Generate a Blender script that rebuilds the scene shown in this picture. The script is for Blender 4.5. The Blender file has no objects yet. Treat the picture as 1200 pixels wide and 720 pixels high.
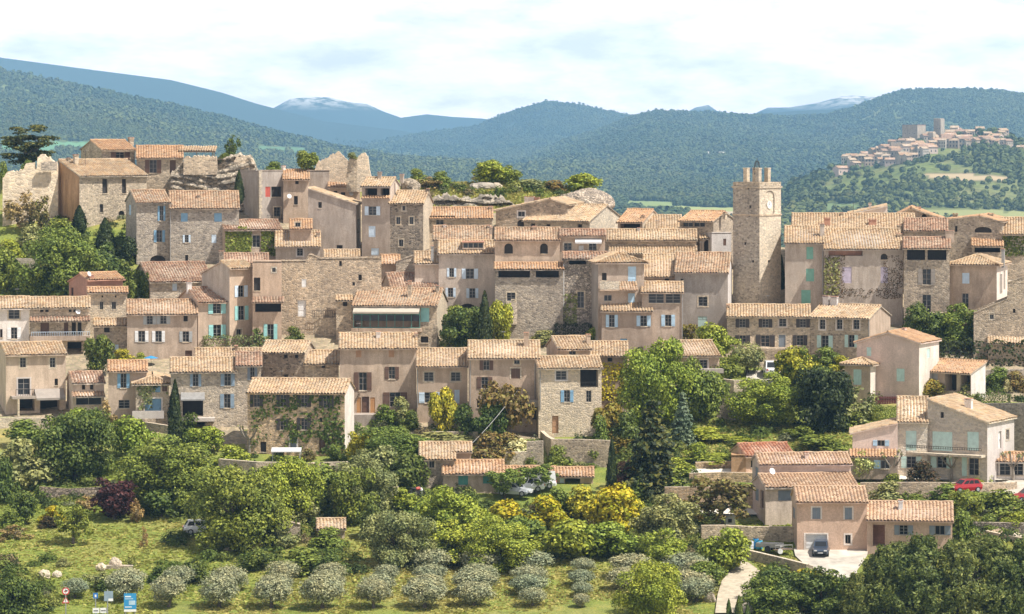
import bpy, math, random
import numpy as np
from mathutils import Vector, Matrix

random.seed(7)
RNG = np.random.default_rng(11)
scene = bpy.context.scene
COL = scene.collection
F, CX, HY, CZ = 4000.0, 600.0, 150.0, 60.0      # focal length in photo pixels, photo centre, horizon row, eye height


def at(px, py, Y):
    return Vector(((px - CX) / F * Y, Y, CZ - (py - HY) / F * Y))


def D(py):                       # distance of the hillside as it rises
    return 330.0 + (720.0 - py) * 0.33


def link(o, parent=None):
    COL.objects.link(o)
    if parent is not None:
        o.parent = parent
    return o


def tag(o, label=None, cat=None, group=None, kind=None):
    if label: o['label'] = label
    if cat: o['category'] = cat
    if group: o['group'] = group
    if kind: o['kind'] = kind
    return o


def empty(name, loc, rz=0.0):
    o = bpy.data.objects.new(name, None)
    o.empty_display_size = 0.5
    o.location = loc
    o.rotation_euler = (0, 0, rz)
    return link(o)


# ------------------------------------------------------------------ materials
MATS = {}


def nt(name):
    m = bpy.data.materials.new(name)
    m.use_nodes = True
    t = m.node_tree
    b = t.nodes['Principled BSDF']
    MATS[name] = m
    return m, t, b


def N(t, typ, **kw):
    n = t.nodes.new(typ)
    for k, v in kw.items():
        if k in ('operation', 'blend_type', 'data_type', 'noise_dimensions', 'feature', 'attribute_name', 'layer_name', 'wave_type', 'bands_direction', 'clamp_result'):
            setattr(n, k, v)
        else:
            n.inputs[k].default_value = v
    return n


def L(t, a, ao, b, bi):
    t.links.new(a.outputs[ao], b.inputs[bi])


def rgba(c, k=1.0):
    return (min(1, c[0] * k), min(1, c[1] * k), min(1, c[2] * k), 1)


def mixc(t, fac, a, b, blend='MIX'):
    """colour mix; fac/a/b are values or (node, socket)"""
    n = t.nodes.new('ShaderNodeMix')
    n.data_type = 'RGBA'
    n.blend_type = blend
    for idx, v in ((0, fac), (6, a), (7, b)):
        if isinstance(v, tuple) and len(v) == 2 and hasattr(v[0], 'outputs'):
            t.links.new(v[0].outputs[v[1]], n.inputs[idx])
        else:
            n.inputs[idx].default_value = v
    return (n, 2)


def ramp(t, src, stops, interp='LINEAR'):
    r = t.nodes.new('ShaderNodeValToRGB')
    r.color_ramp.interpolation = interp
    e = r.color_ramp.elements
    while len(e) < len(stops):
        e.new(0.5)
    for el, (p, c) in zip(e, stops):
        el.position = p
        el.color = c if len(c) == 4 else (*c, 1)
    t.links.new(src[0].outputs[src[1]], r.inputs[0])
    return r


def wpos(t, scale=(1, 1, 1)):
    g = t.nodes.new('ShaderNodeNewGeometry')
    m = t.nodes.new('ShaderNodeMapping')
    m.inputs['Scale'].default_value = scale
    t.links.new(g.outputs['Position'], m.inputs['Vector'])
    return m


def noise(t, vec, scale, detail=3, rough=0.6, out=0):
    n = N(t, 'ShaderNodeTexNoise', Scale=scale, Detail=detail, Roughness=rough)
    t.links.new(vec.outputs[0], n.inputs['Vector'])
    return n


def objrand(t):
    return t.nodes.new('ShaderNodeObjectInfo')


def house_tint(t, x):
    """each wall has its own age and mix of lime and sand"""
    r = ramp(t, (objrand(t), 'Random'), [(0.0, (0.80, 0.80, 0.82, 1)), (0.25, (1.08, 1.07, 1.04, 1)), (0.5, (0.90, 0.93, 0.97, 1)), (0.75, (1.16, 1.15, 1.12, 1)), (1.0, (0.95, 0.90, 0.86, 1))])
    return mixc(t, 1.0, x, (r, 0), 'MULTIPLY')


def plaster(name, c, rough=0.9, stain=0.5):
    m, t, b = nt(name)
    p = wpos(t)
    ps = wpos(t, (1.3, 1.3, 0.28))
    n1 = noise(t, p, 0.42, 4)
    n2 = noise(t, ps, 0.9, 5, 0.7)
    n3 = noise(t, p, 7.0, 3, 0.7)
    c = (c[0] * 1.08, c[1] * 1.07, c[2] * 1.1)
    r1 = ramp(t, (n1, 0), [(0.3, rgba(c, 0.82)), (0.7, rgba(c, 1.1))])
    r2 = ramp(t, (n2, 0), [(0.40, rgba((0.52, 0.48, 0.44))), (0.6, (1, 1, 1, 1))])
    x = mixc(t, stain, (r1, 0), (r2, 0), 'MULTIPLY')
    r3 = ramp(t, (n3, 0), [(0.3, (0.72, 0.71, 0.7, 1)), (0.7, (1.1, 1.1, 1.1, 1))])
    x = mixc(t, 0.8, x, (r3, 0), 'MULTIPLY')
    # patches where the old render has come away or been made good
    n4 = noise(t, p, 0.33, 5, 0.65)
    r4 = ramp(t, (n4, 0), [(0.56, (0, 0, 0, 1)), (0.6, (0.55, 0.55, 0.55, 1))])
    x = mixc(t, (r4, 0), x, (c[0] * .72, c[1] * .72, c[2] * .72, 1))
    x = house_tint(t, x)
    L(t, x[0], x[1], b, 'Base Color')
    b.inputs['Roughness'].default_value = rough
    bp = N(t, 'ShaderNodeBump', Strength=0.35, Distance=0.05)
    L(t, n3, 0, bp, 'Height')
    L(t, bp, 0, b, 'Normal')
    return m


def rubble(name, c, mortar, scale=3.2, var=0.5, stain=0.5):
    m, t, b = nt(name)
    p = wpos(t, (1, 1, 1.55))
    nz = noise(t, p, 2.2, 2)
    ad = N(t, 'ShaderNodeVectorMath', operation='MULTIPLY_ADD')
    L(t, nz, 1, ad, 0)
    ad.inputs[1].default_value = (0.22, 0.22, 0.22)
    L(t, p, 0, ad, 2)
    v = N(t, 'ShaderNodeTexVoronoi', Scale=scale)
    L(t, ad, 0, v, 'Vector')
    e = N(t, 'ShaderNodeTexVoronoi', feature='DISTANCE_TO_EDGE', Scale=scale)
    L(t, ad, 0, e, 'Vector')
    sep = t.nodes.new('ShaderNodeSeparateColor')
    L(t, v, 'Color', sep, 0)
    r = ramp(t, (sep, 0), [(0.0, rgba(c, 1 - var)), (0.35, rgba(c, 0.9)), (0.7, rgba((c[0] * 1.05, c[1] * 1.02, c[2] * 0.95), 1.08)), (1.0, rgba(c, 1 + var * 0.9))])
    er = ramp(t, (e, 0), [(0.02, (1, 1, 1, 1)), (0.1, (0, 0, 0, 1))])
    x = mixc(t, (er, 0), (r, 0), rgba(mortar))
    n1 = noise(t, wpos(t, (1, 1, 0.5)), 0.35, 4)
    r1 = ramp(t, (n1, 0), [(0.35, (0.72, 0.7, 0.68, 1)), (0.65, (1.1, 1.08, 1.04, 1))])
    x = mixc(t, stain, x, (r1, 0), 'MULTIPLY')
    n3 = noise(t, wpos(t), 9.0, 2, 0.7)
    r3 = ramp(t, (n3, 0), [(0.3, (0.72, 0.72, 0.72, 1)), (0.7, (1.12, 1.12, 1.12, 1))])
    x = mixc(t, 0.6, x, (r3, 0), 'MULTIPLY')
    x = house_tint(t, x)
    L(t, x[0], x[1], b, 'Base Color')
    b.inputs['Roughness'].default_value = 0.93
    hr = ramp(t, (e, 0), [(0.0, (0, 0, 0, 1)), (0.16, (1, 1, 1, 1))])
    hh = mixc(t, 0.35, (hr, 0), (sep, 0))
    bp = N(t, 'ShaderNodeBump', Strength=0.65, Distance=0.07)
    L(t, hh[0], hh[1], bp, 'Height')
    L(t, bp, 0, b, 'Normal')
    return m


def tiles(name, cols, dark=0.55):
    """clay canal tiles: one colour per tile, from the tile's number in the UV map"""
    m, t, b = nt(name)
    u = N(t, 'ShaderNodeAttribute', attribute_name='tile')
    fl = N(t, 'ShaderNodeVectorMath', operation='FLOOR')
    L(t, u, 'Vector', fl, 0)
    oi = objrand(t)
    ad = N(t, 'ShaderNodeVectorMath', operation='ADD')
    L(t, fl, 0, ad, 0)
    cb = t.nodes.new('ShaderNodeCombineXYZ')
    mu = N(t, 'ShaderNodeMath', operation='MULTIPLY')
    L(t, oi, 'Random', mu, 0)
    mu.inputs[1].default_value = 97.0
    L(t, mu, 0, cb, 2)
    L(t, cb, 0, ad, 1)
    w = t.nodes.new('ShaderNodeTexWhiteNoise')
    L(t, ad, 0, w, 'Vector')
    n = len(cols)
    r = ramp(t, (w, 0), [((i + 0.0) / n, (*c, 1)) for i, c in enumerate(cols)])
    p = wpos(t)
    n1 = noise(t, p, 0.5, 4)
    r1 = ramp(t, (n1, 0), [(0.33, (dark, dark * 0.97, dark * 0.92, 1)), (0.6, (1.05, 1.04, 1.02, 1))])
    x = mixc(t, 0.75, (r, 0), (r1, 0), 'MULTIPLY')
    x = mixc(t, 1.0, x, (0.72, 0.67, 0.60, 1), 'MULTIPLY')
    n2 = noise(t, p, 1.6, 4, 0.7)
    r2 = ramp(t, (n2, 0), [(0.5, (0, 0, 0, 1)), (0.72, (0.7, 0.7, 0.7, 1))])
    x = mixc(t, (r2, 0), x, (0.25, 0.21, 0.16, 1))
    L(t, x[0], x[1], b, 'Base Color')
    b.inputs['Roughness'].default_value = 0.9
    return m


def plain(name, c, rough=0.7, metallic=0.0, var=0.25, scale=3.0):
    m, t, b = nt(name)
    n1 = noise(t, wpos(t), scale, 3)
    r1 = ramp(t, (n1, 0), [(0.3, rgba(c, 1 - var)), (0.7, rgba(c, 1 + var * 0.5))])
    L(t, r1, 0, b, 'Base Color')
    b.inputs['Roughness'].default_value = rough
    b.inputs['Metallic'].default_value = metallic
    return m


def glass(name, c=(0.014, 0.016, 0.018), rough=0.25):
    m, t, b = nt(name)
    g = objrand(t)
    r = ramp(t, (g, 'Random'), [(0.0, rgba(c, 0.6)), (1.0, rgba(c, 2.2))])
    L(t, r, 0, b, 'Base Color')
    b.inputs['Roughness'].default_value = rough
    b.inputs['Specular IOR Level'].default_value = 0.3
    return m


def leaf(name, c, c2=None, trans=0.13, var=0.6, rough=0.6):
    c2 = c2 or (c[0] * 1.35, c[1] * 1.25, c[2] * 1.1)
    m, t, b = nt(name)
    g = t.nodes.new('ShaderNodeNewGeometry')
    r = ramp(t, (g, 'Random Per Island'), [(0.0, rgba(c, 1 - var)), (0.5, rgba(c)), (1.0, rgba(c2))])
    tc = t.nodes.new('ShaderNodeTexCoord')
    n1 = N(t, 'ShaderNodeTexNoise', Scale=3.5, Detail=3.0)
    L(t, tc, 'Object', n1, 'Vector')
    r1 = ramp(t, (n1, 0), [(0.35, (0.7, 0.78, 0.75, 1)), (0.65, (1.25, 1.15, 0.95, 1))])
    x = mixc(t, 0.8, (r, 0), (r1, 0), 'MULTIPLY')
    oi = objrand(t)
    r2 = ramp(t, (oi, 'Random'), [(0.0, (0.82, 0.9, 0.9, 1)), (1.0, (1.18, 1.08, 1.0, 1))])
    x = mixc(t, 1.0, x, (r2, 0), 'MULTIPLY')
    L(t, x[0], x[1], b, 'Base Color')
    b.inputs['Roughness'].default_value = rough
    b.inputs['Specular IOR Level'].default_value = 0.25
    tr = t.nodes.new('ShaderNodeBsdfTranslucent')
    L(t, x[0], x[1], tr, 'Color')
    ms = N(t, 'ShaderNodeMixShader', Fac=trans)
    L(t, b, 0, ms, 1)
    L(t, tr, 0, ms, 2)
    L(t, ms, 0, t.nodes['Material Output'], 'Surface')
    return m


# walls
plaster('beige', (0.52, 0.41, 0.30))
plaster('warm', (0.53, 0.41, 0.295))
plaster('grey_plaster', (0.45, 0.385, 0.31))
plaster('pale', (0.62, 0.54, 0.44))
plaster('white_plaster', (0.70, 0.64, 0.56), stain=0.3)
plaster('pink', (0.60, 0.42, 0.295), stain=0.25)
plaster('rose', (0.63, 0.50, 0.42), stain=0.25)
plaster('salmon', (0.54, 0.30, 0.20), stain=0.35)
plaster('ochre', (0.50, 0.31, 0.16), stain=0.7)
rubble('old_white', (0.60, 0.51, 0.39), (0.66, 0.58, 0.46), 1.6, 0.22, 0.95)
rubble('stone', (0.48, 0.395, 0.295), (0.48, 0.41, 0.32), 3.0, 0.44, 0.75)
rubble('stone_grey', (0.43, 0.37, 0.295), (0.43, 0.375, 0.31), 3.0, 0.44, 0.75)
rubble('stone_dark', (0.29, 0.245, 0.19), (0.35, 0.29, 0.23), 2.6, 0.6)
rubble('stone_pale', (0.58, 0.49, 0.37), (0.60, 0.52, 0.41), 3.0, 0.28)
rubble('stone_ochre', (0.50, 0.36, 0.22), (0.48, 0.38, 0.27), 2.8, 0.5)
rubble('dry_stone', (0.40, 0.34, 0.28), (0.12, 0.10, 0.08), 2.9, 0.55)
rubble('ashlar', (0.50, 0.41, 0.30), (0.52, 0.44, 0.34), 1.9, 0.22)
rubble('villa_stone', (0.66, 0.57, 0.45), (0.68, 0.60, 0.49), 2.4, 0.16, 0.3)  # base lightened to give the villa front its sunlit tone
rubble('cliff', (0.36, 0.31, 0.245), (0.12, 0.105, 0.075), 1.5, 0.55, 0.9)
# roofs
tiles('tile_old', [(0.62, 0.45, 0.30), (0.50, 0.33, 0.21), (0.68, 0.52, 0.37), (0.42, 0.27, 0.18), (0.60, 0.40, 0.25), (0.56, 0.45, 0.33)])
tiles('tile_tan', [(0.70, 0.54, 0.36), (0.58, 0.42, 0.27), (0.74, 0.60, 0.44), (0.50, 0.36, 0.24), (0.68, 0.50, 0.30), (0.62, 0.52, 0.38)], 0.65)
tiles('tile_brown', [(0.52, 0.34, 0.24), (0.42, 0.26, 0.18), (0.58, 0.42, 0.31), (0.34, 0.21, 0.15), (0.54, 0.33, 0.22), (0.50, 0.38, 0.29)], 0.6)
tiles('tile_orange', [(0.64, 0.41, 0.24), (0.55, 0.34, 0.20), (0.70, 0.50, 0.32), (0.61, 0.38, 0.22), (0.68, 0.46, 0.27), (0.56, 0.37, 0.24)], 0.7)
tiles('tile_red', [(0.58, 0.27, 0.16), (0.50, 0.22, 0.13), (0.60, 0.36, 0.24), (0.62, 0.29, 0.17), (0.46, 0.21, 0.13)], 0.75)
tiles('tile_pink', [(0.68, 0.50, 0.35), (0.60, 0.43, 0.30), (0.72, 0.56, 0.41), (0.66, 0.47, 0.32), (0.56, 0.40, 0.29)], 0.8)
# paints
PAINT = dict(blue=(0.20, 0.36, 0.50), light_blue=(0.42, 0.58, 0.70), pale_blue=(0.58, 0.69, 0.78), turquoise=(0.30, 0.58, 0.55),
             mint=(0.50, 0.66, 0.60), green=(0.19, 0.40, 0.31), teal=(0.08, 0.27, 0.22), white=(0.76, 0.75, 0.72), cream=(0.70, 0.62, 0.50),
             lilac=(0.46, 0.40, 0.48), brown=(0.13, 0.07, 0.045), dark=(0.05, 0.04, 0.036), wood=(0.42, 0.24, 0.13), orange_wood=(0.50, 0.26, 0.10),
             red=(0.50, 0.10, 0.07), grey=(0.36, 0.37, 0.36), slate=(0.20, 0.23, 0.26), steel=(0.25, 0.33, 0.40), rust=(0.13, 0.035, 0.03), taupe=(0.30, 0.26, 0.22), frame=(0.30, 0.28, 0.25))
for _k, _c in PAINT.items():
    plain('paint_' + _k, _c, 0.65, var=0.15, scale=2.0)
glass('glass')
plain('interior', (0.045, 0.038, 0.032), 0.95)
plain('iron', (0.05, 0.045, 0.042), 0.55, 0.4)
plain('zinc', (0.34, 0.33, 0.31), 0.5, 0.3)
plain('wood_old', (0.24, 0.17, 0.11), 0.85)
plain('dish_white', (0.72, 0.71, 0.69), 0.5)
plain('awning_cream', (0.44, 0.39, 0.31), 0.85, var=0.08)  # cloth colour lowered because direct sun bleached it white
plain('canvas_white', (0.58, 0.57, 0.55), 0.85, var=0.06)
plain('clock_white', (0.78, 0.77, 0.74), 0.6, var=0.05)
plain('bark', (0.13, 0.105, 0.08), 0.95, var=0.4)
plain('bark_pale', (0.27, 0.23, 0.185), 0.95, var=0.35)
plain('bark_black', (0.035, 0.03, 0.027), 0.95)
plain('black_rubber', (0.02, 0.02, 0.02), 0.8)
plain('chrome_grey', (0.45, 0.46, 0.47), 0.35, 0.6)
# foliage
LEAF = dict(green=((0.095, 0.125, 0.03), (0.155, 0.185, 0.045)), bright=((0.15, 0.185, 0.03), (0.24, 0.27, 0.055)), lime=((0.22, 0.24, 0.04), (0.32, 0.33, 0.07)),
            deep=((0.055, 0.08, 0.022), (0.105, 0.13, 0.036)), dark=((0.018, 0.028, 0.011), (0.042, 0.056, 0.02)), olive=((0.175, 0.187, 0.175), (0.275, 0.28, 0.255)),
            sage=((0.145, 0.155, 0.085), (0.23, 0.235, 0.14)), pine=((0.068, 0.09, 0.032), (0.14, 0.155, 0.06)), conifer=((0.022, 0.034, 0.013), (0.10, 0.095, 0.03)),
            spruce=((0.075, 0.11, 0.105), (0.13, 0.17, 0.16)), plum=((0.045, 0.016, 0.026), (0.095, 0.034, 0.05)), broom=((0.56, 0.44, 0.025), (0.40, 0.42, 0.045)),
            yellowgreen=((0.24, 0.225, 0.03), (0.36, 0.32, 0.05)), gold=((0.27, 0.20, 0.045), (0.20, 0.21, 0.05)), brown=((0.20, 0.145, 0.09), (0.30, 0.22, 0.14)),
            rust=((0.125, 0.088, 0.045), (0.135, 0.13, 0.045)), white=((0.55, 0.55, 0.45), (0.72, 0.72, 0.62)), cream=((0.30, 0.32, 0.16), (0.55, 0.54, 0.36)),
            magenta=((0.20, 0.08, 0.09), (0.24, 0.14, 0.12)), wine=((0.07, 0.06, 0.035), (0.14, 0.07, 0.05)))
for _k, (_a, _b) in LEAF.items():
    _g = 1.0 if _k in ('broom', 'gold', 'white', 'plum', 'wine', 'magenta') else 1.6  # leaf albedo raised to reach the brightness of foliage in sun
    leaf('leaf_' + _k, (_a[0] * _g * 1.07, _a[1] * _g * 1.06, _a[2] * _g * .72), (_b[0] * _g * 1.07, _b[1] * _g * 1.06, _b[2] * _g * .72))
M = MATS


# ------------------------------------------------------------------ mesh builder
class MB:
    def __init__(s):
        s.v, s.f, s.m, s.mats, s.uv = [], [], [], [], None

    def mi(s, mat):
        if mat not in s.mats:
            s.mats.append(mat)
        return s.mats.index(mat)

    def poly(s, pts, mat):
        i = len(s.v)
        s.v += [tuple(p) for p in pts]
        s.f.append(tuple(range(i, i + len(pts))))
        s.m.append(s.mi(mat))

    def box(s, x0, y0, z0, x1, y1, z1, mat):
        i = len(s.v)
        s.v += [(x0, y0, z0), (x1, y0, z0), (x1, y1, z0), (x0, y1, z0), (x0, y0, z1), (x1, y0, z1), (x1, y1, z1), (x0, y1, z1)]
        k = s.mi(mat)
        for q in ((3, 2, 1, 0), (4, 5, 6, 7), (0, 1, 5, 4), (1, 2, 6, 5), (2, 3, 7, 6), (3, 0, 4, 7)):
            s.f.append(tuple(i + a for a in q))
            s.m.append(k)

    def boxm(s, f, a0, b0, c0, a1, b1, c1, mat):
        """box in a mapped frame f(a,b,c)->xyz"""
        i = len(s.v)
        s.v += [tuple(f(*p)) for p in ((a0, b0, c0), (a1, b0, c0), (a1, b1, c0), (a0, b1, c0), (a0, b0, c1), (a1, b0, c1), (a1, b1, c1), (a0, b1, c1))]
        k = s.mi(mat)
        for q in ((3, 2, 1, 0), (4, 5, 6, 7), (0, 1, 5, 4), (1, 2, 6, 5), (2, 3, 7, 6), (3, 0, 4, 7)):
            s.f.append(tuple(i + a for a in q))
            s.m.append(k)

    def tube(s, pts, rads, mat, n=7, cap=True):
        k = s.mi(mat)
        rings = []
        pts = [Vector(p) for p in pts]
        for j, p in enumerate(pts):
            d = (pts[min(j + 1, len(pts) - 1)] - pts[max(j - 1, 0)]).normalized()
            a = d.orthogonal().normalized()
            b = d.cross(a)
            r = rads[j] if hasattr(rads, '__len__') else rads
            i = len(s.v)
            for q in range(n):
                w = 2 * math.pi * q / n
                s.v.append(tuple(p + a * (r * math.cos(w)) + b * (r * math.sin(w))))
            rings.append(i)
        for j in range(len(rings) - 1):
            for q in range(n):
                s.f.append((rings[j] + q, rings[j] + (q + 1) % n, rings[j + 1] + (q + 1) % n, rings[j + 1] + q))
                s.m.append(k)
        if cap:
            s.f.append(tuple(rings[-1] + q for q in range(n)))
            s.m.append(k)
            s.f.append(tuple(rings[0] + q for q in reversed(range(n))))
            s.m.append(k)

    def build(s, name, parent=None, smooth=False, mesh_only=False):
        me = bpy.data.meshes.new(name)
        me.from_pydata(s.v, [], s.f)
        for mt in s.mats:
            me.materials.append(M[mt])
        me.polygons.foreach_set('material_index', np.array(s.m, dtype=np.int32))
        if s.uv is not None:
            a = me.attributes.new('tile', 'FLOAT_VECTOR', 'POINT')
            uv = np.zeros((len(s.v), 3), dtype=np.float32)
            uv[:len(s.uv)] = np.array(s.uv, dtype=np.float32)
            a.data.foreach_set('vector', uv.ravel())
        if smooth:
            me.polygons.foreach_set('use_smooth', np.ones(len(me.polygons), dtype=bool))
        me.update()
        if mesh_only:
            return me
        return link(bpy.data.objects.new(name, me), parent)


def npmesh(name, verts, faces, mats, midx=None, attrs=None):
    """mesh from numpy arrays of verts (n,3) and equal-sized faces (m,k)"""
    me = bpy.data.meshes.new(name)
    n, (m, k) = len(verts), faces.shape
    me.vertices.add(n)
    me.vertices.foreach_set('co', np.ascontiguousarray(verts, dtype=np.float32).ravel())
    me.loops.add(m * k)
    me.loops.foreach_set('vertex_index', np.ascontiguousarray(faces, dtype=np.int32).ravel())
    me.polygons.add(m)
    me.polygons.foreach_set('loop_start', np.arange(0, m * k, k, dtype=np.int32))
    for mt in mats:
        me.materials.append(M[mt])
    if midx is not None:
        me.polygons.foreach_set('material_index', midx.astype(np.int32))
    for an, arr in (attrs or {}).items():
        a = me.attributes.new(an, 'FLOAT_COLOR', 'POINT')
        a.data.foreach_set('color', np.ascontiguousarray(arr, dtype=np.float32).ravel())
    me.update()
    me.validate()
    return me


def vnoise(x, y, seed=0):
    """smooth value noise of two arrays"""
    x = np.asarray(x, dtype=float); y = np.asarray(y, dtype=float)
    xi, yi = np.floor(x), np.floor(y)
    xf, yf = x - xi, y - yi
    def h(a, b):
        q = np.sin(a * 127.1 + b * 311.7 + seed * 74.7) * 43758.5453
        return q - np.floor(q)
    u, v = xf * xf * (3 - 2 * xf), yf * yf * (3 - 2 * yf)
    return (h(xi, yi) * (1 - u) + h(xi + 1, yi) * u) * (1 - v) + (h(xi, yi + 1) * (1 - u) + h(xi + 1, yi + 1) * u) * v


def fbm(x, y, seed=0, oct=4):
    s, a, tot = 0, 0.5, 0
    for o in range(oct):
        s = s + a * vnoise(x * 2 ** o, y * 2 ** o, seed + o * 3.1)
        tot += a
        a *= 0.5
    return s / tot
# ------------------------------------------------------------------ roofs
def tile_panel(mb, P0, P1, Q0, Q1, mat, under='beige', thick=0.13, pitch=0.36, course=0.45, fine=True, tri=None):
    """canal tiles over the sheet P0 P1 (eave) - Q0 Q1 (ridge); tri=(l,r) cuts hips"""
    P0, P1, Q0, Q1 = map(lambda p: np.array(p, dtype=float), (P0, P1, Q0, Q1))
    n = np.cross(P1 - P0, Q0 - P0 + (Q1 - P1))
    n /= np.linalg.norm(n)
    if n[2] < 0: n = -n
    wid = max(np.linalg.norm(P1 - P0), np.linalg.norm(Q1 - Q0))
    sl = max(np.linalg.norm(Q0 - P0), np.linalg.norm(Q1 - P1))
    i0 = len(mb.v)
    if mb.uv is None: mb.uv = []
    mb.uv += [(0, 0, 0)] * (i0 - len(mb.uv))
    k = mb.mi(mat)
    ch = max(2, int(round(wid / pitch)))
    co = max(2, int(round(sl / course)))
    if not fine:
        co = 1
    prof = np.array([-0.01, 0.11, 0.165, 0.12]) if fine else np.array([0.0, 0.08])
    seg = len(prof)
    us = np.arange(ch * seg + 1) / (ch * seg)
    hh = np.concatenate([np.tile(prof, ch), [0.0]])
    chan = np.minimum((us * ch + 1e-6).astype(int), ch - 1)
    chan[::seg] = np.minimum(chan[::seg], ch - 1)
    jit = RNG.normal(0, 0.02, (co, ch))
    sag = -0.12 * np.sin(np.pi * us) * RNG.uniform(0.2, 1.2)
    rows = []
    for c in range(co):
        for e, lift in ((c / co, 0.028), ((c + 1) / co, 0.0)):
            t = np.full_like(us, e)
            if c == 0 and lift > 0 and not tri: t = t - (RNG.uniform(0, 0.05, ch) / max(sl, 1))[chan] * 1.6
            if tri:
                tm = np.ones_like(us)
                if tri[0] > 0: tm = np.minimum(tm, us / tri[0])
                if tri[1] > 0: tm = np.minimum(tm, (1 - us) / tri[1])
                t = t * np.maximum(tm, 0.001)
            j = jit[c][chan]
            a = P0[None] + (P1 - P0)[None] * us[:, None]
            b = Q0[None] + (Q1 - Q0)[None] * us[:, None]
            if tri:
                # keep channels parallel to the fall line
                b = a + ((Q0 + Q1) / 2 - (P0 + P1) / 2)[None]
            p = a + (b - a) * t[:, None] + n[None] * (hh * (1 if not fine else 1) + lift + j + (sag * math.sin(math.pi * e) if not tri else 0))[:, None]
            rows.append(p)
            for q in range(len(us)):
                mb.uv.append((chan[q] + 0.5, c + 0.5, 0))
            mb.v += [tuple(x) for x in p]
    w = len(us)
    for r in range(len(rows) - 1):
        o = i0 + r * w
        for q in range(w - 1):
            mb.f.append((o + q, o + q + 1, o + w + q + 1, o + w + q))
            mb.m.append(k)
    # thickness below the tiles
    d = n * (-0.02)
    t0 = [P0 + d, P1 + d, Q1 + d, Q0 + d]
    if tri:
        mid = (Q0 + Q1) / 2 - (P0 + P1) / 2
        Q0 = P0 + (P1 - P0) * tri[0] + mid
        Q1 = P0 + (P1 - P0) * (1 - tri[1]) + mid
        t0 = [P0 + d, P1 + d, Q1 + d, Q0 + d]
    dn = np.array((0, 0, -thick))
    b0 = [p + dn for p in t0]
    mb.poly(b0[::-1], under)
    for q in range(4):
        mb.poly([t0[q], b0[q], b0[(q + 1) % 4], t0[(q + 1) % 4]], under)
    mb.poly(t0, under)


def ridge_tiles(mb, a, b, mat, r=0.13):
    a, b = Vector(a), Vector(b)
    n = max(2, int((b - a).length / 0.45))
    pts = [a.lerp(b, i / n) + Vector((0, 0, 0.03 + random.uniform(-0.035, 0.03))) for i in range(n + 1)]
    i0 = len(mb.v)
    mb.tube(pts, r, mat, 6)
    if mb.uv is not None:
        mb.uv += [(0, 0, 0)] * (i0 - len(mb.uv))
        for i in range(n + 1):
            mb.uv += [(-5.5, i + 0.5, 0)] * 6


# ------------------------------------------------------------------ walls with openings
def wall_panel(mb, fm, prof, zb, holes, mat, back=False):
    """vertical wall: fm(s,d,z)->xyz, prof [(s,z)...] top line, holes dicts s0,z0,s1,z1,dep,arch"""
    xs = sorted({round(p[0], 4) for p in prof} | {round(h['s0'], 4) for h in holes} | {round(h['s1'], 4) for h in holes})
    s_lo, s_hi = prof[0][0], prof[-1][0]
    xs = [min(max(x, s_lo), s_hi) for x in xs if s_lo - 1e-3 <= x <= s_hi + 1e-3]

    def top(s):
        for (a, za), (b, zb_) in zip(prof, prof[1:]):
            if a - 1e-3 <= s <= b + 1e-3:
                return za + (zb_ - za) * ((s - a) / max(b - a, 1e-9))
        return prof[-1][1]
    for a, b in zip(xs, xs[1:]):
        if b - a < 1e-4: continue
        c = (a + b) / 2
        hs = sorted([h for h in holes if h['s0'] < c < h['s1']], key=lambda h: h['z0'])
        lo = zb
        for h in hs:
            if h['z0'] > lo + 1e-4:
                mb.poly([fm(a, 0, lo), fm(b, 0, lo), fm(b, 0, h['z0']), fm(a, 0, h['z0'])], mat)
            lo = max(lo, h['z1'])
        if min(top(a), top(b)) > lo - 0.5:
            mb.poly([fm(a, 0, lo), fm(b, 0, lo), fm(b, 0, max(lo, top(b))), fm(a, 0, max(lo, top(a)))], mat)
    for h in holes:
        s0, s1, z0, z1, d = h['s0'], h['s1'], h['z0'], h['z1'], h['dep']
        mb.poly([fm(s0, 0, z0), fm(s1, 0, z0), fm(s1, d, z0), fm(s0, d, z0)], mat)
        mb.poly([fm(s0, 0, z1), fm(s0, d, z1), fm(s1, d, z1), fm(s1, 0, z1)], mat)
        mb.poly([fm(s0, 0, z0), fm(s0, d, z0), fm(s0, d, z1), fm(s0, 0, z1)], mat)
        mb.poly([fm(s1, 0, z0), fm(s1, 0, z1), fm(s1, d, z1), fm(s1, d, z0)], mat)
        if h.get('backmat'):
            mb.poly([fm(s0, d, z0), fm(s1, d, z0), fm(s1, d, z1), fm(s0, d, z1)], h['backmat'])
        if h.get('arch'):
            r = (s1 - s0) / 2
            rz = min(r, (z1 - z0) * 0.6)
            cx = (s0 + s1) / 2
            for sg, cs in ((-1, s0), (1, s1)):
                for q in range(5):
                    t0, t1 = q / 5 * math.pi / 2, (q + 1) / 5 * math.pi / 2
                    p0 = (cx + sg * r * math.cos(t0), z1 - rz + rz * math.sin(t0))
                    p1 = (cx + sg * r * math.cos(t1), z1 - rz + rz * math.sin(t1))
                    mb.poly([fm(cs, 0.002, z1), fm(p0[0], 0.002, p0[1]), fm(p1[0], 0.002, p1[1])], mat)
                    mb.poly([fm(p0[0], 0.002, p0[1]), fm(p0[0], d, p0[1]), fm(p1[0], d, p1[1]), fm(p1[0], 0.002, p1[1])], mat)


def shutter(root, fm, s0, z0, s1, z1, d0, col, name='shutter'):
    mb = MB()
    mt = 'paint_' + col
    mb.boxm(fm, s0, d0, z0, s1, d0 + 0.035, z1, mt)
    h = z1 - z0
    for t in ((0.12, 0.2), (0.8, 0.88)):
        mb.boxm(fm, s0 + 0.02, d0 - 0.02, z0 + h * t[0], s1 - 0.02, d0, z0 + h * t[1], mt)
    return mb.build(name, root)


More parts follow.
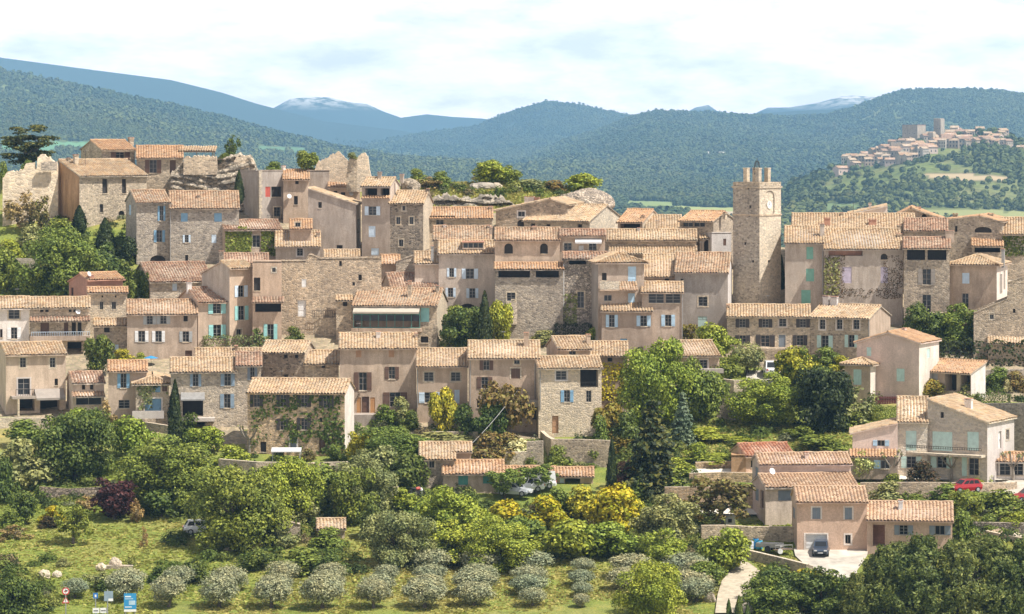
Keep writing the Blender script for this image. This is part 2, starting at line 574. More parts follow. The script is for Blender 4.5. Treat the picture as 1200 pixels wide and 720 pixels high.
def window(root, fm, h, kind, col):
    s0, s1, z0, z1 = h['s0'], h['s1'], h['z0'], h['z1']
    w, hh = s1 - s0, z1 - z0
    d = h['dep']
    if kind in 'gD':
        mb = MB()
        mt = 'paint_' + (col or 'brown')
        mb.boxm(fm, s0 + 0.003, d - 0.07, z0, s1 - 0.003, d - 0.02, z1 - 0.003, mt)
        n = 5 if kind == 'g' else 3
        for i in range(n):
            a = z0 + hh * (i + 0.15) / n
            mb.boxm(fm, s0 + 0.08, d - 0.1, a, s1 - 0.08, d - 0.07, a + hh * 0.7 / n, mt)
        o = mb.build('garage_door' if kind == 'g' else 'door', root)
        if kind == 'D':
            hb = MB()
            hb.boxm(fm, s1 - 0.2, d - 0.16, z0 + hh * 0.45, s1 - 0.12, d - 0.1, z0 + hh * 0.5, 'iron')
            hb.build('handle', o)
        return o
    if kind in 'da':
        mb = MB()
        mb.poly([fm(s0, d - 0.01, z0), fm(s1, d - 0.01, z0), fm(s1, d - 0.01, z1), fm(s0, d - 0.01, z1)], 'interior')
        fr = 0.06
        for a in ((s0 + .002, z0 + .002, s0 + fr, z1 - .002), (s1 - fr, z0 + .002, s1 - .002, z1 - .002), (s0 + fr, z0 + .002, s1 - fr, z0 + fr)):
            mb.boxm(fm, a[0], d - 0.06, a[1], a[2], d - 0.012, a[3], 'paint_dark')
        o = mb.build('window', root)
    else:
        fc = 'paint_frame'
        if kind in 'oO' and col in ('brown', 'dark', 'taupe'): fc = 'paint_taupe'
        mb = MB()
        fr = min(0.055, w * 0.08)
        zz0, zz1 = z0 + .002, z1 - .002
        for a in ((s0 + .002, zz0, s0 + fr, zz1), (s1 - fr, zz0, s1 - .002, zz1), ((s0 + s1) / 2 - fr * 0.6, zz0, (s0 + s1) / 2 + fr * 0.6, zz1),
                  (s0 + fr, zz0, s1 - fr, zz0 + fr), (s0 + fr, zz1 - fr, s1 - fr, zz1)):
            mb.boxm(fm, a[0], d - 0.09, a[1], a[2], d - 0.03, a[3], fc)
        if hh > 1.0:
            for t in (0.36, 0.68):
                zc = z0 + hh * t
                mb.boxm(fm, s0 + fr, d - 0.08, zc - 0.02, s1 - fr, d - 0.04, zc + 0.02, fc)
        o = mb.build('window', root)
        pb = MB()
        pb.poly([fm(s0, d - 0.025, z0), fm(s1, d - 0.025, z0), fm(s1, d - 0.025, z1), fm(s0, d - 0.025, z1)], 'glass')
        pb.build('pane', o)
    if h.get('sur'):
        sb = MB()
        g = 0.16
        for a in ((s0 - g, z0 - g, s0 - .002, z1 + g), (s1 + .002, z0 - g, s1 + g, z1 + g), (s0 - .002, z1 + .002, s1 + .002, z1 + g), (s0 - .002, z0 - g, s1 + .002, z0 - .002)):
            sb.boxm(fm, a[0], -0.025, a[1], a[2], 0.02, a[3], h['sur'])
        sb.build('surround', o)
    elif hh > 0.7 and h['dep'] < 0.5:
        sb = MB()
        sb.boxm(fm, s0 - 0.06, -0.07, z0 - 0.08, s1 + 0.06, d - 0.1, z0 + 0.004, 'stone_pale')
        sb.build('sill', o)
    return o


def railing(root, fm, s0, s1, z0, z1, d, mat='iron', name='railing'):
    mb = MB()
    mb.boxm(fm, s0, d - 0.03, z1 - 0.05, s1, d + 0.03, z1, mat)
    mb.boxm(fm, s0, d - 0.02, z0 + 0.05, s1, d + 0.02, z0 + 0.09, mat)
    n = max(2, int((s1 - s0) / 0.28))
    for i in range(n + 1):
        a = s0 + (s1 - s0) * i / n
        mb.boxm(fm, a - 0.02, d - 0.018, z0, a + 0.02, d + 0.018, z1 - 0.01, mat)
    return mb.build(name, root)


class House:
    pass


HOUSES = {}


def hit(P, ang, px):
    """where the view ray of column px meets the vertical plane through P along ang: (distance along it, depth)"""
    a = (px - CX) / F
    c, s = math.cos(ang), math.sin(ang)
    u = (a * P[1] - P[0]) / (c - a * s)
    return u, P[1] + u * s


def house(key, label, x0, x1, ye, yb, roof, wall='beige', tile='tile_old', wins='', sx=None, Y=None, dep=None, chim=(), yaw=None,
          name='stone_house', cat='house', group=None, sidewall=None, fine=True, oh=0.5, zdown=3.0):
    Y = Y if Y is not None else D(yb)
    k = Y / F
    a0 = (x0 - CX) / F
    P = (a0 * Y, Y)
    e = ((ye) - HY) / F
    kind = roof[0]
    slope = 0.335
    run = None
    if kind in 'gsh':
        run = max(1.2, (ye - roof[1]) * k / (slope + e))
        if kind == 'h':
            run = min(run, 5.5)
    if dep is None:
        dep = {'g': 2 * (run or 1), 's': run, 'h': 2 * (run or 1)}.get(kind, 7.0)
    if kind == 'g' and len(roof) > 2:
        dep = run * roof[2]
    # turn of the house from the visible side wall
    if yaw is None:
        if sx is None:
            yaw = -math.atan(((x0 + x1) / 2 - CX) / F)
        else:
            right = sx > x1
            best = None
            for i in range(-70, 71):
                th = math.radians(i)
                u, y1 = hit(P, th, x1)
                if not 0 < u < 80: continue
                q = (P[0] + u * math.cos(th), P[1] + u * math.sin(th)) if right else P
                bx, by = q[0] - dep * math.sin(th), q[1] + dep * math.cos(th)
                er = abs(bx / by * F + CX - sx)
                if best is None or er < best[0]:
                    best = (er, th)
            yaw = best[1]
    else:
        yaw = math.radians(yaw)
    c, s = math.cos(yaw), math.sin(yaw)
    W, _ = hit(P, yaw, x1)
    zb = CZ - (yb - HY) * k
    root = empty(name, (P[0], P[1], zb), yaw)
    tag(root, label, cat, group)
    h = House()
    h.root, h.P, h.yaw, h.W, h.zb, h.Y, h.dep, h.k = root, P, yaw, W, zb, Y, dep, k

    def zof(py, yy):
        return CZ - (py - HY) * yy / F - zb
    h.zof = zof
    He = zof(ye, Y)
    h.He = He
    FM = {'F': lambda s_, d, z: (s_, d, z), 'R': lambda s_, d, z: (W - d, s_, z), 'L': lambda s_, d, z: (d, s_, z), 'B': lambda s_, d, z: (s_, dep - d, z)}
    h.FM = FM
    PR = (P[0] + W * c, P[1] + W * s)
    org = {'F': (P, yaw), 'R': (PR, yaw + math.pi / 2), 'L': (P, yaw + math.pi / 2)}

    def loc(face, px, py, off=0.0):
        o, an = org[face]
        if face == 'F' and off:
            o = (o[0] - s * off, o[1] + c * off)
        u, yy = hit(o, an, px)
        return u, zof(py, yy)
    h.loc = loc
    # openings
    holes = {'F': [], 'R': [], 'L': []}
    todo = []
    for tok in filter(None, (q.strip() for q in wins.split(';'))):
        p = tok.split()
        face = 'F'
        kd = p[0]
        if ':' in kd:
            face, kd = kd.split(':')
        ax, ay, bx, by = map(float, p[1:5])
        opt = p[5:]
        col = opt[0] if opt else None
        u0, z1 = loc(face, ax, ay)
        u1, _z = loc(face, bx, ay)
        _u, z0 = loc(face, ax, by)
        if u1 < u0: u0, u1 = u1, u0
        full = (u0, u1)
        if kd == 'o':
            q = (u1 - u0) * 0.27
            u0, u1 = u0 + q, u1 - q
        hole = dict(s0=u0, s1=u1, z0=z0, z1=z1, dep=0.27)
        if kd in ('a', 'A'): hole['arch'] = True
        if kd in ('W', 'A', 'S') or 'sur' in opt: hole['sur'] = 'stone_pale'
        if 'wsur' in opt: hole['sur'] = 'white_plaster'
        if kd in ('A',): hole.pop('sur', None)
        if kd in ('l', 'r'):
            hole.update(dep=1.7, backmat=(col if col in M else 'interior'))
        lim = {'F': W, 'R': dep, 'L': dep}[face]
        hole['s0'] = max(hole['s0'], 0.06); hole['s1'] = min(hole['s1'], lim - 0.06)
        if hole['s1'] - hole['s0'] < 0.1 or hole['z1'] - hole['z0'] < 0.1: continue
        holes[face].append(hole)
        todo.append((face, kd, hole, full, col))
    wm = MB()
    rm = MB()
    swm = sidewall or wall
    run = run or dep / 2
    if kind == 'g':
        Hr = He + run * slope
        dr = dep - run
        Hb = Hr - dr * slope
        profL = [(0, He), (run, Hr), (dep, Hb)] if dr > 0.05 else [(0, He), (dep, Hr)]
        profF, profB = [(0, He), (W, He)], [(0, Hb), (W, Hb)]
    elif kind == 's':
        Hr = He + run * slope
        profL = [(0, He), (dep, Hr)]
        profF, profB = [(0, He), (W, He)], [(0, Hr), (W, Hr)]
    elif kind == 'h':
        Hr = He + run * slope
        profL = [(0, He), (dep, He)]
        profF = profB = [(0, He), (W, He)]
    elif kind == 'f':
        pu, _y = hit(P, yaw, roof[1])
        pu = min(max(pu, 0.2), W - 0.2)
        pz = zof(roof[2], Y + pu * s)
        zr = zof(roof[3], Y + W * s) if len(roof) > 3 else He
        profF = profB = [(0, He), (pu, pz), (W, zr)]
        profL = [(0, He), (dep, He)]
    elif kind == 'm':
        zr = zof(roof[1], Y + W * s)
        profF = profB = [(0, He), (W, zr)]
        profL = [(0, He), (dep, He)]
    elif kind == 'p':       # free profile [(px,py)...]
        profF = []
        for q in roof[1]:
            u, yy = hit(P, yaw, q[0])
            profF.append((min(max(u, 0), W), zof(q[1], yy)))
        profF[0] = (0, profF[0][1]); profF[-1] = (W, profF[-1][1])
        profB = profF
        profL = [(0, profF[0][1]), (dep, profF[0][1])]
    else:
        profF = profB = [(0, He), (W, He)]
        profL = [(0, He), (dep, He)]
    profR = profL
    if kind in 'fmp':
        profL = [(0, profF[0][1]), (dep, profF[0][1])]
        profR = [(0, profF[-1][1]), (dep, profF[-1][1])]
    wall_panel(wm, FM['F'], profF, -zdown, holes['F'], wall)
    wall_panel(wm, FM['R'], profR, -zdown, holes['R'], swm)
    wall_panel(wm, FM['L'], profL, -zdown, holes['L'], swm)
    wall_panel(wm, FM['B'], profB, -zdown, [], swm)
    wo = wm.build('wall', root)
    h.wall = wo
    sd = 0.16
    if kind == 'g' or kind == 's':
        zo = 0.06
        p0, p1 = (-sd, -oh, He - oh * slope + zo), (W + sd, -oh, He - oh * slope + zo)
        q0, q1 = (-sd, run, Hr + zo), (W + sd, run, Hr + zo)
        if kind == 's':
            q0, q1 = (-sd, dep + .1, Hr + zo), (W + sd, dep + .1, Hr + zo)
        tile_panel(rm, p0, p1, q0, q1, tile, wall)
        if kind == 'g' and dep - run > 0.1:
            tile_panel(rm, (W + sd, dep + 0.2, Hb - 0.2 * slope + zo), (-sd, dep + 0.2, Hb - 0.2 * slope + zo), (W + sd, run, Hr + zo), (-sd, run, Hr + zo), tile, wall, fine=False)
        ridge_tiles(rm, (q0[0], q0[1], q0[2] + 0.06), (q1[0], q1[1], q1[2] + 0.06), tile)
    elif kind == 'h':
        r_ = min(run, W / 2 - 0.05)
        zo = 0.06
        zE = He - oh * slope + zo
        zR = He + r_ * slope + zo
        Wt = W + 2 * oh
        t = (r_ + oh) / Wt
        tile_panel(rm, (-oh, -oh, zE), (W + oh, -oh, zE), (-oh, r_, zR), (W + oh, r_, zR), tile, wall, tri=(t, t))
        dt = dep + 2 * oh
        t2 = min(0.5, (r_ + oh) / dt)
        tile_panel(rm, (W + oh, -oh, zE), (W + oh, dep + oh, zE), (W - r_, -oh, zR), (W - r_, dep + oh, zR), tile, wall, tri=(t2, t2))
        tile_panel(rm, (-oh, dep + oh, zE), (-oh, -oh, zE), (r_, dep + oh, zR), (r_, -oh, zR), tile, wall, tri=(t2, t2))
        tile_panel(rm, (W + oh, dep + oh, zE), (-oh, dep + oh, zE), (W + oh, dep - r_, zR), (-oh, dep - r_, zR), tile, wall, fine=False, tri=(t, t))
        ridge_tiles(rm, (-oh, -oh, zE + .06), (r_, r_, zR + .08), tile)
        ridge_tiles(rm, (W + oh, -oh, zE + .06), (W - r_, r_, zR + .08), tile)
        if W - 2 * r_ > 0.3:
            ridge_tiles(rm, (r_, r_, zR + .08), (W - r_, r_, zR + .08), tile)
    elif kind in 'fm':
        zo = 0.06
        pr = profF
        segs = list(zip(pr, pr[1:]))
        for (sa, za), (sb, zb_) in segs:
            lo, hi = ((sa, za), (sb, zb_)) if za <= zb_ else ((sb, zb_), (sa, za))
            g = (hi[1] - lo[1]) / max(0.1, abs(hi[0] - lo[0]))
            sg = 1 if lo[0] > hi[0] else -1
            out = 0.3
            le = (lo[0] + sg * out, lo[1] - g * out + zo)
            tile_panel(rm, (le[0], -0.22, le[1]), (le[0], dep + .2, le[1]), (hi[0], -0.22, hi[1] + zo), (hi[0], dep + .2, hi[1] + zo), tile, wall)
        if kind == 'f':
            ridge_tiles(rm, (pr[1][0], -0.24, pr[1][1] + .12), (pr[1][0], dep + .2, pr[1][1] + .12), tile)
    elif kind == 'n' or kind == 'p':
        pp = profF
        for (sa, za), (sb, zb_) in zip(pp, pp[1:]):
            rm.boxm(lambda a, b, c_: (a, b, c_), sa, 0.0, min(za, zb_) - 0.2, sb, dep, min(za, zb_) - 0.08, wall)
            # coping stones follow the wall head
            rm.poly([(sa, -0.06, za + .07), (sb, -0.06, zb_ + .07), (sb, 0.35, zb_ + .07), (sa, 0.35, za + .07)], swm)
            rm.poly([(sa, -0.06, za - .02), (sb, -0.06, zb_ - .02), (sb, -0.06, zb_ + .07), (sa, -0.06, za + .07)], swm)
    ro = rm.build('roof', root) if rm.v else None
    h.roof = ro
    # openings' joinery
    for face, kd, ho, full, col in todo:
        fm = FM[face]
        if kd in ('w', 'W', 'o', 'O'):
            window(root, fm, ho, 'o' if kd in 'oO' else 'w', col)
            if kd in 'oO':
                a, b = (full if kd == 'o' else (ho['s0'] - (ho['s1'] - ho['s0']) * 0.5, ho['s1'] + (ho['s1'] - ho['s0']) * 0.5))
                shutter(root, fm, a, ho['z0'], ho['s0'] - 0.01, ho['z1'], -0.06, col or 'grey')
                shutter(root, fm, ho['s1'] + 0.01, ho['z0'], b, ho['z1'], -0.06, col or 'grey')
        elif kd in ('d', 'a', 'A'):
            window(root, fm, ho, 'a' if kd in 'aA' else 'd', col)
        elif kd in ('D', 'g'):
            window(root, fm, ho, kd, col)
        elif kd in ('s', 'S'):
            w2 = (ho['s0'] + ho['s1']) / 2
            if ho['s1'] - ho['s0'] > 0.55:
                shutter(root, fm, ho['s0'] + .004, ho['z0'] + .004, w2 - 0.006, ho['z1'] - .004, 0.06, col or 'grey')
                shutter(root, fm, w2 + 0.006, ho['z0'] + .004, ho['s1'] - .004, ho['z1'] - .004, 0.06, col or 'grey')
            else:
                shutter(root, fm, ho['s0'] + .004, ho['z0'] + .004, ho['s1'] - .004, ho['z1'] - .004, 0.06, col or 'grey')
        if ho.get('sur') and kd in 'sSDg':
            sb = MB()
            g = 0.16
            a0, a1, b0, b1 = ho['s0'], ho['s1'], ho['z0'], ho['z1']
            for a in ((a0 - g, b0 - .01, a0 - .002, b1 + g), (a1 + .002, b0 - .01, a1 + g, b1 + g), (a0 - .002, b1 + .002, a1 + .002, b1 + g)):
                sb.boxm(fm, a[0], -0.025, a[1], a[2], 0.02, a[3], ho['sur'])
            sb.build('surround', root)
        if kd == 'r':
            railing(root, fm, ho['s0'], ho['s1'], ho['z0'], ho['z0'] + 0.95, 0.12)
    # chimneys stand on the roof
    for ci in chim:
        cx0, cyt, cx1 = ci[:3]
        frac = ci[3] if len(ci) > 3 else 0.85
        wdep = run * frac if kind in 'gsh' else dep * frac
        cu0, cz = loc('F', cx0, cyt, wdep)
        cu1, _ = loc('F', cx1, cyt, wdep)
        if kind in 'gs': base = He + wdep * slope
        elif kind in 'fm':
            mid = (cu0 + cu1) / 2
            base = min(z for _s, z in profF)
            for (sa, za), (sb, zb_) in zip(profF, profF[1:]):
                if sa <= mid <= sb: base = za + (zb_ - za) * (mid - sa) / (sb - sa)
        else: base = He
        cz += wdep * 0
        yy = Y + wdep
        cz = zof(cyt, yy)
        cb = MB()
        cw = max(0.35, cu1 - cu0)
        cmat = ci[4] if len(ci) > 4 else wall
        cb.box(cu0, wdep - 0.3, base - 0.5, cu0 + cw, wdep + 0.3, max(cz, base + 0.5) - 0.22, cmat)
        zt = max(cz, base + 0.5)
        cb.box(cu0 - 0.06, wdep - 0.36, zt - 0.22, cu0 + cw + 0.06, wdep + 0.36, zt - 0.14, cmat)
        for q in (0, 1):
            cb.box(cu0 + q * (cw - 0.1), wdep - 0.3, zt - 0.14, cu0 + q * (cw - 0.1) + 0.1, wdep + 0.3, zt - 0.05, cmat)
        cb.box(cu0 - 0.05, wdep - 0.35, zt - 0.05, cu0 + cw + 0.05, wdep + 0.35, zt, 'salmon')
        co = cb.build('chimney', ro if ro else root)
    HOUSES[key] = h
    return h


# extras that belong to a house: px boxes on its front plane, standing forward (d0<0) or back
def front_box(h, name, x0, y0, x1, y1, d0, d1, mat, face='F', parent=None):
    u0, zt = h.loc(face, x0, y0)
    u1, _ = h.loc(face, x1, y0)
    _u, zb = h.loc(face, x0, y1)
    mb = MB()
    mb.boxm(h.FM[face], min(u0, u1), d0, zb, max(u0, u1), d1, zt, mat)
    return mb.build(name, parent or h.root)


def front_rail(h, x0, y0, x1, y1, d, mat='iron', face='F'):
    u0, zt = h.loc(face, x0, y0)
    u1, zb = h.loc(face, x1, y1)
    return railing(h.root, h.FM[face], min(u0, u1), max(u0, u1), zb, zt, d, mat)


def skirt_roof(h, x0, y0, x1, y1, out, tile, under='beige', name='lean_to_roof', ins=0.0, slope=0.33):
    """strip of tiles along the front: upper edge y0 meets the wall (ins metres behind it), eave y1 stands out metres before it"""
    u0, zt = h.loc('F', x0, y0)
    u1, _ = h.loc('F', x1, y0)
    _u, ze = h.loc('F', x0, y1)
    mb = MB()
    tile_panel(mb, (u0, -out, ze), (u1, -out, ze), (u0, ins, zt), (u1, ins, zt), tile, under, thick=0.1)
    return mb.build(name, h.root)


def downpipe(h, px, y0, y1, mat='zinc'):
    u, zt = h.loc('F', px, y0)
    _, zb = h.loc('F', px, y1)
    mb = MB()
    mb.tube([(u, -0.1, zb), (u, -0.1, zt)], 0.055, mat, 6)
    return mb.build('downpipe', h.root)


def dish(h, px, py, r=0.34):
    u, z = h.loc('F', px, py)
    mb = MB()
    n = 12
    c0 = Vector((u, -0.35, z))
    ax = Vector((0.35, -0.85, 0.4)).normalized()
    a = ax.orthogonal().normalized()
    b = ax.cross(a)
    for ring in range(2):
        r0, r1 = r * ring / 2, r * (ring + 1) / 2
        d0, d1 = 0.25 * (r0) ** 2, 0.25 * (r1) ** 2
        for q in range(n):
            t0, t1 = 2 * math.pi * q / n, 2 * math.pi * (q + 1) / n
            P_ = lambda rr, dd, t: c0 + ax * dd + a * (rr * math.cos(t)) + b * (rr * math.sin(t))
            mb.poly([P_(r0, d0, t0), P_(r1, d1, t0), P_(r1, d1, t1), P_(r0, d0, t1)], 'dish_white')
    mb.tube([c0, c0 + Vector((0, 0.4, -0.1))], 0.03, 'iron', 5)
    return mb.build('satellite_dish', h.root)


def antenna(key, px, py, tall=1.7):
    """television aerial on a roof"""
    h = HOUSES[key]
    dd = h.dep * .5
    u, z = h.loc('F', px, py, dd)
    z0 = h.He
    mb = MB()
    z = max(z, h.He + 1.6)
    mb.tube([(u, dd, z0), (u, dd, z)], .028, 'iron', 5)
    mb.tube([(u - .1, dd - .5, z - .1), (u + .1, dd + .5, z - .1)], .02, 'iron', 4)
    for i in range(5):
        a = -.45 + .22 * i
        mb.tube([(u - .3 + .03 * i, dd + a, z - .1), (u + .3 - .03 * i, dd + a, z - .1)], .014, 'zinc', 4)
    return mb.build('antenna', h.roof or h.root)
# ------------------------------------------------------------------ the village, house by house
# --- top of the hill, from the ruins on
house('A3', 'small stone house with brown shuttered window, highest behind the ochre-sided house', 119, 158, 175.5, 234, ('g', 165), 'stone', 'tile_orange', 'o 130 178.5 152 188 brown', sx=95, chim=[(151, 161, 156)])
house('A4', 'low stone house with brown shutters and orange roof beside the rock outcrop', 160, 214, 185, 238, ('g', 172), 'stone', 'tile_orange', 'o 170 187.5 189 203 brown; D 199 188 206 205 brown')
house('A2', 'gabled stone house with an ochre side wall, next to the tall pale ruin', 93, 172, 206, 268, ('g', 188, 1.05), 'stone', 'tile_tan',
      'd 120 210 126 227; d 143 210 148 227; d 117 239.5 121 249; a 139 247 146 256', sx=69, sidewall='ochre', chim=[(86.5, 181, 91, 0.7), (79, 185, 81.5, 0.9, 'stone')])
house('A6', 'grey stone house with two pairs of open blue shutters above an arched cellar', 160, 199, 237.5, 310, ('g', 224), 'stone_grey', 'tile_old',
      'O 187 241.5 191.5 259 blue; O 183.5 270 190 284 blue; a 176 299.5 194 309; L:s 151 240 153.5 252 light_blue', sx=148)
h = house('A6b', 'wide grey rubble house with small blue shutters, joined to the arched cellar house', 199, 280, 244, 310, ('g', 225), 'stone_grey', 'tile_old',
          's 212 250 220 260 blue; s 251 250 260 260 blue; O 216.5 275.5 221 284.5 pale_blue; s 248 275 253.5 285 pale_blue; d 217 299 220.5 306', yaw=6, chim=[(231, 233, 234, 0.6)])
downpipe(h, 199.6, 240, 309)
h = house('B1', 'tall flat-topped plaster house with a red shutter and quoined corner', 304, 332, 200, 262, ('n',), 'grey_plaster', 'tile_old',
          's 311 219 317 231 red; d 318 219 330 231; W 321 243 329 254', sx=280, dep=6.5, sidewall='grey_plaster', chim=[(331, 194.5, 333.5, .2, 'white_plaster')])
u0, z0 = h.loc('F', 304, 200); u1, z1 = h.loc('F', 304, 256)
q = MB()
for i in range(14):
    zz = z1 + (z0 - z1) * i / 14
    q.box(-0.03, -0.03, zz, 0.45 if i % 2 else 0.3, 0.3, zz + (z0 - z1) / 14 - 0.03, 'stone_pale')
q.build('quoin', h.root)
front_rail(h, 310, 252, 333, 257, -0.8)
h = house('B2', 'narrow plaster house with a small tiled roof and a dish, against the red shutter house', 332, 362, 210, 262, ('g', 200), 'warm', 'tile_orange', 'd 346 211.5 350 216; d 344.5 230 349 240')
dish(h, 339, 230)
house('B4a', 'windowless grey wall house under the triangular ruin', 360, 386, 200, 254, ('n',), 'grey_plaster', 'tile_old', '', dep=5)
h = house('B4', 'little house with orange roof and two small dark windows under the ruin', 385, 422, 219, 258, ('g', 206), 'warm', 'tile_orange', 'd 391 224 395.5 228; d 399.5 225.5 404.5 231')
dish(h, 411.5, 227)
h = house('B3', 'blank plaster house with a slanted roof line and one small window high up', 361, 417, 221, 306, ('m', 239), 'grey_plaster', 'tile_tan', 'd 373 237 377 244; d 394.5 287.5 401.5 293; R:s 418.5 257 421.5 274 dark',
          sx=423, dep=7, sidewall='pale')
h = house('B6', 'tall narrow plaster house with a glazed attic loggia and lilac shutters', 424, 457, 218, 307, ('g', 209), 'grey_plaster', 'tile_tan',
          'l 428 221 442 229.5; l 446 221 456.4 229.5; O 432 242 441 252.5 pale_blue; s 432 265 440 278 pale_blue; s 435 291 444 299.5 pale_blue', sx=468, sidewall='pale', chim=[(443, 201.5, 447, .9), (469, 204, 473, .9)])
skirt_roof(h, 424, 229.8, 457.5, 232.6, 0.5, 'tile_orange', 'beige')
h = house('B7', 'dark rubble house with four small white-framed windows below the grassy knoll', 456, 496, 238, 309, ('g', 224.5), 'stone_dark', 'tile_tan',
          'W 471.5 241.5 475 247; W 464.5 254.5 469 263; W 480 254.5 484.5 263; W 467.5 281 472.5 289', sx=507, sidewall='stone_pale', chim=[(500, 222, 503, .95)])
house('B8', 'long low stone house with one brown door below the rocky knoll', 497, 577, 256, 293, ('g', 244), 'stone', 'tile_orange', 'w 511 257 520 267 brown; l 501 253 533 256', chim=[(573, 243, 577)])
# --- row under the rampart knoll
house('H4', 'house covered in ivy with one white window and a lilac-grey roof', 263, 330, 269, 312, ('g', 259), 'beige', 'tile_brown', 'W 296 276 305 290', sx=253)
h = house('H5', 'small plaster house with a white framed window beside the ivy-covered house', 323, 375, 289, 324, ('g', 271), 'grey_plaster', 'tile_tan', 'W 348 290.5 355 300 wsur', chim=[(371, 272, 375, .6), (352, 278, 354, .4)])
house('H5b', 'little orange roofed house with a round-topped dormer behind the white framed window', 340, 365, 268, 318, ('g', 258), 'warm', 'tile_orange', 'W 346 261 352 266', dep=3)
house('H8', 'low house roofed in tan tiles just behind the rampart wall', 380, 421, 304.5, 338, ('g', 294), 'warm', 'tile_tan', '')
h = house('C3', 'high rubble rampart wall with a white door and a white shutter', 329, 447, 306, 393, ('p', [(329, 306), (358, 306), (362, 299), (366, 299), (376, 303.5), (447, 302)]), 'stone', 'tile_old',
          's 353.5 327 359 337 white; D 349 352 358.5 371.5 white; d 420 322 424 329; d 397.5 306 400.5 312; d 413 331 416 335', dep=5, name='rampart_house', cat='wall')
front_rail(h, 366, 364, 392, 372, -0.5)
house('C3b', 'tiny stone lean-to with a tiled top against the rampart wall', 394, 412, 351.5, 398, ('s', 347), 'stone', 'tile_tan', 'd 402 353.5 407 359')
house('C4', 'low lean-to with plain wall between rampart and dark stone gable', 447, 468, 309, 352, ('s', 300), 'beige', 'tile_orange', '')
house('C5', 'roofless dark rubble gable rising towards the pale blue shutter house', 464, 503, 306, 356, ('p', [(464, 307), (503, 293)]), 'stone_grey', 'tile_old', '', dep=4)
house('C6', 'house with mottled brown roof just above the glazed terrace house', 458, 512, 337, 378, ('g', 321), 'warm', 'tile_brown', '', sx=448, chim=[(478, 332, 482, .2)])
house('C1', 'house with dark tiled roof and grey wall above the house with the dormer', 508, 575, 281, 345, ('g', 266), 'stone_grey', 'tile_old', '', chim=[(571, 265, 574), (519.5, 265, 522.5, .9, 'white_plaster')])
h = house('C2', 'tall pale plaster house with four pale-blue shuttered windows and an arched door', 514, 580, 297, 374, ('s', 283), 'pale', 'tile_tan',
          'O 526.5 314.5 532 325 pale_blue; O 546 315 555.5 327 pale_blue; O 525 337.5 531 348.5 pale_blue; O 550 338 557 349.5 pale_blue; A 536 356 560 374; d 525 366 528 375', oh=0.5)
u0, zt = h.loc('F', 542, 284.5); u1, zb_ = h.loc('F', 567, 292.5)
q = MB(); q.box(u0, 0.75, zb_, u1, 3.2, zt, 'pale')
q.box(u0 - .1, 0.55, zt, u1 + .1, 3.4, zt + .12, 'salmon')
dm = q.build('dormer', h.root)
q = MB()
for i in range(4):
    a = u0 + .08 + (u1 - u0 - .16) * i / 4
    q.box(a + .04, 0.72, zb_ + .2, a + (u1 - u0) / 4 - .08, 0.748, zt - .1, 'glass')
q.build('pane', dm)
house('C2b', 'low plaster wing with a broad tan roof and a white flue', 486, 516, 308.5, 372, ('g', 296), 'pale', 'tile_tan', '', chim=[(505, 288, 507.5, .1, 'zinc')])
# --- glazed terrace house
h = house('C7', 'house with a glazed verandah under a cream awning', 413, 512, 357.5, 404, ('g', 338.5), 'stone', 'tile_old',
          'l 415 361 492 386 beige; s 493 361 503 377.5 turquoise; d 493 394.5 502 402', sx=524, sidewall='stone_pale', chim=[(478, 332.5, 482, .5), (511, 334, 514.5, .8)])
u0, zt = h.loc('F', 415, 364); u1, zb_ = h.loc('F', 492.5, 384.5)
q = MB()
for i in range(9):
    a = u0 + (u1 - u0) * i / 8
    q.box(a - .035, -.5, zb_, a + .035, -.43, zt, 'paint_teal')
q.box(u0, -.5, zb_, u1, -.42, zb_ + .08, 'paint_teal'); q.box(u0, -.5, zt - .5, u1, -.42, zt - .43, 'paint_teal')
vr = q.build('verandah_frame', h.root)
q = MB(); q.box(u0, -.455, zb_ + .9, u1, -.45, zt - .5, 'glass'); q.build('pane', vr)
q = MB(); q.box(u0 - .2, -1.0, zb_ - .45, u1 + .2, -.003, zb_ - .02, 'warm'); q.build('terrace_slab', h.root)
q = MB(); q.poly([(u0, -.2, zt + .5), (u1, -.2, zt + .5), (u1, -1.2, zt - .12), (u0, -1.2, zt - .12)], 'awning_cream')
q.box(u0, -1.21, zt - .32, u1, -1.19, zt - .1, 'awning_cream'); q.build('awning', h.root)
# --- loggia house and its neighbours
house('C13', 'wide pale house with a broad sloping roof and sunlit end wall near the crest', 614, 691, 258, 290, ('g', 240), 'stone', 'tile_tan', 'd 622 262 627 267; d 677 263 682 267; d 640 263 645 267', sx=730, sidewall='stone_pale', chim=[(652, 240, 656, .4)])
h = house('C14', 'gable fronted stone house with a white framed window below the knoll', 581, 665, 247, 284, ('f', 645, 233.5, 240), 'stone', 'tile_tan', 'W 607 248 615 254 wsur; a 606 258 614 267', yaw=-14, dep=9, chim=[(615, 230, 626, .3, 'white_plaster'), (627, 231, 632, .3, 'salmon')])
h = house('C8', 'plaster upper house with two arched openings above the rubble wall', 580, 656, 281, 389, ('g', 268), 'warm', 'tile_old', 'a 591 285.5 601 297.5; a 633 285.5 642 297.5', dep=6, chim=[(574, 266, 577), (624, 265, 629)])
h = house('C8low', 'tall rubble wall house with two wide dark galleries under a narrow roof', 580, 660, 315, 398, ('s', 309), 'stone_grey', 'tile_orange', 'l 584 317 621 325.5; l 628 317 655 325.5; W 594 343 604 353; W 600.5 352 603 358')
q = MB(); u0, zt = h.loc('F', 593, 354); u1, zb_ = h.loc('F', 606, 380)
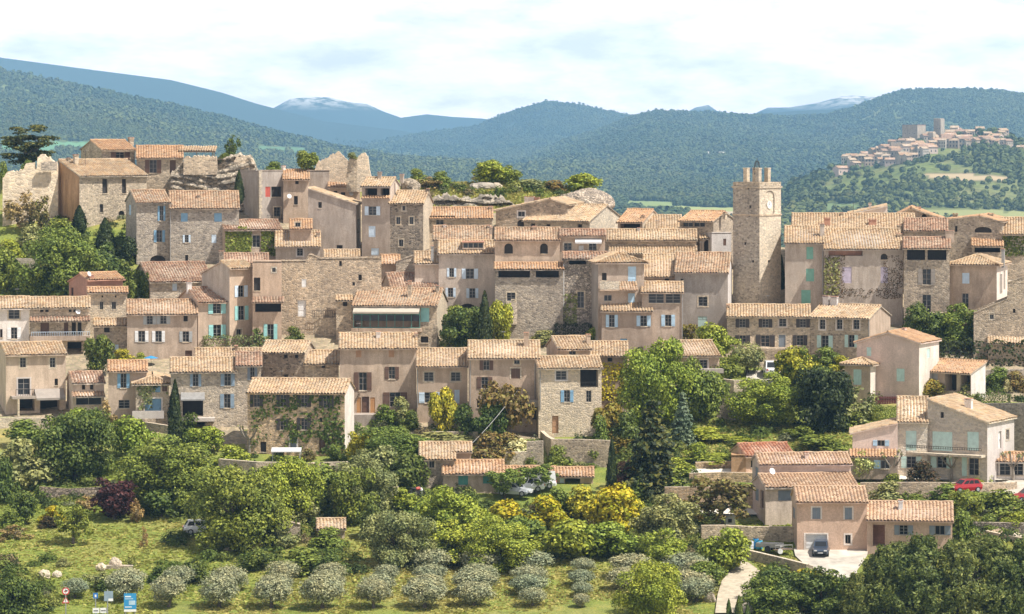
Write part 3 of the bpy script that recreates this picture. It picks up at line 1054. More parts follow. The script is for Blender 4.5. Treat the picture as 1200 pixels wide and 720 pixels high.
q.poly([(u0, -.02, zt), (u1, -.02, zt), (u1, -.9, zb_), (u0, -.9, zb_)], 'stone_grey'); q.poly([(u0, -.02, zt), (u0, -.9, zb_), (u0, 0, zb_)], 'stone_grey'); q.poly([(u1, -.02, zt), (u1, 0, zb_), (u1, -.9, zb_)], 'stone_grey')
q.build('buttress', h.root)
h = house('C9', 'cream house with two white windows under a white awning', 656, 709, 276, 388, ('g', 270), 'beige', 'tile_brown', 'W 661 285 670 296.5; W 690 285 699 296.5; D 678 288 684 297 white', dep=6)
u0, zt = h.loc('F', 674, 279.5); u1, zb_ = h.loc('F', 705, 283.5)
q = MB(); q.poly([(u0, 0, zt), (u1, 0, zt), (u1, -1.1, zb_), (u0, -1.1, zb_)], 'canvas_white'); q.box(u0, -1.11, zb_ - .2, u1, -1.09, zb_ + .01, 'canvas_white'); q.build('awning', h.root)
h = house('C9low', 'dark dry-stone wall house with a tall arched window', 660, 714, 303, 397, ('s', 296.5), 'dry_stone', 'tile_brown', 'l 667 304.5 687 310; W 676.5 342 684.5 361')
downpipe(h, 660.6, 310, 360, 'dish_white')
house('C15', 'small house with an orange roof over a dark porch behind the long roof', 724, 753, 260, 310, ('g', 246), 'warm', 'tile_orange', 'l 727 262 750 269', sx=776, sidewall='stone_pale', chim=[(752, 254, 756, .3)])
house('C15b', 'house with a rumpled tan roof and a skylight behind the long roof', 757, 798, 268, 314, ('g', 253), 'warm', 'tile_tan', '')
house('C16', 'house with a strip of attic glazing beside the clock tower', 797, 836, 258.5, 322, ('g', 248), 'stone', 'tile_orange', 'w 800 260 812 266 slate; w 813 260 826 266 slate', sx=862, sidewall='stone', chim=[(848, 248, 851, .6)])
house('C16c', 'narrow grey house with a dark arch and a tan roof before the clock tower', 820, 835, 279, 330, ('g', 270), 'grey_plaster', 'tile_tan', 'a 825 281.5 833 297')
house('C16b', 'narrow sunlit white house with brown shutters against the clock tower', 834, 857, 273, 334, ('n',), 'white_plaster', 'tile_tan', 's 847.5 280 851 288 brown; s 847 303 855 313.5 brown', yaw=14, dep=5)
house('C10', 'long plain stone house under one long tan roof', 709, 816, 281, 343, ('g', 270), 'stone', 'tile_tan', '', dep=6, chim=[(747, 270, 749.5, .9, 'white_plaster')])
house('C10low', 'narrow lean-to roof over a plain wall, under the long stone house', 714, 816, 297, 350, ('s', 290), 'stone', 'tile_tan', 'd 722 298 732 303')
house('C12back', 'plaster house with a steep mottled roof between the two villas', 754, 792, 324, 388, ('g', 299), 'warm', 'tile_tan', 'd 779 325.5 784 331')
h = house('C11', 'plaster house with a hipped roof, recessed balcony and pale-blue shutter', 701, 755, 307.5, 415, ('h', 288), 'beige', 'tile_tan', 's 736 312.5 745.5 330 light_blue; d 705.5 320 711 329; w 708 346 717 353 white; s 736 344 744 356 light_blue', sx=689, dep=9, sidewall='grey_plaster')
skirt_roof(h, 724, 330.5, 746, 340, 1.2, 'tile_old', 'beige')
front_box(h, 'balcony', 701.5, 329.5, 724, 339, -1.2, -1.0, 'stone_pale')
front_box(h, 'balcony_floor', 701.5, 338, 746, 340.5, -1.19, -0.004, 'warm')
h = house('C11b', 'lower block of plaster with blue shutters under a narrow roof, below the recessed balcony', 705, 764, 364, 421, ('s', 355), 'beige', 'tile_tan', 'o 710 369 724 383.5 light_blue; o 746 370 762.5 382.5 light_blue; s 727 397 735 407.5 blue', dep=3)
h = house('C11c', 'plaster block with a glazed loggia and one pair of pale-blue shutters', 752, 800, 342, 419, ('s', 332), 'beige', 'tile_tan', 'w 760 344.5 778 355.5 slate; w 780 344.5 797.5 355.5 slate; o 775 369 791 382.5 light_blue', dep=4)
downpipe(h, 799.5, 345, 400)
house('C12', 'tall plain plaster house with one dark window beside the clock tower', 791, 853, 319, 394, ('g', 297), 'grey_plaster', 'tile_old', 'W 818.5 348 829 359; s 818 371 828.5 387 mint; d 797.5 327 801 332', sx=857, sidewall='white_plaster')
# --- clock tower
h = house('T', 'tall square stone clock tower with three pillars on top', 859, 890, 217, 360, ('n',), 'stone_grey', 'tile_old', 'd 878 241 880.5 244; d 877 251 879 254; d 872 284 874.5 287; d 881 305 883.5 308; R:d 900 305 903 308; d 876 219 878 222', sx=915, dep=4.6, sidewall='stone_pale', name='clock_tower', cat='tower', zdown=5)  # grey stone darkens the shaded face, pale stone brightens the sunny one
W = h.W
for nm, py, t, pr in (('cornice', 219.5, .22, .14), ('string_course', 252, .2, .1)):
    z = h.loc('F', 875, py)[1]
    q = MB(); q.box(-pr, -pr, z - t / 2, W + pr, h.dep + pr, z + t / 2, 'ashlar'); q.build(nm, h.root)
zt = h.loc('F', 875, 217)[1]
q = MB()
for (a, b, c, d) in ((0, 0, W, .4), (0, h.dep - .4, W, h.dep), (0, .4, .4, h.dep - .4), (W - .4, .4, W, h.dep - .4)):
    q.box(a, b, zt - .05, c, d, zt + .38, 'stone')
q.build('parapet', h.root)
zp = h.loc('F', 880, 197)[1]
for (a, b) in ((-1, -1), (1, -1), (-1, 1), (1, 1)):
    a, b = W / 2 + a * .98 - .3, h.dep / 2 + b * .98 - .3
    q = MB(); q.box(a, b, zt - .1, a + .6, b + .6, zp - .12, 'ashlar'); q.box(a - .05, b - .05, zp - .12, a + .65, b + .65, zp, 'stone_pale'); q.build('pillar', h.root)
zi = h.loc('F', 890, 186)[1]
q = MB(); cxx, cyy = W / 2, h.dep / 2
for i in range(8):
    an = i * math.pi / 4
    q.tube([(cxx + .5 * math.cos(an), cyy + .5 * math.sin(an), zp - .3), (cxx + .34 * math.cos(an), cyy + .34 * math.sin(an), zp + .25), (cxx + .28 * math.cos(an), cyy + .28 * math.sin(an), zp + .7), (cxx, cyy, zp + .95)], .03, 'iron', 5)
q.tube([(cxx, cyy, zp + .8), (cxx, cyy, zi)], .04, 'iron', 5); q.tube([(cxx - .25, cyy, zi - .35), (cxx + .25, cyy, zi - .35)], .03, 'iron', 5)
bc = q.build('bell_cage', h.root)
q = MB(); q.tube([(cxx, cyy, zp - .9), (cxx, cyy, zp - .75), (cxx, cyy, zp - .3), (cxx, cyy, zp - .1)], [.42, .36, .25, .1], 'iron', 12); q.build('bell', bc)
sc_, zc = h.loc('R', 901.5, 240)
fm = h.FM['R']
q = MB(); n = 20
pts = [fm(sc_ + .5 * math.cos(2 * math.pi * i / n), -.05, zc + .5 * math.sin(2 * math.pi * i / n)) for i in range(n)]
q.poly(pts, 'clock_white')
for i in range(n):
    j = (i + 1) % n
    a, b = 2 * math.pi * i / n, 2 * math.pi * j / n
    f2 = lambda r, t, d: fm(sc_ + r * math.cos(t), d, zc + r * math.sin(t))
    q.poly([f2(.5, a, -.05), f2(.5, b, -.05), f2(.58, b, -.08), f2(.58, a, -.08)], 'stone_pale'); q.poly([f2(.58, a, -.08), f2(.58, b, -.08), f2(.58, b, 0), f2(.58, a, 0)], 'stone_pale')
ck = q.build('clock_face', h.root)
q = MB()
q.boxm(fm, sc_ - .03, -.075, zc, sc_ + .03, -.06, zc + .36, 'iron'); q.boxm(fm, sc_ - .25, -.075, zc - .03, sc_, -.06, zc + .03, 'iron')
for i in range(12):
    a = i * math.pi / 6
    q.boxm(fm, sc_ + .42 * math.cos(a) - .025, -.07, zc + .42 * math.sin(a) - .025, sc_ + .42 * math.cos(a) + .025, -.058, zc + .42 * math.sin(a) + .025, 'iron')
q.build('clock_hand', ck)
q = MB(); r = .95; zz = h.loc('R', 901, 232)[1]
ar = [fm(sc_ + r, -.06, h.loc('R', 901, 250)[1])] + [fm(sc_ + r * math.cos(math.pi * i / 10), -.06, zz + r * math.sin(math.pi * i / 10)) for i in range(8)]
q.tube(ar, .07, 'stone_dark', 5); q.build('arch_moulding', h.root)
# --- cluster beside the tower, and the hill's other shoulder
house('F6', 'white end wall with a single sloping roof edge, highest of the roofs beyond the tower', 996, 1040, 251, 300, ('m', 241.5), 'white_plaster', 'tile_tan', '', dep=8, chim=[(1018, 238, 1021, .1, 'white_plaster')])
house('F7', 'low gable facing out between the big tan roofs, chimneys at its foot', 1044, 1104, 256, 312, ('f', 1068, 244, 257), 'stone', 'tile_orange', 'd 1061 250 1067 255; a 1080 251 1086 257', dep=8, chim=[(1073, 243, 1079, .05, 'salmon')])
house('F5', 'stone house with a wide arched window under a shallow gable', 1107, 1174, 258, 334, ('f', 1148, 253.5, 260), 'stone', 'tile_orange', 'a 1142 266 1162 273; d 1119 265 1122 272', dep=9, yaw=-16, chim=[(1117, 250, 1122, .3, 'stone_dark'), (1158, 251, 1164, .5)])
house('F5b', 'low tiled lean-to below the arched window', 1139, 1175, 288, 344, ('s', 281), 'stone', 'tile_orange', 'l 1142 289.5 1172 296')
house('F8', 'house with a broad tan roof over an ivy-hung wall at the hill edge', 1172, 1240, 274, 340, ('g', 256), 'stone', 'tile_tan', 'd 1180 278 1184 283')
house('F1b', 'house under the widest rumpled tan roof of the cluster beyond the tower', 928, 1072, 272, 335, ('g', 251), 'stone', 'tile_tan', '', chim=[(966, 254.5, 973, .35, 'salmon'), (1018, 256, 1027, .4, 'salmon'), (985, 249, 988, .9)])
house('F1c', 'house with a rusty brown roof squeezed behind the covered balcony', 1060, 1110, 270, 345, ('g', 257), 'stone', 'tile_brown', '', chim=[(1051, 264, 1056, .2, 'stone')])
h = house('F1', 'grey plaster house with two green shutters beside the clock tower', 920, 965, 284.5, 374, ('g', 266), 'grey_plaster', 'tile_tan', 's 945 289.5 953 304 green; s 944.5 315 954 330 green; s 939 340 950 356 green', chim=[(961, 262, 966, .4)])
downpipe(h, 964, 288, 345)
house('F2', 'grey stained house with lilac shutters and an open attic terrace', 966, 1058, 291.5, 380, ('g', 269), 'grey_plaster', 'tile_tan',
      'l 971 293.5 1011 300 salmon; a 1032 297.5 1040 304.5; s 987 313 998 332 lilac; s 1032 313 1040.5 332 lilac', yaw=-2, chim=[(1051, 274, 1057, .6, 'stone')])
h = house('F3', 'tall stone house with a covered wooden balcony under the roof', 1059, 1113, 290.5, 386, ('g', 279), 'stone', 'tile_brown',
          'r 1063 292 1084 305; r 1087 292 1109 305; O 1081 315.5 1091 334 taupe; w 1081 345.5 1091 366 brown', chim=[(1108, 270, 1118, .9, 'beige')])
front_box(h, 'balcony', 1065, 366, 1105, 369, -1.1, -.003, 'stone_pale')
house('F4', 'plaster house with a pale-blue shutter and a brown door high on the wall', 1113, 1168, 309.5, 385, ('h', 290), 'beige', 'tile_tan', 's 1127.5 320 1136 332.5 pale_blue; w 1127.5 344 1135 361.5 brown; R:s 1171.5 322 1174.5 345 taupe; R:s 1176 318 1178 340 taupe', sx=1181, dep=9, sidewall='white_plaster', chim=[(1174, 291, 1176, .5, 'zinc')])
house('F9', 'stepped grey wall house with two tiny windows above the dark hedge', 1141, 1225, 367, 420, ('p', [(1141, 367), (1180, 351), (1181.5, 331), (1225, 316)]), 'stone', 'tile_old', 'W 1160 367.5 1164.5 374; d 1187 362 1190 367', dep=8)
house('F9b', 'low roof of pale tiles just above the dark hedge', 1158, 1225, 401.5, 426, ('s', 390), 'stone', 'tile_tan', '')
h = house('F10', 'long two-storey stone house with dark open shutters below the tower', 852, 949, 370.5, 413, ('g', 358), 'stone', 'tile_tan',
          'o 862 374 878 384 dark; o 889 374 905 384 dark; W 913 373.5 921.5 383 wsur; o 933 374 949 384 dark; o 861.5 393 879 405 dark; o 885.5 393 908 406.5 dark; S 912.5 392.5 920.5 407 slate; o 929 393 946 405 dark', chim=[(851.5, 357.5, 854.5, .7)])
front_box(h, 'terrace', 861, 407, 931, 424, -2.4, -.004, 'stone')
front_rail(h, 889, 408, 932, 416, -2.3)
h = house('F11', 'two-storey stone house with mint shutters, joined to the long one with dark shutters', 949, 1019, 371, 415, ('g', 357), 'stone', 'tile_tan',
          'W 960.5 374.5 967 386 wsur; W 980.5 374.5 987 386 wsur; W 1000 374.5 1007 386 wsur; o 957.5 393 976 407.5 mint; o 990 392.5 1005.5 407 mint', sx=1043, sidewall='beige', chim=[(965, 346.5, 971.5, .95, 'white_plaster'), (974, 347, 981.5, .95, 'white_plaster')])
downpipe(h, 1018.6, 374, 414)
# --- pink house and stone villa
h = house('F12', 'rose plaster house with a shallow gable and closed green shutters', 1004, 1077, 401.5, 466, ('f', 1041, 390, 402), 'rose', 'tile_orange', 's 1015.5 407 1021 417.5 mint; s 1050.5 432 1060 447 mint; R:s 1086 409 1090 420 mint', sx=1100, dep=7, sidewall='white_plaster', chim=[(1058, 386, 1061, .6)])
house('F12l', 'small square wing with a pyramid roof and green shutters', 990, 1020, 426, 470, ('h', 418.5), 'beige', 'tile_tan', 's 1000 433 1009.5 451 mint; R:s 1027 432 1033.5 450 mint', sx=1037, dep=5, sidewall='white_plaster')
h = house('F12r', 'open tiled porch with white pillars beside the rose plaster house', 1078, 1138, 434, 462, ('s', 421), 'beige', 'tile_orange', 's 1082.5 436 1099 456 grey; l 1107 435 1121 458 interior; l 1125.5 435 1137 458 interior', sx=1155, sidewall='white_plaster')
h = house('F13', 'stone villa with mint shutters and a long first-floor balcony', 1087, 1157, 468, 561, ('m', 495), 'villa_stone', 'tile_tan',
          'd 1102 483 1106 490; s 1092.5 505.5 1116 528 mint; s 1133.5 506 1147 528 mint; o 1091 535 1116 548 mint; s 1127 536 1133 558 mint; W 1135 537 1147 557; R:D 1170 506 1173.5 526 white; R:W 1179 504 1182.5 516', sx=1188, dep=8, sidewall='white_plaster', chim=[(1131.5, 465, 1139, .4, 'white_plaster')])
front_box(h, 'balcony', 1050, 528, 1155, 530.5, -1.3, -.004, 'stone_pale')
front_rail(h, 1050, 519.5, 1155, 528, -1.25)
house('F13l', 'stone wing with one mint shutter at the end of the long balcony', 1052, 1087, 493.5, 561, ('s', 466), 'villa_stone', 'tile_tan', 's 1061.5 505 1074 528 mint; o 1056 535 1080 548.5 mint', dep=6.5)
h = house('F13w', 'low rose plaster wing with a slanting top and small blue window', 999, 1052, 508, 563, ('m', 496.5), 'rose', 'tile_tan', 'o 1023 516 1042 523 light_blue', dep=6)
skirt_roof(h, 994.5, 526.5, 1050.5, 534, 1.6, 'tile_orange', 'rose')
f = front_box(h, 'lower_room', 996, 534, 1052, 560, -1.4, -.004, 'beige')
fmw = lambda a, d, z: (a, d - 1.4, z)
u0, zt = h.loc('F', 1032, 538); u1, zb_ = h.loc('F', 1042.5, 548)
ho = dict(s0=u0, s1=u1, z0=zb_, z1=zt, dep=-.02)
window(h.root, fmw, ho, 'w', 'white')
shutter(h.root, fmw, u0 - .75, zb_, u0 - .02, zt, -.05, 'light_blue')
# glazed porch of the villa
h = house('F13p', 'glazed porch with a tiled roof at the end of the stone villa', 1161, 1215, 540, 564, ('s', 531), 'white_plaster', 'tile_orange', 'w 1163 542 1170 557; w 1171.5 542 1184 557; w 1186 542 1199 557')
# --- new houses below
h = house('N1', 'small house with a bright red tiled roof, hindmost of the new houses', 874, 930, 534, 558, ('g', 521), 'pink', 'tile_red', 'd 880 540 884 548', sx=857)
house('N1b', 'flat-roofed ochre shed beside the red tiled house', 857, 874, 533.5, 558, ('n',), 'ochre', 'tile_red', '', dep=3)
house('N2', 'rose grey house with a pinkish roof behind the house with grey shutters', 890, 997, 544, 606, ('g', 532.5), 'rose', 'tile_pink', 'L:s 885 546.5 888.5 560 slate', sx=882, chim=[(943, 530, 947, .5)])
h = house('N3', 'middle house of the new group with grey shutters on a pale wall', 897, 1004, 570.5, 617, ('g', 557), 'pale', 'tile_pink', 's 912 575 927 587 slate; L:s 885 572 889 586 slate; L:D 891 574 895 595 brown', sx=882, sidewall='rose')
dish(h, 904, 552, .36)
h = house('N4', 'pink two-storey house with a white garage door and grey shuttered windows', 934, 1016, 587.5, 648, ('g', 571.5), 'pink', 'tile_pink', 'S 952 595 961.5 608.5 slate wsur; S 990 595 998.5 609 slate wsur; g 944 626.5 969 648 white wsur; w 990.5 627 997 637.5 white wsur; L:s 929 593 931.5 606 slate', sx=927.5)
house('N5', 'single-storey pink house with an entrance recess and blue-grey shutters', 1016, 1116, 608.5, 650, ('g', 588.5), 'pink', 'tile_pink', 'l 1023 615 1037 640 salmon; o 1048 615.5 1070 627 slate; o 1089 616 1114 627 slate', chim=[(1053, 585, 1058, .6, 'dish_white')])
# --- left flank
h = house('G1', 'white house with white shutters at the far edge of the village', -8, 34, 361, 418, ('g', 349), 'white_plaster', 'tile_tan', 'W 10 362.5 23 374; o 8.5 384 24.5 397.5 white; d 0 386 3 396')
h = house('G2', 'stone house with a long light-blue railed balcony under a lean-to roof', 34.5, 105, 360.5, 416, ('g', 349.5), 'stone', 'tile_tan',
          'd 47 362.5 51 366; d 53 362.5 57 366; d 80.5 362 84 366; d 86 362 90 366; D 47.5 377 57.5 392 brown; D 75 378 80 392 brown; d 84 378 89 392; d 91 378 95.5 392; l 79 401 95.5 417 interior')
skirt_roof(h, 34.5, 371.5, 106, 376.5, 1.5, 'tile_brown', 'stone')
front_box(h, 'balcony', 35, 393.5, 105.5, 399, -1.4, -.004, 'beige')
front_rail(h, 37, 388.5, 105, 394, -1.35, 'paint_pale_blue')
front_rail(h, 79, 417, 96, 423, -1.2, 'paint_pale_blue')
dish(h, 91.5, 365)
house('G3', 'salmon plaster house with a roof terrace, standing highest above the white shutters', 102, 144, 327.5, 385, ('g', 321), 'salmon', 'tile_orange', 'L:d 83 337 86 347', sx=81, dep=5, chim=[(104, 325, 109, .1, 'salmon')])
dish(HOUSES['G3'], 103, 321)
house('G3s', 'stone house with two little windows below the salmon roof terrace', 103, 149, 342.5, 392, ('s', 338), 'stone_pale', 'tile_orange', 'W 117 354 121 363; W 131 354 136 362.5; d 119 346.5 121 349; d 134.5 346.5 136.5 349')
house('G3b', 'stone shed with a straw-coloured lean-to roof', 110, 150, 381.5, 413, ('s', 374.5), 'stone', 'tile_tan', 'd 122 382 128.5 390; s 133.5 404 139 414 pale_blue')
h = house('G4', 'two-storey house with three pairs of white or grey shutters on the lower floor', 149, 231, 368, 421, ('g', 352.5), 'warm', 'tile_old',
          'o 168 370 183 380.5 grey; o 183.5 369.5 199.5 380 grey; d 215 368.5 220 377; O 162 388 170 401 white; O 182 388 189.5 401 white; O 214 388.5 221.5 401 grey; D 217 411 225 421 brown')
h = house('G5', 'tan house with two upper windows and a tall dark door over an awning', 7, 77, 415.5, 487, ('g', 403), 'beige', 'tile_tan',
          'W 23.5 419.5 30.5 431; W 58.5 419.5 65 431; W 21 444 35 463 wsur; d 64 444 68 452; l 22 466 41 482 interior; l 47 466 70 486 interior', sx=-3, yaw=None)
front_rail(h, 17, 456, 39, 464, -.9)
u0, zt = h.loc('F', 40, 456); u1, zb_ = h.loc('F', 74, 465)
q = MB(); q.poly([(u0, -.05, zt), (u1, -.05, zt), (u1, -1.7, zb_), (u0, -1.7, zb_)], 'paint_taupe'); q.box(u0, -1.71, zb_ - .25, u1, -1.69, zb_ + .01, 'paint_taupe'); q.build('awning', h.root)
front_box(h, 'balcony', 12, 464, 40, 467, -1.6, -.004, 'grey_plaster')
q = MB(); u0, zt = h.loc('F', 19, 467); _u, zb_ = h.loc('F', 19, 487); q.tube([(u0, -1.5, zb_), (u0, -1.5, zt)], .14, 'stone_pale', 8); q.build('pillar', h.root)
h = house('G6', 'little house with two small brown windows and a sloping glass annex', 85, 122, 448.5, 491, ('g', 437), 'pale', 'tile_brown', 'd 96 450 100 457; d 105.5 450 109.5 457; w 89 466 119 475', sx=79)
skirt_roof(h, 83, 460, 122, 464.5, 1.4, 'tile_pink', 'pale')
h = house('G7', 'peach house with blue open shutters beside the round-roofed barn', 127, 172, 434.5, 495, ('g', 424), 'warm', 'tile_orange', 'o 137.5 438 152 455 blue; w 139 469 152 479')
h = house('G8', 'stone barn with a wide shallow roof, blue door and blue window', 159, 198, 449.5, 500, ('h', 424), 'stone', 'tile_tan', 's 179 451 188 460 blue; D 170 467.5 189 489 blue wsur; s 190 450 196 459 brown', dep=11)
front_box(h, 'balcony', 155, 481, 192, 490, -1.2, -1.05, 'white_plaster')
h = house('G9', 'grey stone house with blue-grey shutters and a dark porch under an awning', 200, 277, 435.5, 502, ('g', 420.5), 'stone_grey', 'tile_tan',
          'O 226 438.5 232.5 453 steel; o 258.5 437 275 452.5 steel; o 258 462 274.5 478.5 steel; l 214 466 238 488 interior; l 218 495 240 503 interior')
u0, zt = h.loc('F', 212, 460); u1, zb_ = h.loc('F', 240, 467)
q = MB(); q.poly([(u0, -.05, zt), (u1, -.05, zt), (u1, -1.6, zb_), (u0, -1.6, zb_)], 'zinc'); q.box(u0, -1.61, zb_ - .15, u1, -1.59, zb_ + .01, 'zinc'); q.build('awning', h.root)
front_box(h, 'terrace', 214, 489, 252, 493, -1.6, -.004, 'pale')
house('G9r', 'low house under a long straw roof below the hedge', 229, 306, 420.5, 478, ('g', 409.5), 'warm', 'tile_tan', '', dep=4, chim=[(275, 405, 278.5, .8, 'wood_old')])
house('G9c', 'narrow link house with one dark shuttered window and a red-brown roof', 277, 306, 428, 500, ('g', 414), 'stone_grey', 'tile_brown', 'o 290 430.5 301.5 445.5 slate')
h = house('G10', 'square dark stone house with three tiny windows under a tan roof', 306, 357, 412.5, 476, ('g', 400.5), 'stone_dark', 'tile_tan', 'd 332.5 414 337 420; d 345.5 414 349.5 420; d 332.5 439 337.5 447', sx=369, sidewall='stone_pale')
house('G10r', 'brown stone lean-to with a tan roof beside the square dark house', 357, 397, 426, 479, ('s', 412), 'stone', 'tile_tan', 'd 377 427 381 431.5')
h = house('G11', 'ivy-grown house with three rows of black shutters under a slanting roof', 290, 404, 459.5, 532, ('g', 444.5), 'stone_ochre', 'tile_tan',
          'o 293 462.5 308.5 477 dark; o 324 462.5 339.5 477 dark; o 348 462.5 364.5 477 dark; o 374 463.5 391 478.5 dark; o 324 490.5 339.5 504 dark; o 348 490 364.5 504 dark; d 374 489.5 377.5 495; D 340 511.5 347.5 525 slate wsur; D 374 513 381 531 brown; d 305 518 312 530; s 285 462 288 480 slate',
          sx=415, sidewall='white_plaster', chim=())
# --- turquoise shutter terrace
house('H9', 'house with a wide pinkish roof and ivy on its end wall', 176, 250, 330, 366, ('g', 308.5), 'stone_grey', 'tile_brown', 's 202 332.5 207.5 341 pale_blue', sx=155)
house('H7', 'low house with a reddish roof and a mossy chimney below the ivy-covered one', 262, 314, 308.5, 352, ('g', 298), 'warm', 'tile_brown', '', chim=[(256.5, 294, 262, .3, 'stone_dark')])
h = house('H2', 'tall narrow house with white shutters over turquoise shutters', 269, 296, 314, 411, ('g', 307, 3.4), 'warm', 'tile_tan', 'o 275 335 290 348.5 pale_blue; o 275 359 291 375.5 turquoise; W 277 386 283 393', sx=236, sidewall='grey_plaster')
h = house('H1', 'low tan house with two turquoise shuttered windows and a gabled roof', 232, 270, 354, 413, ('g', 338), 'warm', 'tile_brown', 'o 244 355.5 264.5 368 turquoise; o 244.5 381 264.5 397 turquoise', sx=208, sidewall='warm', chim=[(219, 330, 224, .9, 'white_plaster')])
h = house('H3', 'tan house with a dark glazed loggia above turquoise doors', 296, 330, 306.5, 412, ('n',), 'warm', 'tile_old', 'd 297.5 325.5 305 341; W 319 314 323 319; l 299 354.5 331 366; o 309 380 325 400 turquoise', dep=5)
skirt_roof(h, 295, 348.5, 333, 354.5, 0.9, 'tile_brown', 'warm')
# --- middle row
h = house('S1', 'three-storey tan house with brown shutters and an outside stair', 398, 488, 408, 490, ('g', 391.5), 'beige', 'tile_tan',
          's 417 410.5 423.5 419 wood; s 455.5 410.5 462 419 wood; o 451 430 467.5 444.5 brown; o 415 436.5 435.5 458 brown; o 449 460 477 477 brown; D 424 465 432.5 484 brown; s 418 466 423 484 orange_wood; s 434 466 439.5 484 orange_wood', chim=[(441, 388.5, 446, .7, 'white_plaster'), (486, 390.5, 489, .7)])
front_box(h, 'terrace', 407, 484, 480, 512, -3.0, -.004, 'grey_plaster')
q = MB()
u0, zt = h.loc('F', 422, 458); u1, zb_ = h.loc('F', 408, 484)
for i in range(12):
    t = i / 12
    q.box(u0 + (u1 - u0) * (t + 1 / 12), -1.1, zt + (zb_ - zt) * (t + 1 / 12) - .25, u0 + (u1 - u0) * t, -.004, zt + (zb_ - zt) * (t + 1 / 12), 'wood_old')
st = q.build('stair', h.root)
h = house('S2', 'house with two grey upper windows and a row of pale-blue shutters below', 488.5, 548, 429, 496, ('g', 409.5), 'warm', 'tile_tan', 'W 497 436.5 508 447; W 528.5 436.5 539.5 447; o 491 460 515.5 472.5 pale_blue; w 517 460 531 471 taupe; s 532.5 457 538.5 473 pale_blue')
downpipe(h, 489.2, 433, 478)
h = house('S3', 'house with one chimney and brown shutters on its dark openings, next to the pale-blue shutters', 549, 632, 419.5, 506, ('g', 400.5), 'beige', 'tile_tan',
          'o 562 419.8 578 434 brown; W 602.5 420 609 427; S 599 432 609.5 444 brown; o 559 442 577 455.5 brown; s 601 454 610 464 brown; d 559 470 565 478; D 624 476 631 492 dark', chim=[(614, 389.5, 619.5, .7)])
front_box(h, 'balcony', 611, 468, 632, 476, -1.6, -.004, 'grey_plaster')
downpipe(h, 627, 426, 470); downpipe(h, 551, 422, 478)
house('S5', 'small house with a double window standing just behind the blue-shuttered house', 654, 692, 409, 492, ('g', 395.5), 'warm', 'tile_tan', 'W 667 411 675 416', sx=641, chim=[(687, 392, 691.5, .4)])
house('S6', 'low house half hidden by the vine beside the big bright tree', 692, 735, 416.5, 482, ('g', 401.5), 'warm', 'tile_tan', 'd 712 417.5 717.5 424; d 719 436 725 443; D 708 460 718 470 brown')
house('S6b', 'scrap of straw-coloured roof behind the big bright tree', 735, 758, 437, 482, ('s', 419), 'warm', 'tile_tan', '')
h = house('S4', 'sunlit pale house with blue shutters and a recessed glazed balcony', 631, 705, 431, 513, ('g', 419), 'stone_pale', 'tile_tan',
          'W 651.5 435 664 445.5 wsur; l 680 433 701 454 slate; o 657 457.5 672 471.5 blue; W 687 458 693 471.5; D 647 487.5 654.5 508 wood; D 624 486 631 507 teal; d 692 495.5 694.5 499.5', yaw=6)
front_rail(h, 680, 448, 701.5, 454, .02)
downpipe(h, 633, 434, 480)
h = house('S7', 'low house with a white window and side balcony below the long stone house', 783, 843, 417, 456, ('g', 400.5), 'beige', 'tile_tan', 'W 820 422 829 432 wsur', sx=765)
front_box(h, 'balcony', 816, 432, 845, 437, -1.4, -.004, 'grey_plaster')
# --- low houses in the gardens
house('S8', 'small shed house with a pale straw roof and one window among the trees', 492, 533, 537.5, 574, ('g', 519.5), 'stone', 'tile_tan', 'W 503 540.5 509 548.5')
house('S8b', 'low tiled annex behind the shed with the straw roof', 530, 552, 528.5, 568, ('g', 519.5), 'beige', 'tile_tan', '')
h = house('S9', 'garden house with an orange roof and two green shutters', 519, 590, 554.5, 579, ('g', 540.5), 'beige', 'tile_orange', 's 537 557 548.5 568.5 teal; s 566 557.5 576 567 teal; d 524 571 532 581')
house('S9c', 'narrow strip of tiled shed behind the white cars', 590, 650, 553.5, 567, ('s', 548), 'warm', 'tile_orange', '')
house('S9b', 'low garage with an orange tiled roof and open front', 649, 695, 557.5, 567, ('s', 549), 'warm', 'tile_orange', 's 656 559 661 571 pale_blue; l 662 559 680 573 interior')
house('S10', 'stone hut with a broken straw roof among bushes below the orchard trees', 372, 404, 619, 632, ('g', 609.5), 'stone', 'tile_tan', '', sx=None)
house('S10b', 'roofless rubble hut beside the hut with a broken roof', 326, 352, 613, 630, ('p', [(326, 616), (340, 612), (352, 615)]), 'stone', 'tile_tan', 'd 330 618 334 626', dep=3)

for key, px, py in (('A2', 100, 176), ('B6', 462, 196), ('C1', 548, 252), ('C8', 608, 255), ('C10', 770, 258), ('C12', 822, 283), ('F1b', 1000, 238), ('F3', 1090, 268), ('S1', 420, 378), ('S3', 590, 388), ('G4', 210, 340), ('G1', 20, 338), ('F10', 900, 346), ('S4', 655, 406), ('G11', 330, 434), ('H5', 350, 258)):
    antenna(key, px, py)
# ------------------------------------------------------------------ ground of the near hill
CREST_X = [-500, 0, 60, 120, 200, 250, 300, 350, 420, 470, 500, 560, 640, 670, 700, 740, 800, 860, 930, 1000, 1100, 1200, 1700]
CREST_Y = [215, 204, 204, 206, 206, 204, 204, 206, 206, 212, 214, 213, 216, 224, 240, 262, 276, 280, 292, 292, 292, 296, 305]


def crest(px):
    return np.interp(px, CREST_X, CREST_Y)


def near_ground(px, py):
    """point of the hillside seen at photo pixel px,py (py below the crest)"""
    return at(px, py, D(py))


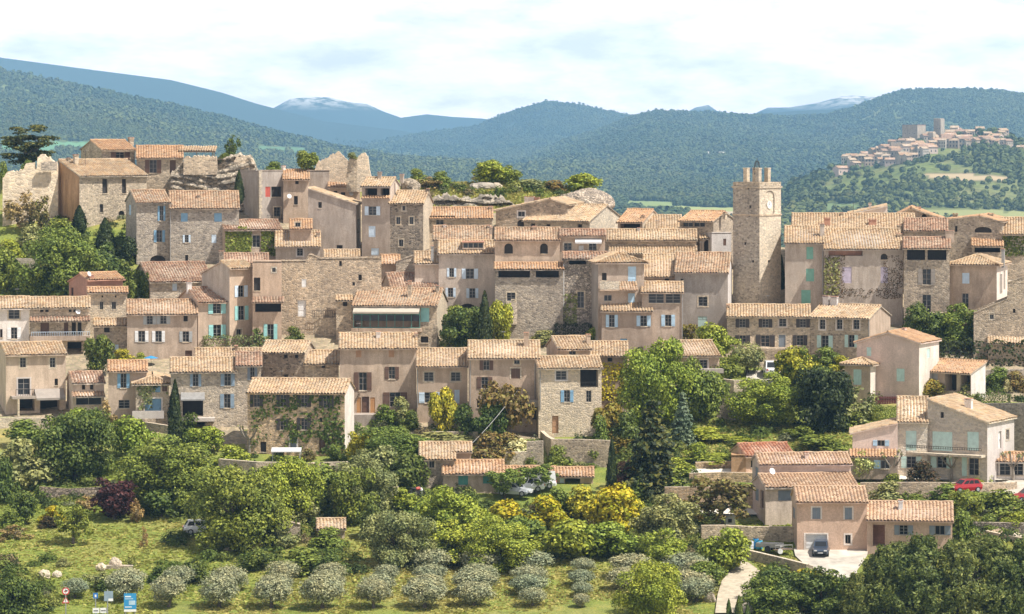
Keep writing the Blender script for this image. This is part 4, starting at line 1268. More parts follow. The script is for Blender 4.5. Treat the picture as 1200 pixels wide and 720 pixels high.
def gmat():
    m, t, b = nt('meadow')
    p = wpos(t)
    n1 = noise(t, p, 0.06, 5, 0.6)
    n2 = noise(t, p, 0.7, 5, 0.7)
    n3 = noise(t, p, 5.0, 4, 0.75)
    r1 = ramp(t, (n1, 0), [(0.35, (0.17, 0.22, 0.045, 1)), (0.5, (0.22, 0.255, 0.06, 1)), (0.66, (0.32, 0.285, 0.11, 1))])
    r2 = ramp(t, (n2, 0), [(0.3, (0.6, 0.68, 0.6, 1)), (0.52, (1, 1, 1, 1)), (0.72, (1.35, 1.15, 0.95, 1))])
    r3 = ramp(t, (n3, 0), [(0.3, (0.6, 0.63, 0.6, 1)), (0.7, (1.3, 1.25, 1.2, 1))])
    x = mixc(t, 0.9, (r1, 0), (r2, 0), 'MULTIPLY')
    x = mixc(t, 0.85, x, (r3, 0), 'MULTIPLY')
    L(t, x[0], x[1], b, 'Base Color')
    b.inputs['Roughness'].default_value = 0.95
    b.inputs['Specular IOR Level'].default_value = 0.1
    bp = N(t, 'ShaderNodeBump', Strength=0.7, Distance=0.25)
    L(t, n3, 0, bp, 'Height')
    L(t, bp, 0, b, 'Normal')
gmat()
plain('gravel', (0.50, 0.45, 0.37), 0.95, var=0.35, scale=0.6)
plain('paving', (0.66, 0.60, 0.50), 0.9, var=0.18, scale=0.8)
plain('asphalt', (0.10, 0.10, 0.10), 0.9)
plain('dirt', (0.46, 0.39, 0.28), 0.95, var=0.3, scale=1.5)


rubble('earth', (0.34, 0.28, 0.20), (0.26, 0.24, 0.14), 1.6, 0.3)


def near_hill():
    cols = np.arange(-500, 1701, 12.5)
    vs, n = [], len(cols)
    rows = []
    pys = list(range(1180, 700, -40)) + list(range(700, 196, -6))
    for py in pys:
        cr = crest(cols)
        yy = np.maximum(py, cr)
        Y = D(yy)
        x = (cols - CX) / F * Y
        z = CZ - (yy - HY) / F * Y + (fbm(x * 0.25, Y * 0.25, 3) - 0.5) * 0.5
        rows.append(np.stack([x, Y, z], 1))
    last = rows[-1]
    for dy, dz in ((8, 1.2), (25, 8), (60, 24), (120, 46), (220, 84), (330, 130)):
        r = last.copy()
        r[:, 0] *= (r[:, 1] + dy) / r[:, 1]
        r[:, 1] += dy
        r[:, 2] = np.maximum(r[:, 2] - dz, -70.0)
        rows.append(r)
    # remove squeezed rows: keep a little spacing so faces stay valid
    v = np.concatenate(rows)
    R = len(rows)
    i = (np.arange(R - 1)[:, None] * n + np.arange(n - 1)[None]).ravel()
    f = np.stack([i, i + 1, i + n + 1, i + n], 1)
    for r in range(1, R):
        v[r * n:(r + 1) * n, 1] += r * 0.0005
    # trodden earth and stone between the houses, grass elsewhere
    fc = v[f].mean(1)
    fx = CX + fc[:, 0] / fc[:, 1] * F
    fy = HY + (CZ - fc[:, 2]) / fc[:, 1] * F
    low = np.interp(fx, [-500, 0, 120, 290, 410, 640, 720, 790, 850, 1000, 1200, 1700], [300, 486, 495, 525, 520, 512, 500, 450, 420, 462, 470, 470])
    top = np.interp(fx, [-500, 0, 150, 165, 300, 470, 480, 690, 720, 1700], [352, 352, 352, 262, 230, 230, 248, 248, 240, 240])
    mi = ((fy < low) & (fy > top)).astype(np.int32)
    me = npmesh('terrain', v, f, ['meadow', 'earth'], mi)
    me.polygons.foreach_set('use_smooth', np.ones(len(me.polygons), dtype=bool))
    o = link(bpy.data.objects.new('terrain', me))
    tag(o, kind='structure')
near_hill()


def sheet(name, pts, mat, lift=0.05, kind='structure', label=None, cat=None, step=6):
    """flat-lying strip between two px polylines [(xl,yl,xr,yr)...] laid on the hillside"""
    mb = MB()
    rows = []
    for (a, b) in zip(pts, pts[1:]):
        for i in range(step):
            t = i / step
            rows.append([a[j] + (b[j] - a[j]) * t for j in range(4)])
    rows.append(list(pts[-1]))
    M_ = 10
    P = []
    for r in rows:
        P.append([at(r[0] + (r[2] - r[0]) * q / M_, r[1] + (r[3] - r[1]) * q / M_, D(r[1] + (r[3] - r[1]) * q / M_)) + Vector((0, 0, lift)) for q in range(M_ + 1)])
    for a, b in zip(P, P[1:]):
        for q in range(M_):
            mb.poly([a[q], a[q + 1], b[q + 1], b[q]], mat)
    o = mb.build(name)
    tag(o, label, cat, kind=kind)
    return o


sheet('track', [(838, 722, 884, 722), (841, 700, 884, 704), (846, 684, 888, 688), (858, 670, 893, 674), (858, 660, 876, 662), (850, 655, 862, 656)], 'dirt', 0.30)
sheet('driveway', [(930, 646, 1018, 647), (932, 655, 1016, 655), (942, 664, 1010, 664), (960, 673, 1004, 673), (985, 683, 1006, 683)], 'gravel', 0.32)
sheet('driveway', [(1150, 574, 1200, 562), (1160, 581, 1240, 571), (1180, 588, 1240, 584)], 'gravel', 0.30)
sheet('terrace_paving', [(1000, 559.5, 1200, 561), (1000, 565, 1200, 566)], 'paving', 0.34)
sheet('terrace_paving', [(805, 596, 880, 598), (800, 605, 897, 607)], 'paving', 0.34)
sheet('terrace_paving', [(808, 553, 882, 553), (806, 559, 882, 560)], 'paving', 0.34)
sheet('driveway', [(876, 437, 915, 437), (874, 447, 912, 447), (868, 456, 900, 456)], 'gravel', 0.30)


# ------------------------------------------------------------------ land beyond: valley and ridges
def ridge(pts):
    xs, ys = zip(*pts)
    return lambda q: np.interp(q, xs, ys)


RIDGES = [  # ridge row in the photo, ridge distance, foot distance, roughness
    (ridge([(-700, 96), (-300, 84), (0, 84), (60, 96), (130, 112), (200, 127), (260, 139), (330, 160), (390, 175), (460, 187), (560, 196), (800, 230)]), 9200, 4800, 1.0),
    (ridge([(-700, 230), (300, 225), (400, 178), (440, 166), (500, 156), (560, 146), (600, 129), (640, 117.5), (680, 122), (720, 131), (760, 138), (900, 168), (1200, 190), (1900, 200)]), 15500, 11500, 0.9),
    (ridge([(-700, 240), (560, 215), (620, 186), (660, 168), (700, 155), (740, 139), (770, 132), (810, 134), (860, 136), (920, 139), (970, 136), (1005, 127), (1030, 117), (1060, 108), (1085, 106), (1110, 107), (1140, 107), (1200, 113), (1400, 120), (1900, 130)]), 12000, 6400, 0.9),
    (ridge([(-700, 58), (-200, 60), (0, 66.5), (100, 80), (200, 93), (260, 108), (300, 121), (380, 142), (470, 153), (540, 165), (700, 185), (1900, 200)]), 17000, 13600, 0.5),
    (ridge([(-700, 190), (560, 180), (800, 150), (860, 137), (900, 132), (940, 129), (970, 128), (1010, 123), (1040, 121), (1100, 140), (1300, 150), (1900, 160)]), 15500, 13000, 0.5),
    (ridge([(-700, 190), (250, 160), (318, 128), (340, 116), (362, 113.5), (385, 114), (410, 120), (430, 122), (450, 131), (470, 138), (500, 134), (530, 137), (565, 139), (640, 150), (760, 150), (800, 134), (815, 126), (830, 123), (842, 131), (880, 135), (900, 126), (925, 126), (960, 120), (985, 113), (1000, 112), (1026, 114), (1050, 130), (1200, 150), (1900, 160)]), 20500, 18000, 0.25),
]
SPUR = ridge([(-700, 300), (880, 260), (930, 216), (975, 199), (1010, 186), (1040, 175), (1058, 166), (1085, 160), (1120, 160), (1160, 158), (1185, 162), (1200, 168), (1260, 180), (1400, 200), (1900, 240)])


VALLEY = -62.0


def base_land(q, Y):
    x = (q - CX) / F * Y
    z = VALLEY + (fbm(x / 420, Y / 520, 1) - 0.45) * 30 * np.clip((Y - 1000) / 1200, 0, 1)
    return z + (fbm(x / 120, Y / 120, 2) - 0.5) * 4


def far_z(q, Y):
    """height of the land beyond the village at direction q (photo column) and distance Y"""
    z = base_land(q, Y)
    x = (q - CX) / F * Y
    gully = (fbm(x / 480, Y / 1500, 9) - 0.5)
    for fn, yr, yf, rg in RIDGES:
        zr = CZ - (fn(q) - HY) / F * yr
        t = np.clip((Y - yf) / (yr - yf), 0, 1.0)
        s = t ** 1.35 * (1 - 0.12 * np.sin(math.pi * t))
        back = np.clip((Y - yr) / (yr * 0.12), 0, 1)
        h = VALLEY + (zr - VALLEY) * s * (1 - back * 0.75) + gully * 110 * rg * np.sin(math.pi * np.clip(t, 0, 1))
        h = np.where(t <= 0, VALLEY - 50, h)
        z = np.maximum(z, h)
    # spur that carries the far village
    yr, yf = 4600, 3700
    zr = CZ - (SPUR(q) - HY) / F * yr
    t = np.clip((Y - yf) / (yr - yf), 0, 1)
    back = np.clip((Y - yr) / 900, 0, 1)
    h = np.where((t > 0) & (zr > VALLEY), VALLEY + (zr - VALLEY) * t * (1 - back), VALLEY - 50)
    return np.maximum(z, h)


FIELDS = [  # distant fields: photo box, slant, colour
    (752, 242, 866, 253, (0.30, 0.33, 0.12)), (735, 236, 790, 244, (0.22, 0.27, 0.10)), (806, 247, 862, 258, (0.44, 0.36, 0.24)), (1085, 204, 1182, 212, (0.40, 0.31, 0.18)), (1078, 246, 1225, 262, (0.26, 0.27, 0.11)),
    (60, 166, 108, 175, (0.14, 0.26, 0.13)), (0, 168, 66, 180, (0.13, 0.24, 0.13)), (300, 172, 360, 180, (0.12, 0.2, 0.1)), (1060, 264, 1225, 290, (0.2, 0.24, 0.09)),
    (920, 262, 985, 272, (0.20, 0.23, 0.09)), (930, 238, 1010, 247, (0.16, 0.21, 0.09)), (820, 178, 852, 183, (0.5, 0.46, 0.38)), (915, 178, 935, 182, (0.5, 0.44, 0.36)), (35, 122, 80, 127, (0.3, 0.27, 0.2)), (1055, 155, 1100, 164, (0.36, 0.3, 0.22))]


def field_at(px, py):
    c = np.zeros((len(px), 4), dtype=float)
    for x0, y0, x1, y1, col in FIELDS:
        wob = (vnoise(px / 9.0, py / 4.0, 5) - 0.5) * 3
        sl = (px - (x0 + x1) / 2) * 0.03
        ins = (px > x0 + wob) & (px < x1 + wob) & (py - sl > y0 + wob * .4) & (py - sl < y1 + wob * .4)
        c[ins] = (*col, 1)
    return c


def far_land():
    q = np.arange(-700, 1901, 5.0)
    Ys = np.concatenate([np.linspace(700, 2200, 30, endpoint=False), np.linspace(2200, 6500, 170, endpoint=False), np.linspace(6500, 17500, 190, endpoint=False), np.linspace(17500, 22300, 60)])
    Q, YY = np.meshgrid(q, Ys)
    Z = far_z(Q.ravel(), YY.ravel())
    X = (Q.ravel() - CX) / F * YY.ravel()
    v = np.stack([X, YY.ravel(), Z], 1)
    n, R = len(q), len(Ys)
    i = (np.arange(R - 1)[:, None] * n + np.arange(n - 1)[None]).ravel()
    f = np.stack([i, i + 1, i + n + 1, i + n], 1)
    py = HY + (CZ - Z) / YY.ravel() * F
    col = field_at(Q.ravel(), py)
    col[YY.ravel() > 13000] = 0
    m, t, b = nt('far_ground')
    p = wpos(t)
    n1 = noise(t, p, 0.006, 6, 0.65)
    n2 = noise(t, p, 0.08, 4, 0.7)
    r = ramp(t, (n1, 0), [(0.3, (0.12, 0.155, 0.05, 1)), (0.5, (0.17, 0.20, 0.07, 1)), (0.62, (0.19, 0.19, 0.08, 1)), (0.76, (0.27, 0.23, 0.14, 1))])
    r2 = ramp(t, (n2, 0), [(0.3, (0.55, 0.6, 0.6, 1)), (0.7, (1.3, 1.25, 1.2, 1))])
    x = mixc(t, 0.9, (r, 0), (r2, 0), 'MULTIPLY')
    a = N(t, 'ShaderNodeAttribute', attribute_name='field')
    x = mixc(t, (a, 'Alpha'), x, (a, 'Color'))
    # darker, duller base colour on the far ranges
    gd = t.nodes.new('ShaderNodeNewGeometry'); sd_ = t.nodes.new('ShaderNodeSeparateXYZ'); L(t, gd, 'Position', sd_, 0)
    md = t.nodes.new('ShaderNodeMapRange'); md.inputs[1].default_value = 12500; md.inputs[2].default_value = 15000; L(t, sd_, 1, md, 0)
    x = mixc(t, (md, 0), x, (0.05, 0.07, 0.05, 1))
    # bare limestone on the far summits
    g = t.nodes.new('ShaderNodeNewGeometry')
    sp = t.nodes.new('ShaderNodeSeparateXYZ')
    L(t, g, 'Position', sp, 0)
    mr = t.nodes.new('ShaderNodeMapRange')
    mr.inputs[1].default_value = 18500; mr.inputs[2].default_value = 19500
    L(t, sp, 1, mr, 0)
    mz = t.nodes.new('ShaderNodeMapRange')
    mz.inputs[1].default_value = 160; mz.inputs[2].default_value = 240
    L(t, sp, 2, mz, 0)
    n3 = noise(t, p, 0.012, 5, 0.7)
    rr = ramp(t, (n3, 0), [(0.42, (0, 0, 0, 1)), (0.55, (1, 1, 1, 1))])
    mu = N(t, 'ShaderNodeMath', operation='MULTIPLY'); L(t, mr, 0, mu, 0); L(t, mz, 0, mu, 1)
    mu2 = N(t, 'ShaderNodeMath', operation='MULTIPLY'); L(t, mu, 0, mu2, 0); L(t, rr, 0, mu2, 1)
    x = mixc(t, (mu2, 0), x, (0.72, 0.68, 0.62, 1))
    L(t, x[0], x[1], b, 'Base Color')
    b.inputs['Roughness'].default_value = 1.0
    b.inputs['Specular IOR Level'].default_value = 0.0
    me = npmesh('hills', v, f, ['far_ground'], attrs={'field': col})
    me.polygons.foreach_set('use_smooth', np.ones(len(me.polygons), dtype=bool))
    tag(link(bpy.data.objects.new('hills', me)), kind='structure')
far_land()


# ------------------------------------------------------------------ woods on the far land: one mass
def blob_tree(seed, n=26, tall=1.0):
    r = np.random.default_rng(seed)
    vs, fs = [], []
    for i in range(n):
        th, ph = r.uniform(0, 2 * math.pi), math.acos(r.uniform(-0.5, 1))
        d = np.array([math.sin(ph) * math.cos(th), math.sin(ph) * math.sin(th), math.cos(ph)])
        c = d * r.uniform(0.3, 0.5) * np.array([1, 1, 0.95 * tall]) + np.array([0, 0, 0.5 * tall])
        u = np.cross(d + r.normal(0, .14, 3), r.normal(0, 1, 3)); u /= np.linalg.norm(u) + 1e-9
        w = np.cross(d, u); s = r.uniform(0.12, 0.24)
        k = len(vs)
        vs += [c - u * s - w * s, c + u * s - w * s, c + u * s + w * s, c - u * s + w * s]
        fs.append((k, k + 1, k + 2, k + 3))
    return np.array(vs), np.array(fs)


def far_woods():
    rng = np.random.default_rng(5)
    n = 1050000
    q = rng.uniform(-260, 1460, n)
    Y = 1900 * (15400 / 1900) ** (rng.uniform(0, 1, n) ** 0.8)
    z = far_z(q, Y)
    py = HY + (CZ - z) / Y * F
    x = (q - CX) / F * Y
    # seen from near the camera: nothing closer along the same direction stands higher
    Yg = np.linspace(1800, 17400, 360)
    qg = np.arange(-270, 1471, 10.0)
    QQ, YG = np.meshgrid(qg, Yg)
    pg = HY + (CZ - far_z(QQ.ravel(), YG.ravel()).reshape(QQ.shape)) / YG * F
    run = np.minimum.accumulate(pg, axis=0)
    qi = np.clip(np.round((q + 270) / 10).astype(int), 0, len(qg) - 1)
    yi = np.clip(((Y - 1800) / (17400 - 1800) * 359).astype(int) - 1, 0, 359)
    vis = py - 12 * F / Y < run[yi, qi] + 1.0
    vis &= py < crest(q) + 16
    dens = fbm(x / 260, Y / 300, 21) - .06 * np.clip((4200 - Y) / 1000, -1, 1)
    keep = vis & ((dens > np.where(Y < 6200, .5, .44)) | (rng.uniform(0, 1, n) < 0.2))
    fld = field_at(q, py)
    keep &= ~((Y > 12400) & ((q < 410 + 150 * rng.uniform(0, 1, n) ** .6 - (Y - 12400) * .012) | (q > 700 + 90 * rng.uniform(0, 1, n))))
    keep &= ~((fld[:, 3] > 0) & (Y < 13000))
    keep &= ~((q > 965) & (q < 1195) & (Y > 3750) & (Y < 4700) & (rng.uniform(0, 1, n) < 0.82))
    q, Y, z, x, dens = q[keep], Y[keep], z[keep], x[keep], dens[keep]
    # thin by distance: the near ones are few and large on screen
    big = vnoise(x / 90, Y / 90, 4)
    size = rng.uniform(5.0, 9.5, len(q)) * (0.75 + 0.6 * big) * np.where(Y > 7500, 1.5, 1)
    variants = [blob_tree(40 + i, 26 if i < 9 else 12, (0.8, 1.0, 1.25)[i % 3]) for i in range(18)]
    vi = rng.integers(0, 9, len(q)) + np.where(Y > 6000, 9, 0)
    tot_v, tot_f, tot_c = [], [], []
    off = 0
    greens = np.array([(0.075, 0.11, 0.045), (0.11, 0.145, 0.045), (0.15, 0.17, 0.05), (0.055, 0.08, 0.04), (0.18, 0.165, 0.07)])
    for k, (vv, ff) in enumerate(variants):
        s = np.where(vi == k)[0]
        if not len(s): continue
        a = rng.uniform(0, 6.28, len(s))
        ca, sa = np.cos(a), np.sin(a)
        P = vv[None] * size[s][:, None, None]
        wx = P[:, :, 0] * ca[:, None] - P[:, :, 1] * sa[:, None] + x[s][:, None]
        wy = P[:, :, 0] * sa[:, None] + P[:, :, 1] * ca[:, None] + Y[s][:, None]
        wz = P[:, :, 2] + z[s][:, None] - 0.8
        pts = np.stack([wx, wy, wz], 2).reshape(-1, 3)
        fcs = (ff[None] + (np.arange(len(s)) * len(vv))[:, None, None] + off).reshape(-1, 4)
        gi = np.clip((fbm(x[s] / 70, Y[s] / 70, 31) * 7 - 1.4 + rng.normal(0, 0.8, len(s))).astype(int), 0, 4)
        lt = np.clip(fbm(x[s] / 700, Y[s] / 1300, 17) * 3.4 - 1.2, 0, 1)[:, None]
        c = (greens[gi] * .4 + (greens[0] * (1 - lt) + greens[2] * lt) * .6) * rng.uniform(0.72, 0.95, (len(s), 1))
        cc = np.repeat(np.concatenate([c, np.ones((len(s), 1))], 1), len(vv), axis=0)
        tot_v.append(pts); tot_f.append(fcs); tot_c.append(cc)
        off += len(pts)
    V, Fc, C = np.concatenate(tot_v), np.concatenate(tot_f), np.concatenate(tot_c)
    import sys; sys.stderr.write('woods %d trees %d faces\n' % (len(q), len(Fc)))
    m, t, b = nt('far_leaf')
    a = N(t, 'ShaderNodeAttribute', attribute_name='tint')
    g = t.nodes.new('ShaderNodeNewGeometry')
    r = ramp(t, (g, 'Random Per Island'), [(0.0, (0.88, 0.88, 0.88, 1)), (1.0, (1.12, 1.12, 1.1, 1))])
    xx = mixc(t, 1.0, (a, 'Color'), (r, 0), 'MULTIPLY')
    L(t, xx[0], xx[1], b, 'Base Color')
    b.inputs['Roughness'].default_value = 0.9
    b.inputs['Specular IOR Level'].default_value = 0.1
    me = npmesh('woods', V, Fc, ['far_leaf'], attrs={'tint': C})
    tag(link(bpy.data.objects.new('woods', me)), kind='stuff')
far_woods()


# ------------------------------------------------------------------ far village on the spur
def far_village():
    def on_spur(px, py):
        Ys = np.linspace(3650, 4650, 400)
        z = far_z(np.full(400, px), Ys)
        pp = HY + (CZ - z) / Ys * F
        i = int(np.argmax(pp <= py)) if (pp <= py).any() else 330
        return at(px, pp[i], Ys[i]), Ys[i]
    protos = []
    for k, (wl, tl) in enumerate((('beige', 'tile_tan'), ('stone', 'tile_orange'), ('pale', 'tile_tan'), ('rose', 'tile_orange'), ('stone_grey', 'tile_brown'))):
        w, d, h = ((7, 6, 5.5), (9, 6.5, 5), (6, 6, 7), (10, 7, 4.5), (7.5, 6, 6.5))[k]
        a, b = MB(), MB()
        a.box(-w / 2, -d / 2, -4, w / 2, d / 2, h, wl)
        for s in (-1, 1):
            a.poly([(s * w / 2, -d / 2, h), (s * w / 2, d / 2, h), (s * w / 2, 0, h + 1.5)], wl)
        for i in range(3):
            for j in range(1 + (h > 5)):
                xx = -w / 2 + w * (i + .5) / 3
                a.box(xx - .4, -d / 2 - .02, 1.0 + 2.7 * j, xx + .4, -d / 2 + .02, 2.4 + 2.7 * j, 'interior')
        b.uv = []
        tile_panel(b, (-w / 2 - .3, -d / 2 - .4, h - .15), (w / 2 + .3, -d / 2 - .4, h - .15), (-w / 2 - .3, 0, h + 1.55), (w / 2 + .3, 0, h + 1.55), tl, wl, pitch=.9, course=1.2)
        tile_panel(b, (w / 2 + .3, d / 2 + .4, h - .15), (-w / 2 - .3, d / 2 + .4, h - .15), (w / 2 + .3, 0, h + 1.55), (-w / 2 - .3, 0, h + 1.55), tl, wl, fine=False)
        protos.append((a.build('wall', mesh_only=True), b.build('roof', mesh_only=True)))
    rng = random.Random(3)
    spots = []
    bands = [(985, 1000, 191, 195, 3), (998, 1045, 183, 197, 13), (1030, 1080, 176, 192, 16), (1045, 1100, 170, 186, 14), (1085, 1140, 160, 178, 17), (1105, 1182, 154, 166, 20), (1150, 1180, 160, 170, 5), (1190, 1215, 160, 166, 3)]
    for x0, x1, y0, y1, n in bands:
        for i in range(n):
            px = x0 + (x1 - x0) * (i + rng.random()) / n
            py = y0 + (y1 - y0) * rng.random() - (px - (x0 + x1) / 2) * 0.12
            spots.append((px, py))
    for i, (px, py) in enumerate(sorted(spots, key=lambda s: s[1])):
        p, Y = on_spur(px, py)
        wl, ro = protos[rng.randrange(5)]
        e = empty('village_house', p, rng.uniform(-0.7, 0.7))
        e.scale = [rng.uniform(1.45, 1.95)] * 3
        tag(e, 'tiny pale tile-roofed house in the distant village on the wooded spur', 'house', 'houses of the distant village')
        for nm, me in (('wall', wl), ('roof', ro)):
            link(bpy.data.objects.new(nm, me), e)
    for nm, lab, x0, x1, yt, yb, wl, dp in (
            ('castle_keep', 'broad square castle keep above the distant village', 1057, 1085, 147, 170, 'stone_grey', 18),
            ('church_tower', 'slim square tower behind the keep of the distant village', 1094, 1107, 140, 166, 'stone_grey', 9),
            ('castle_hall', 'lower castle block below the slim tower of the distant village', 1087, 1097, 156, 170, 'stone', 8),
            ('castle_bastion', 'long low bastion under the keep of the distant village', 1043, 1073, 168, 176, 'stone', 8)):
        p, Y = on_spur((x0 + x1) / 2, yb)
        k = Y / F
        W, H = (x1 - x0) * k, (yb - yt) * k
        e = empty(nm, p, -0.62 if nm != 'castle_bastion' else 0.1)
        tag(e, lab, 'tower' if 'tower' in nm else 'castle')
        f = 0.72 if nm != 'castle_bastion' else 1
        a = MB(); a.box(-W * f / 2, -W * f / 2 if f < 1 else -4, -6, W * f / 2, W * f / 2 if f < 1 else 4, H, wl)
        for i in range(3):
            a.box(-W * f * .3 + i * W * f * .3 - .35, -W * f / 2 - .05 if f < 1 else -4.05, H * .55, -W * f * .3 + i * W * f * .3 + .35, 0, H * .55 + 1.4, 'interior')
        a.build('wall', e)
        b = MB()
        g = W * f / 2
        gy = g if f < 1 else 4
        if nm == 'castle_keep':
            b.box(-g - .3, -gy - .3, H, g + .3, gy + .3, H + .5, 'tile_red')
        else:
            for i in range(4):
                b.box(-g + i * g * .5, -gy, H, -g + i * g * .5 + g * .3, gy, H + 1.0, wl)
        b.build('parapet', e)
far_village()
# ------------------------------------------------------------------ plants
def quads(c, nrm, s, rng, asp=1.35):
    """leaf quads at centres c facing roughly nrm"""
    n = len(c)
    nrm = nrm / (np.linalg.norm(nrm, axis=1, keepdims=True) + 1e-9)
    t = np.cross(nrm, rng.normal(0, 1, (n, 3)))
    t /= np.linalg.norm(t, axis=1, keepdims=True) + 1e-9
    b = np.cross(nrm, t)
    s = (s * rng.uniform(0.6, 1.3, n))[:, None] if np.isscalar(s) else s[:, None]
    a, bb = t * s * asp * .5, b * s * .5
    v = np.stack([c - a - bb * .35, c + bb * .0 - bb, c + a - bb * .2, c + bb], 1).reshape(-1, 3)
    f = np.arange(4 * n).reshape(n, 4)
    return v, f


def lobe_crown(seed, n, lobes, leaf_s, up=0.35, fill=0.18, asp=1.35):
    """leaves spread over and through lobes [(x,y,z,rx,ry,rz)]"""
    rng = np.random.default_rng(seed)
    L_ = np.array(lobes)
    w = (L_[:, 3] * L_[:, 4] + L_[:, 3] * L_[:, 5]) ** 1.0
    k = rng.choice(len(L_), n, p=w / w.sum())
    d = rng.normal(0, 1, (n, 3)); d /= np.linalg.norm(d, axis=1, keepdims=True)
    d[:, 2] = np.where((d[:, 2] < -0.3) & (rng.uniform(0, 1, n) < .6), -d[:, 2], d[:, 2])
    r = np.where(rng.uniform(0, 1, n) < fill, rng.uniform(0.2, 0.8, n), rng.normal(0.95, 0.11, n))
    c = L_[k, :3] + d * r[:, None] * L_[k, 3:6]
    nr = d + np.array([0, 0, up]) + rng.normal(0, .55, (n, 3))
    return quads(c, nr, leaf_s, rng, asp)


def lobes_round(rng, n, flat=1.0, base=0.18, rr=(0.13, 0.24), lean=0.0):
    out = []
    zc, rz = (1 + base) / 2, (1 - base) / 2
    for i in range(n):
        d = rng.normal(0, 1, 3); d /= np.linalg.norm(d)
        q = rng.uniform(0.35, 0.85)
        r = rng.uniform(*rr)
        x, y, z = d[0] * (.5 - r * .8) * q * 1.15, d[1] * (.5 - r * .8) * q * 1.15, zc + d[2] * (rz - r * .7) * q * 1.15
        x += lean * (z - .5)
        out.append((x, y, max(z, base + r * .4), r, r, r * rng.uniform(.7, 1.0) * flat))
    return out


def trunk_mesh(seed, h0, limbs, mat='bark', r=0.035, spread=.28, top=.75, crooked=0.04):
    rng = random.Random(seed)
    mb = MB()
    fork = Vector((rng.uniform(-crooked, crooked), rng.uniform(-crooked, crooked), h0))
    mb.tube([(0, 0, -.06), (fork.x * .4, fork.y * .4, h0 * .5), fork], [r * 1.3, r, r * .8], mat, 7)
    for i in range(limbs):
        a = 2 * math.pi * (i + rng.random() * .6) / max(1, limbs)
        e = Vector((math.cos(a) * spread * rng.uniform(.6, 1.1), math.sin(a) * spread * rng.uniform(.6, 1.1), top * rng.uniform(.75, 1.1)))
        m = fork.lerp(e, .5) + Vector((math.cos(a) * .05, math.sin(a) * .05, .02))
        mb.tube([fork, m, e], [r * .62, r * .42, r * .15], mat, 5)
        for j in range(2):
            e2 = m + Vector((rng.uniform(-.16, .16), rng.uniform(-.16, .16), rng.uniform(.06, .2)))
            mb.tube([m, e2], [r * .3, r * .1], mat, 4)
    return mb.build('trunk', mesh_only=True)


KINDS = {}


def kind(nm, variants, fn):
    KINDS[nm] = [fn(100 * (len(KINDS) + 1) + i) for i in range(variants)]


def mk(v, f, fit=None):
    if fit is not None:      # the leaves fill the plant's own width and height
        for a in (0, 1):
            lo, hi = np.percentile(v[:, a], (1.5, 98.5))
            v[:, a] = (v[:, a] - (lo + hi) / 2) / (hi - lo)
        lo, hi = np.percentile(v[:, 2], (1.0, 98.5))
        v[:, 2] = fit + (v[:, 2] - lo) / (hi - lo) * (1 - fit)
    return npmesh('crown', v, f, ['leaf_green'])


def k_big(s):
    r = np.random.default_rng(s)
    v, f = lobe_crown(s, 9500, lobes_round(r, 40, base=.02, rr=(.09, .17)), 0.031)
    return mk(v, f, .0), trunk_mesh(s, .3, 5)


def k_giant(s):
    r = np.random.default_rng(s)
    v, f = lobe_crown(s, 25000, lobes_round(r, 60, base=.0, rr=(.07, .15)), 0.0195)
    return mk(v, f, .0), trunk_mesh(s, .3, 5)


def k_tree(s):
    r = np.random.default_rng(s)
    v, f = lobe_crown(s, 4600, lobes_round(r, 22, base=.06, rr=(.11, .2)), 0.044)
    return mk(v, f, .09), trunk_mesh(s, .32, 4)


def k_open(s):
    r = np.random.default_rng(s)
    v, f = lobe_crown(s, 2400, lobes_round(r, 24, base=.3, rr=(.07, .14)), 0.04, fill=.3)
    return mk(v, f, .26), trunk_mesh(s, .35, 6, r=.04, spread=.36)


def k_olive(s):
    r = np.random.default_rng(s)
    v, f = lobe_crown(s, 5200, [(0, 0, .6, .41, .41, .36)] + lobes_round(r, 14, base=.1, rr=(.14, .2)), 0.03, asp=2.0, fill=.08)
    return mk(v, f, .22), trunk_mesh(s, .28, 4, r=.05, crooked=.08)


def k_bush(s):
    r = np.random.default_rng(s)
    lb = []
    for i in range(15):
        a = r.uniform(0, 6.28); q = r.uniform(0, .34); rr = r.uniform(.12, .22)
        lb.append((q * math.cos(a), q * math.sin(a), r.uniform(.15, .78) * (1 - q * 1.1), rr, rr, rr * .95))
    v, f = lobe_crown(s, 2700, lb, 0.05)
    v[:, 2] = np.maximum(v[:, 2], -.03)
    return mk(v, f, -.03), trunk_mesh(s, .12, 3, r=.02, top=.5)


def k_airy(s):
    r = np.random.default_rng(s)
    lb = []
    for i in range(22):
        a = r.uniform(0, 6.28); q = r.uniform(0.05, .42); rr = r.uniform(.06, .13)
        lb.append((q * math.cos(a), q * math.sin(a), r.uniform(.2, .92) * (1 - q * .6), rr, rr, rr * 1.3))
    v, f = lobe_crown(s, 1250, lb, 0.05, fill=.5)
    return mk(v, f, .03), trunk_mesh(s, .1, 9, r=.014, spread=.36, top=.8, mat='bark_pale')


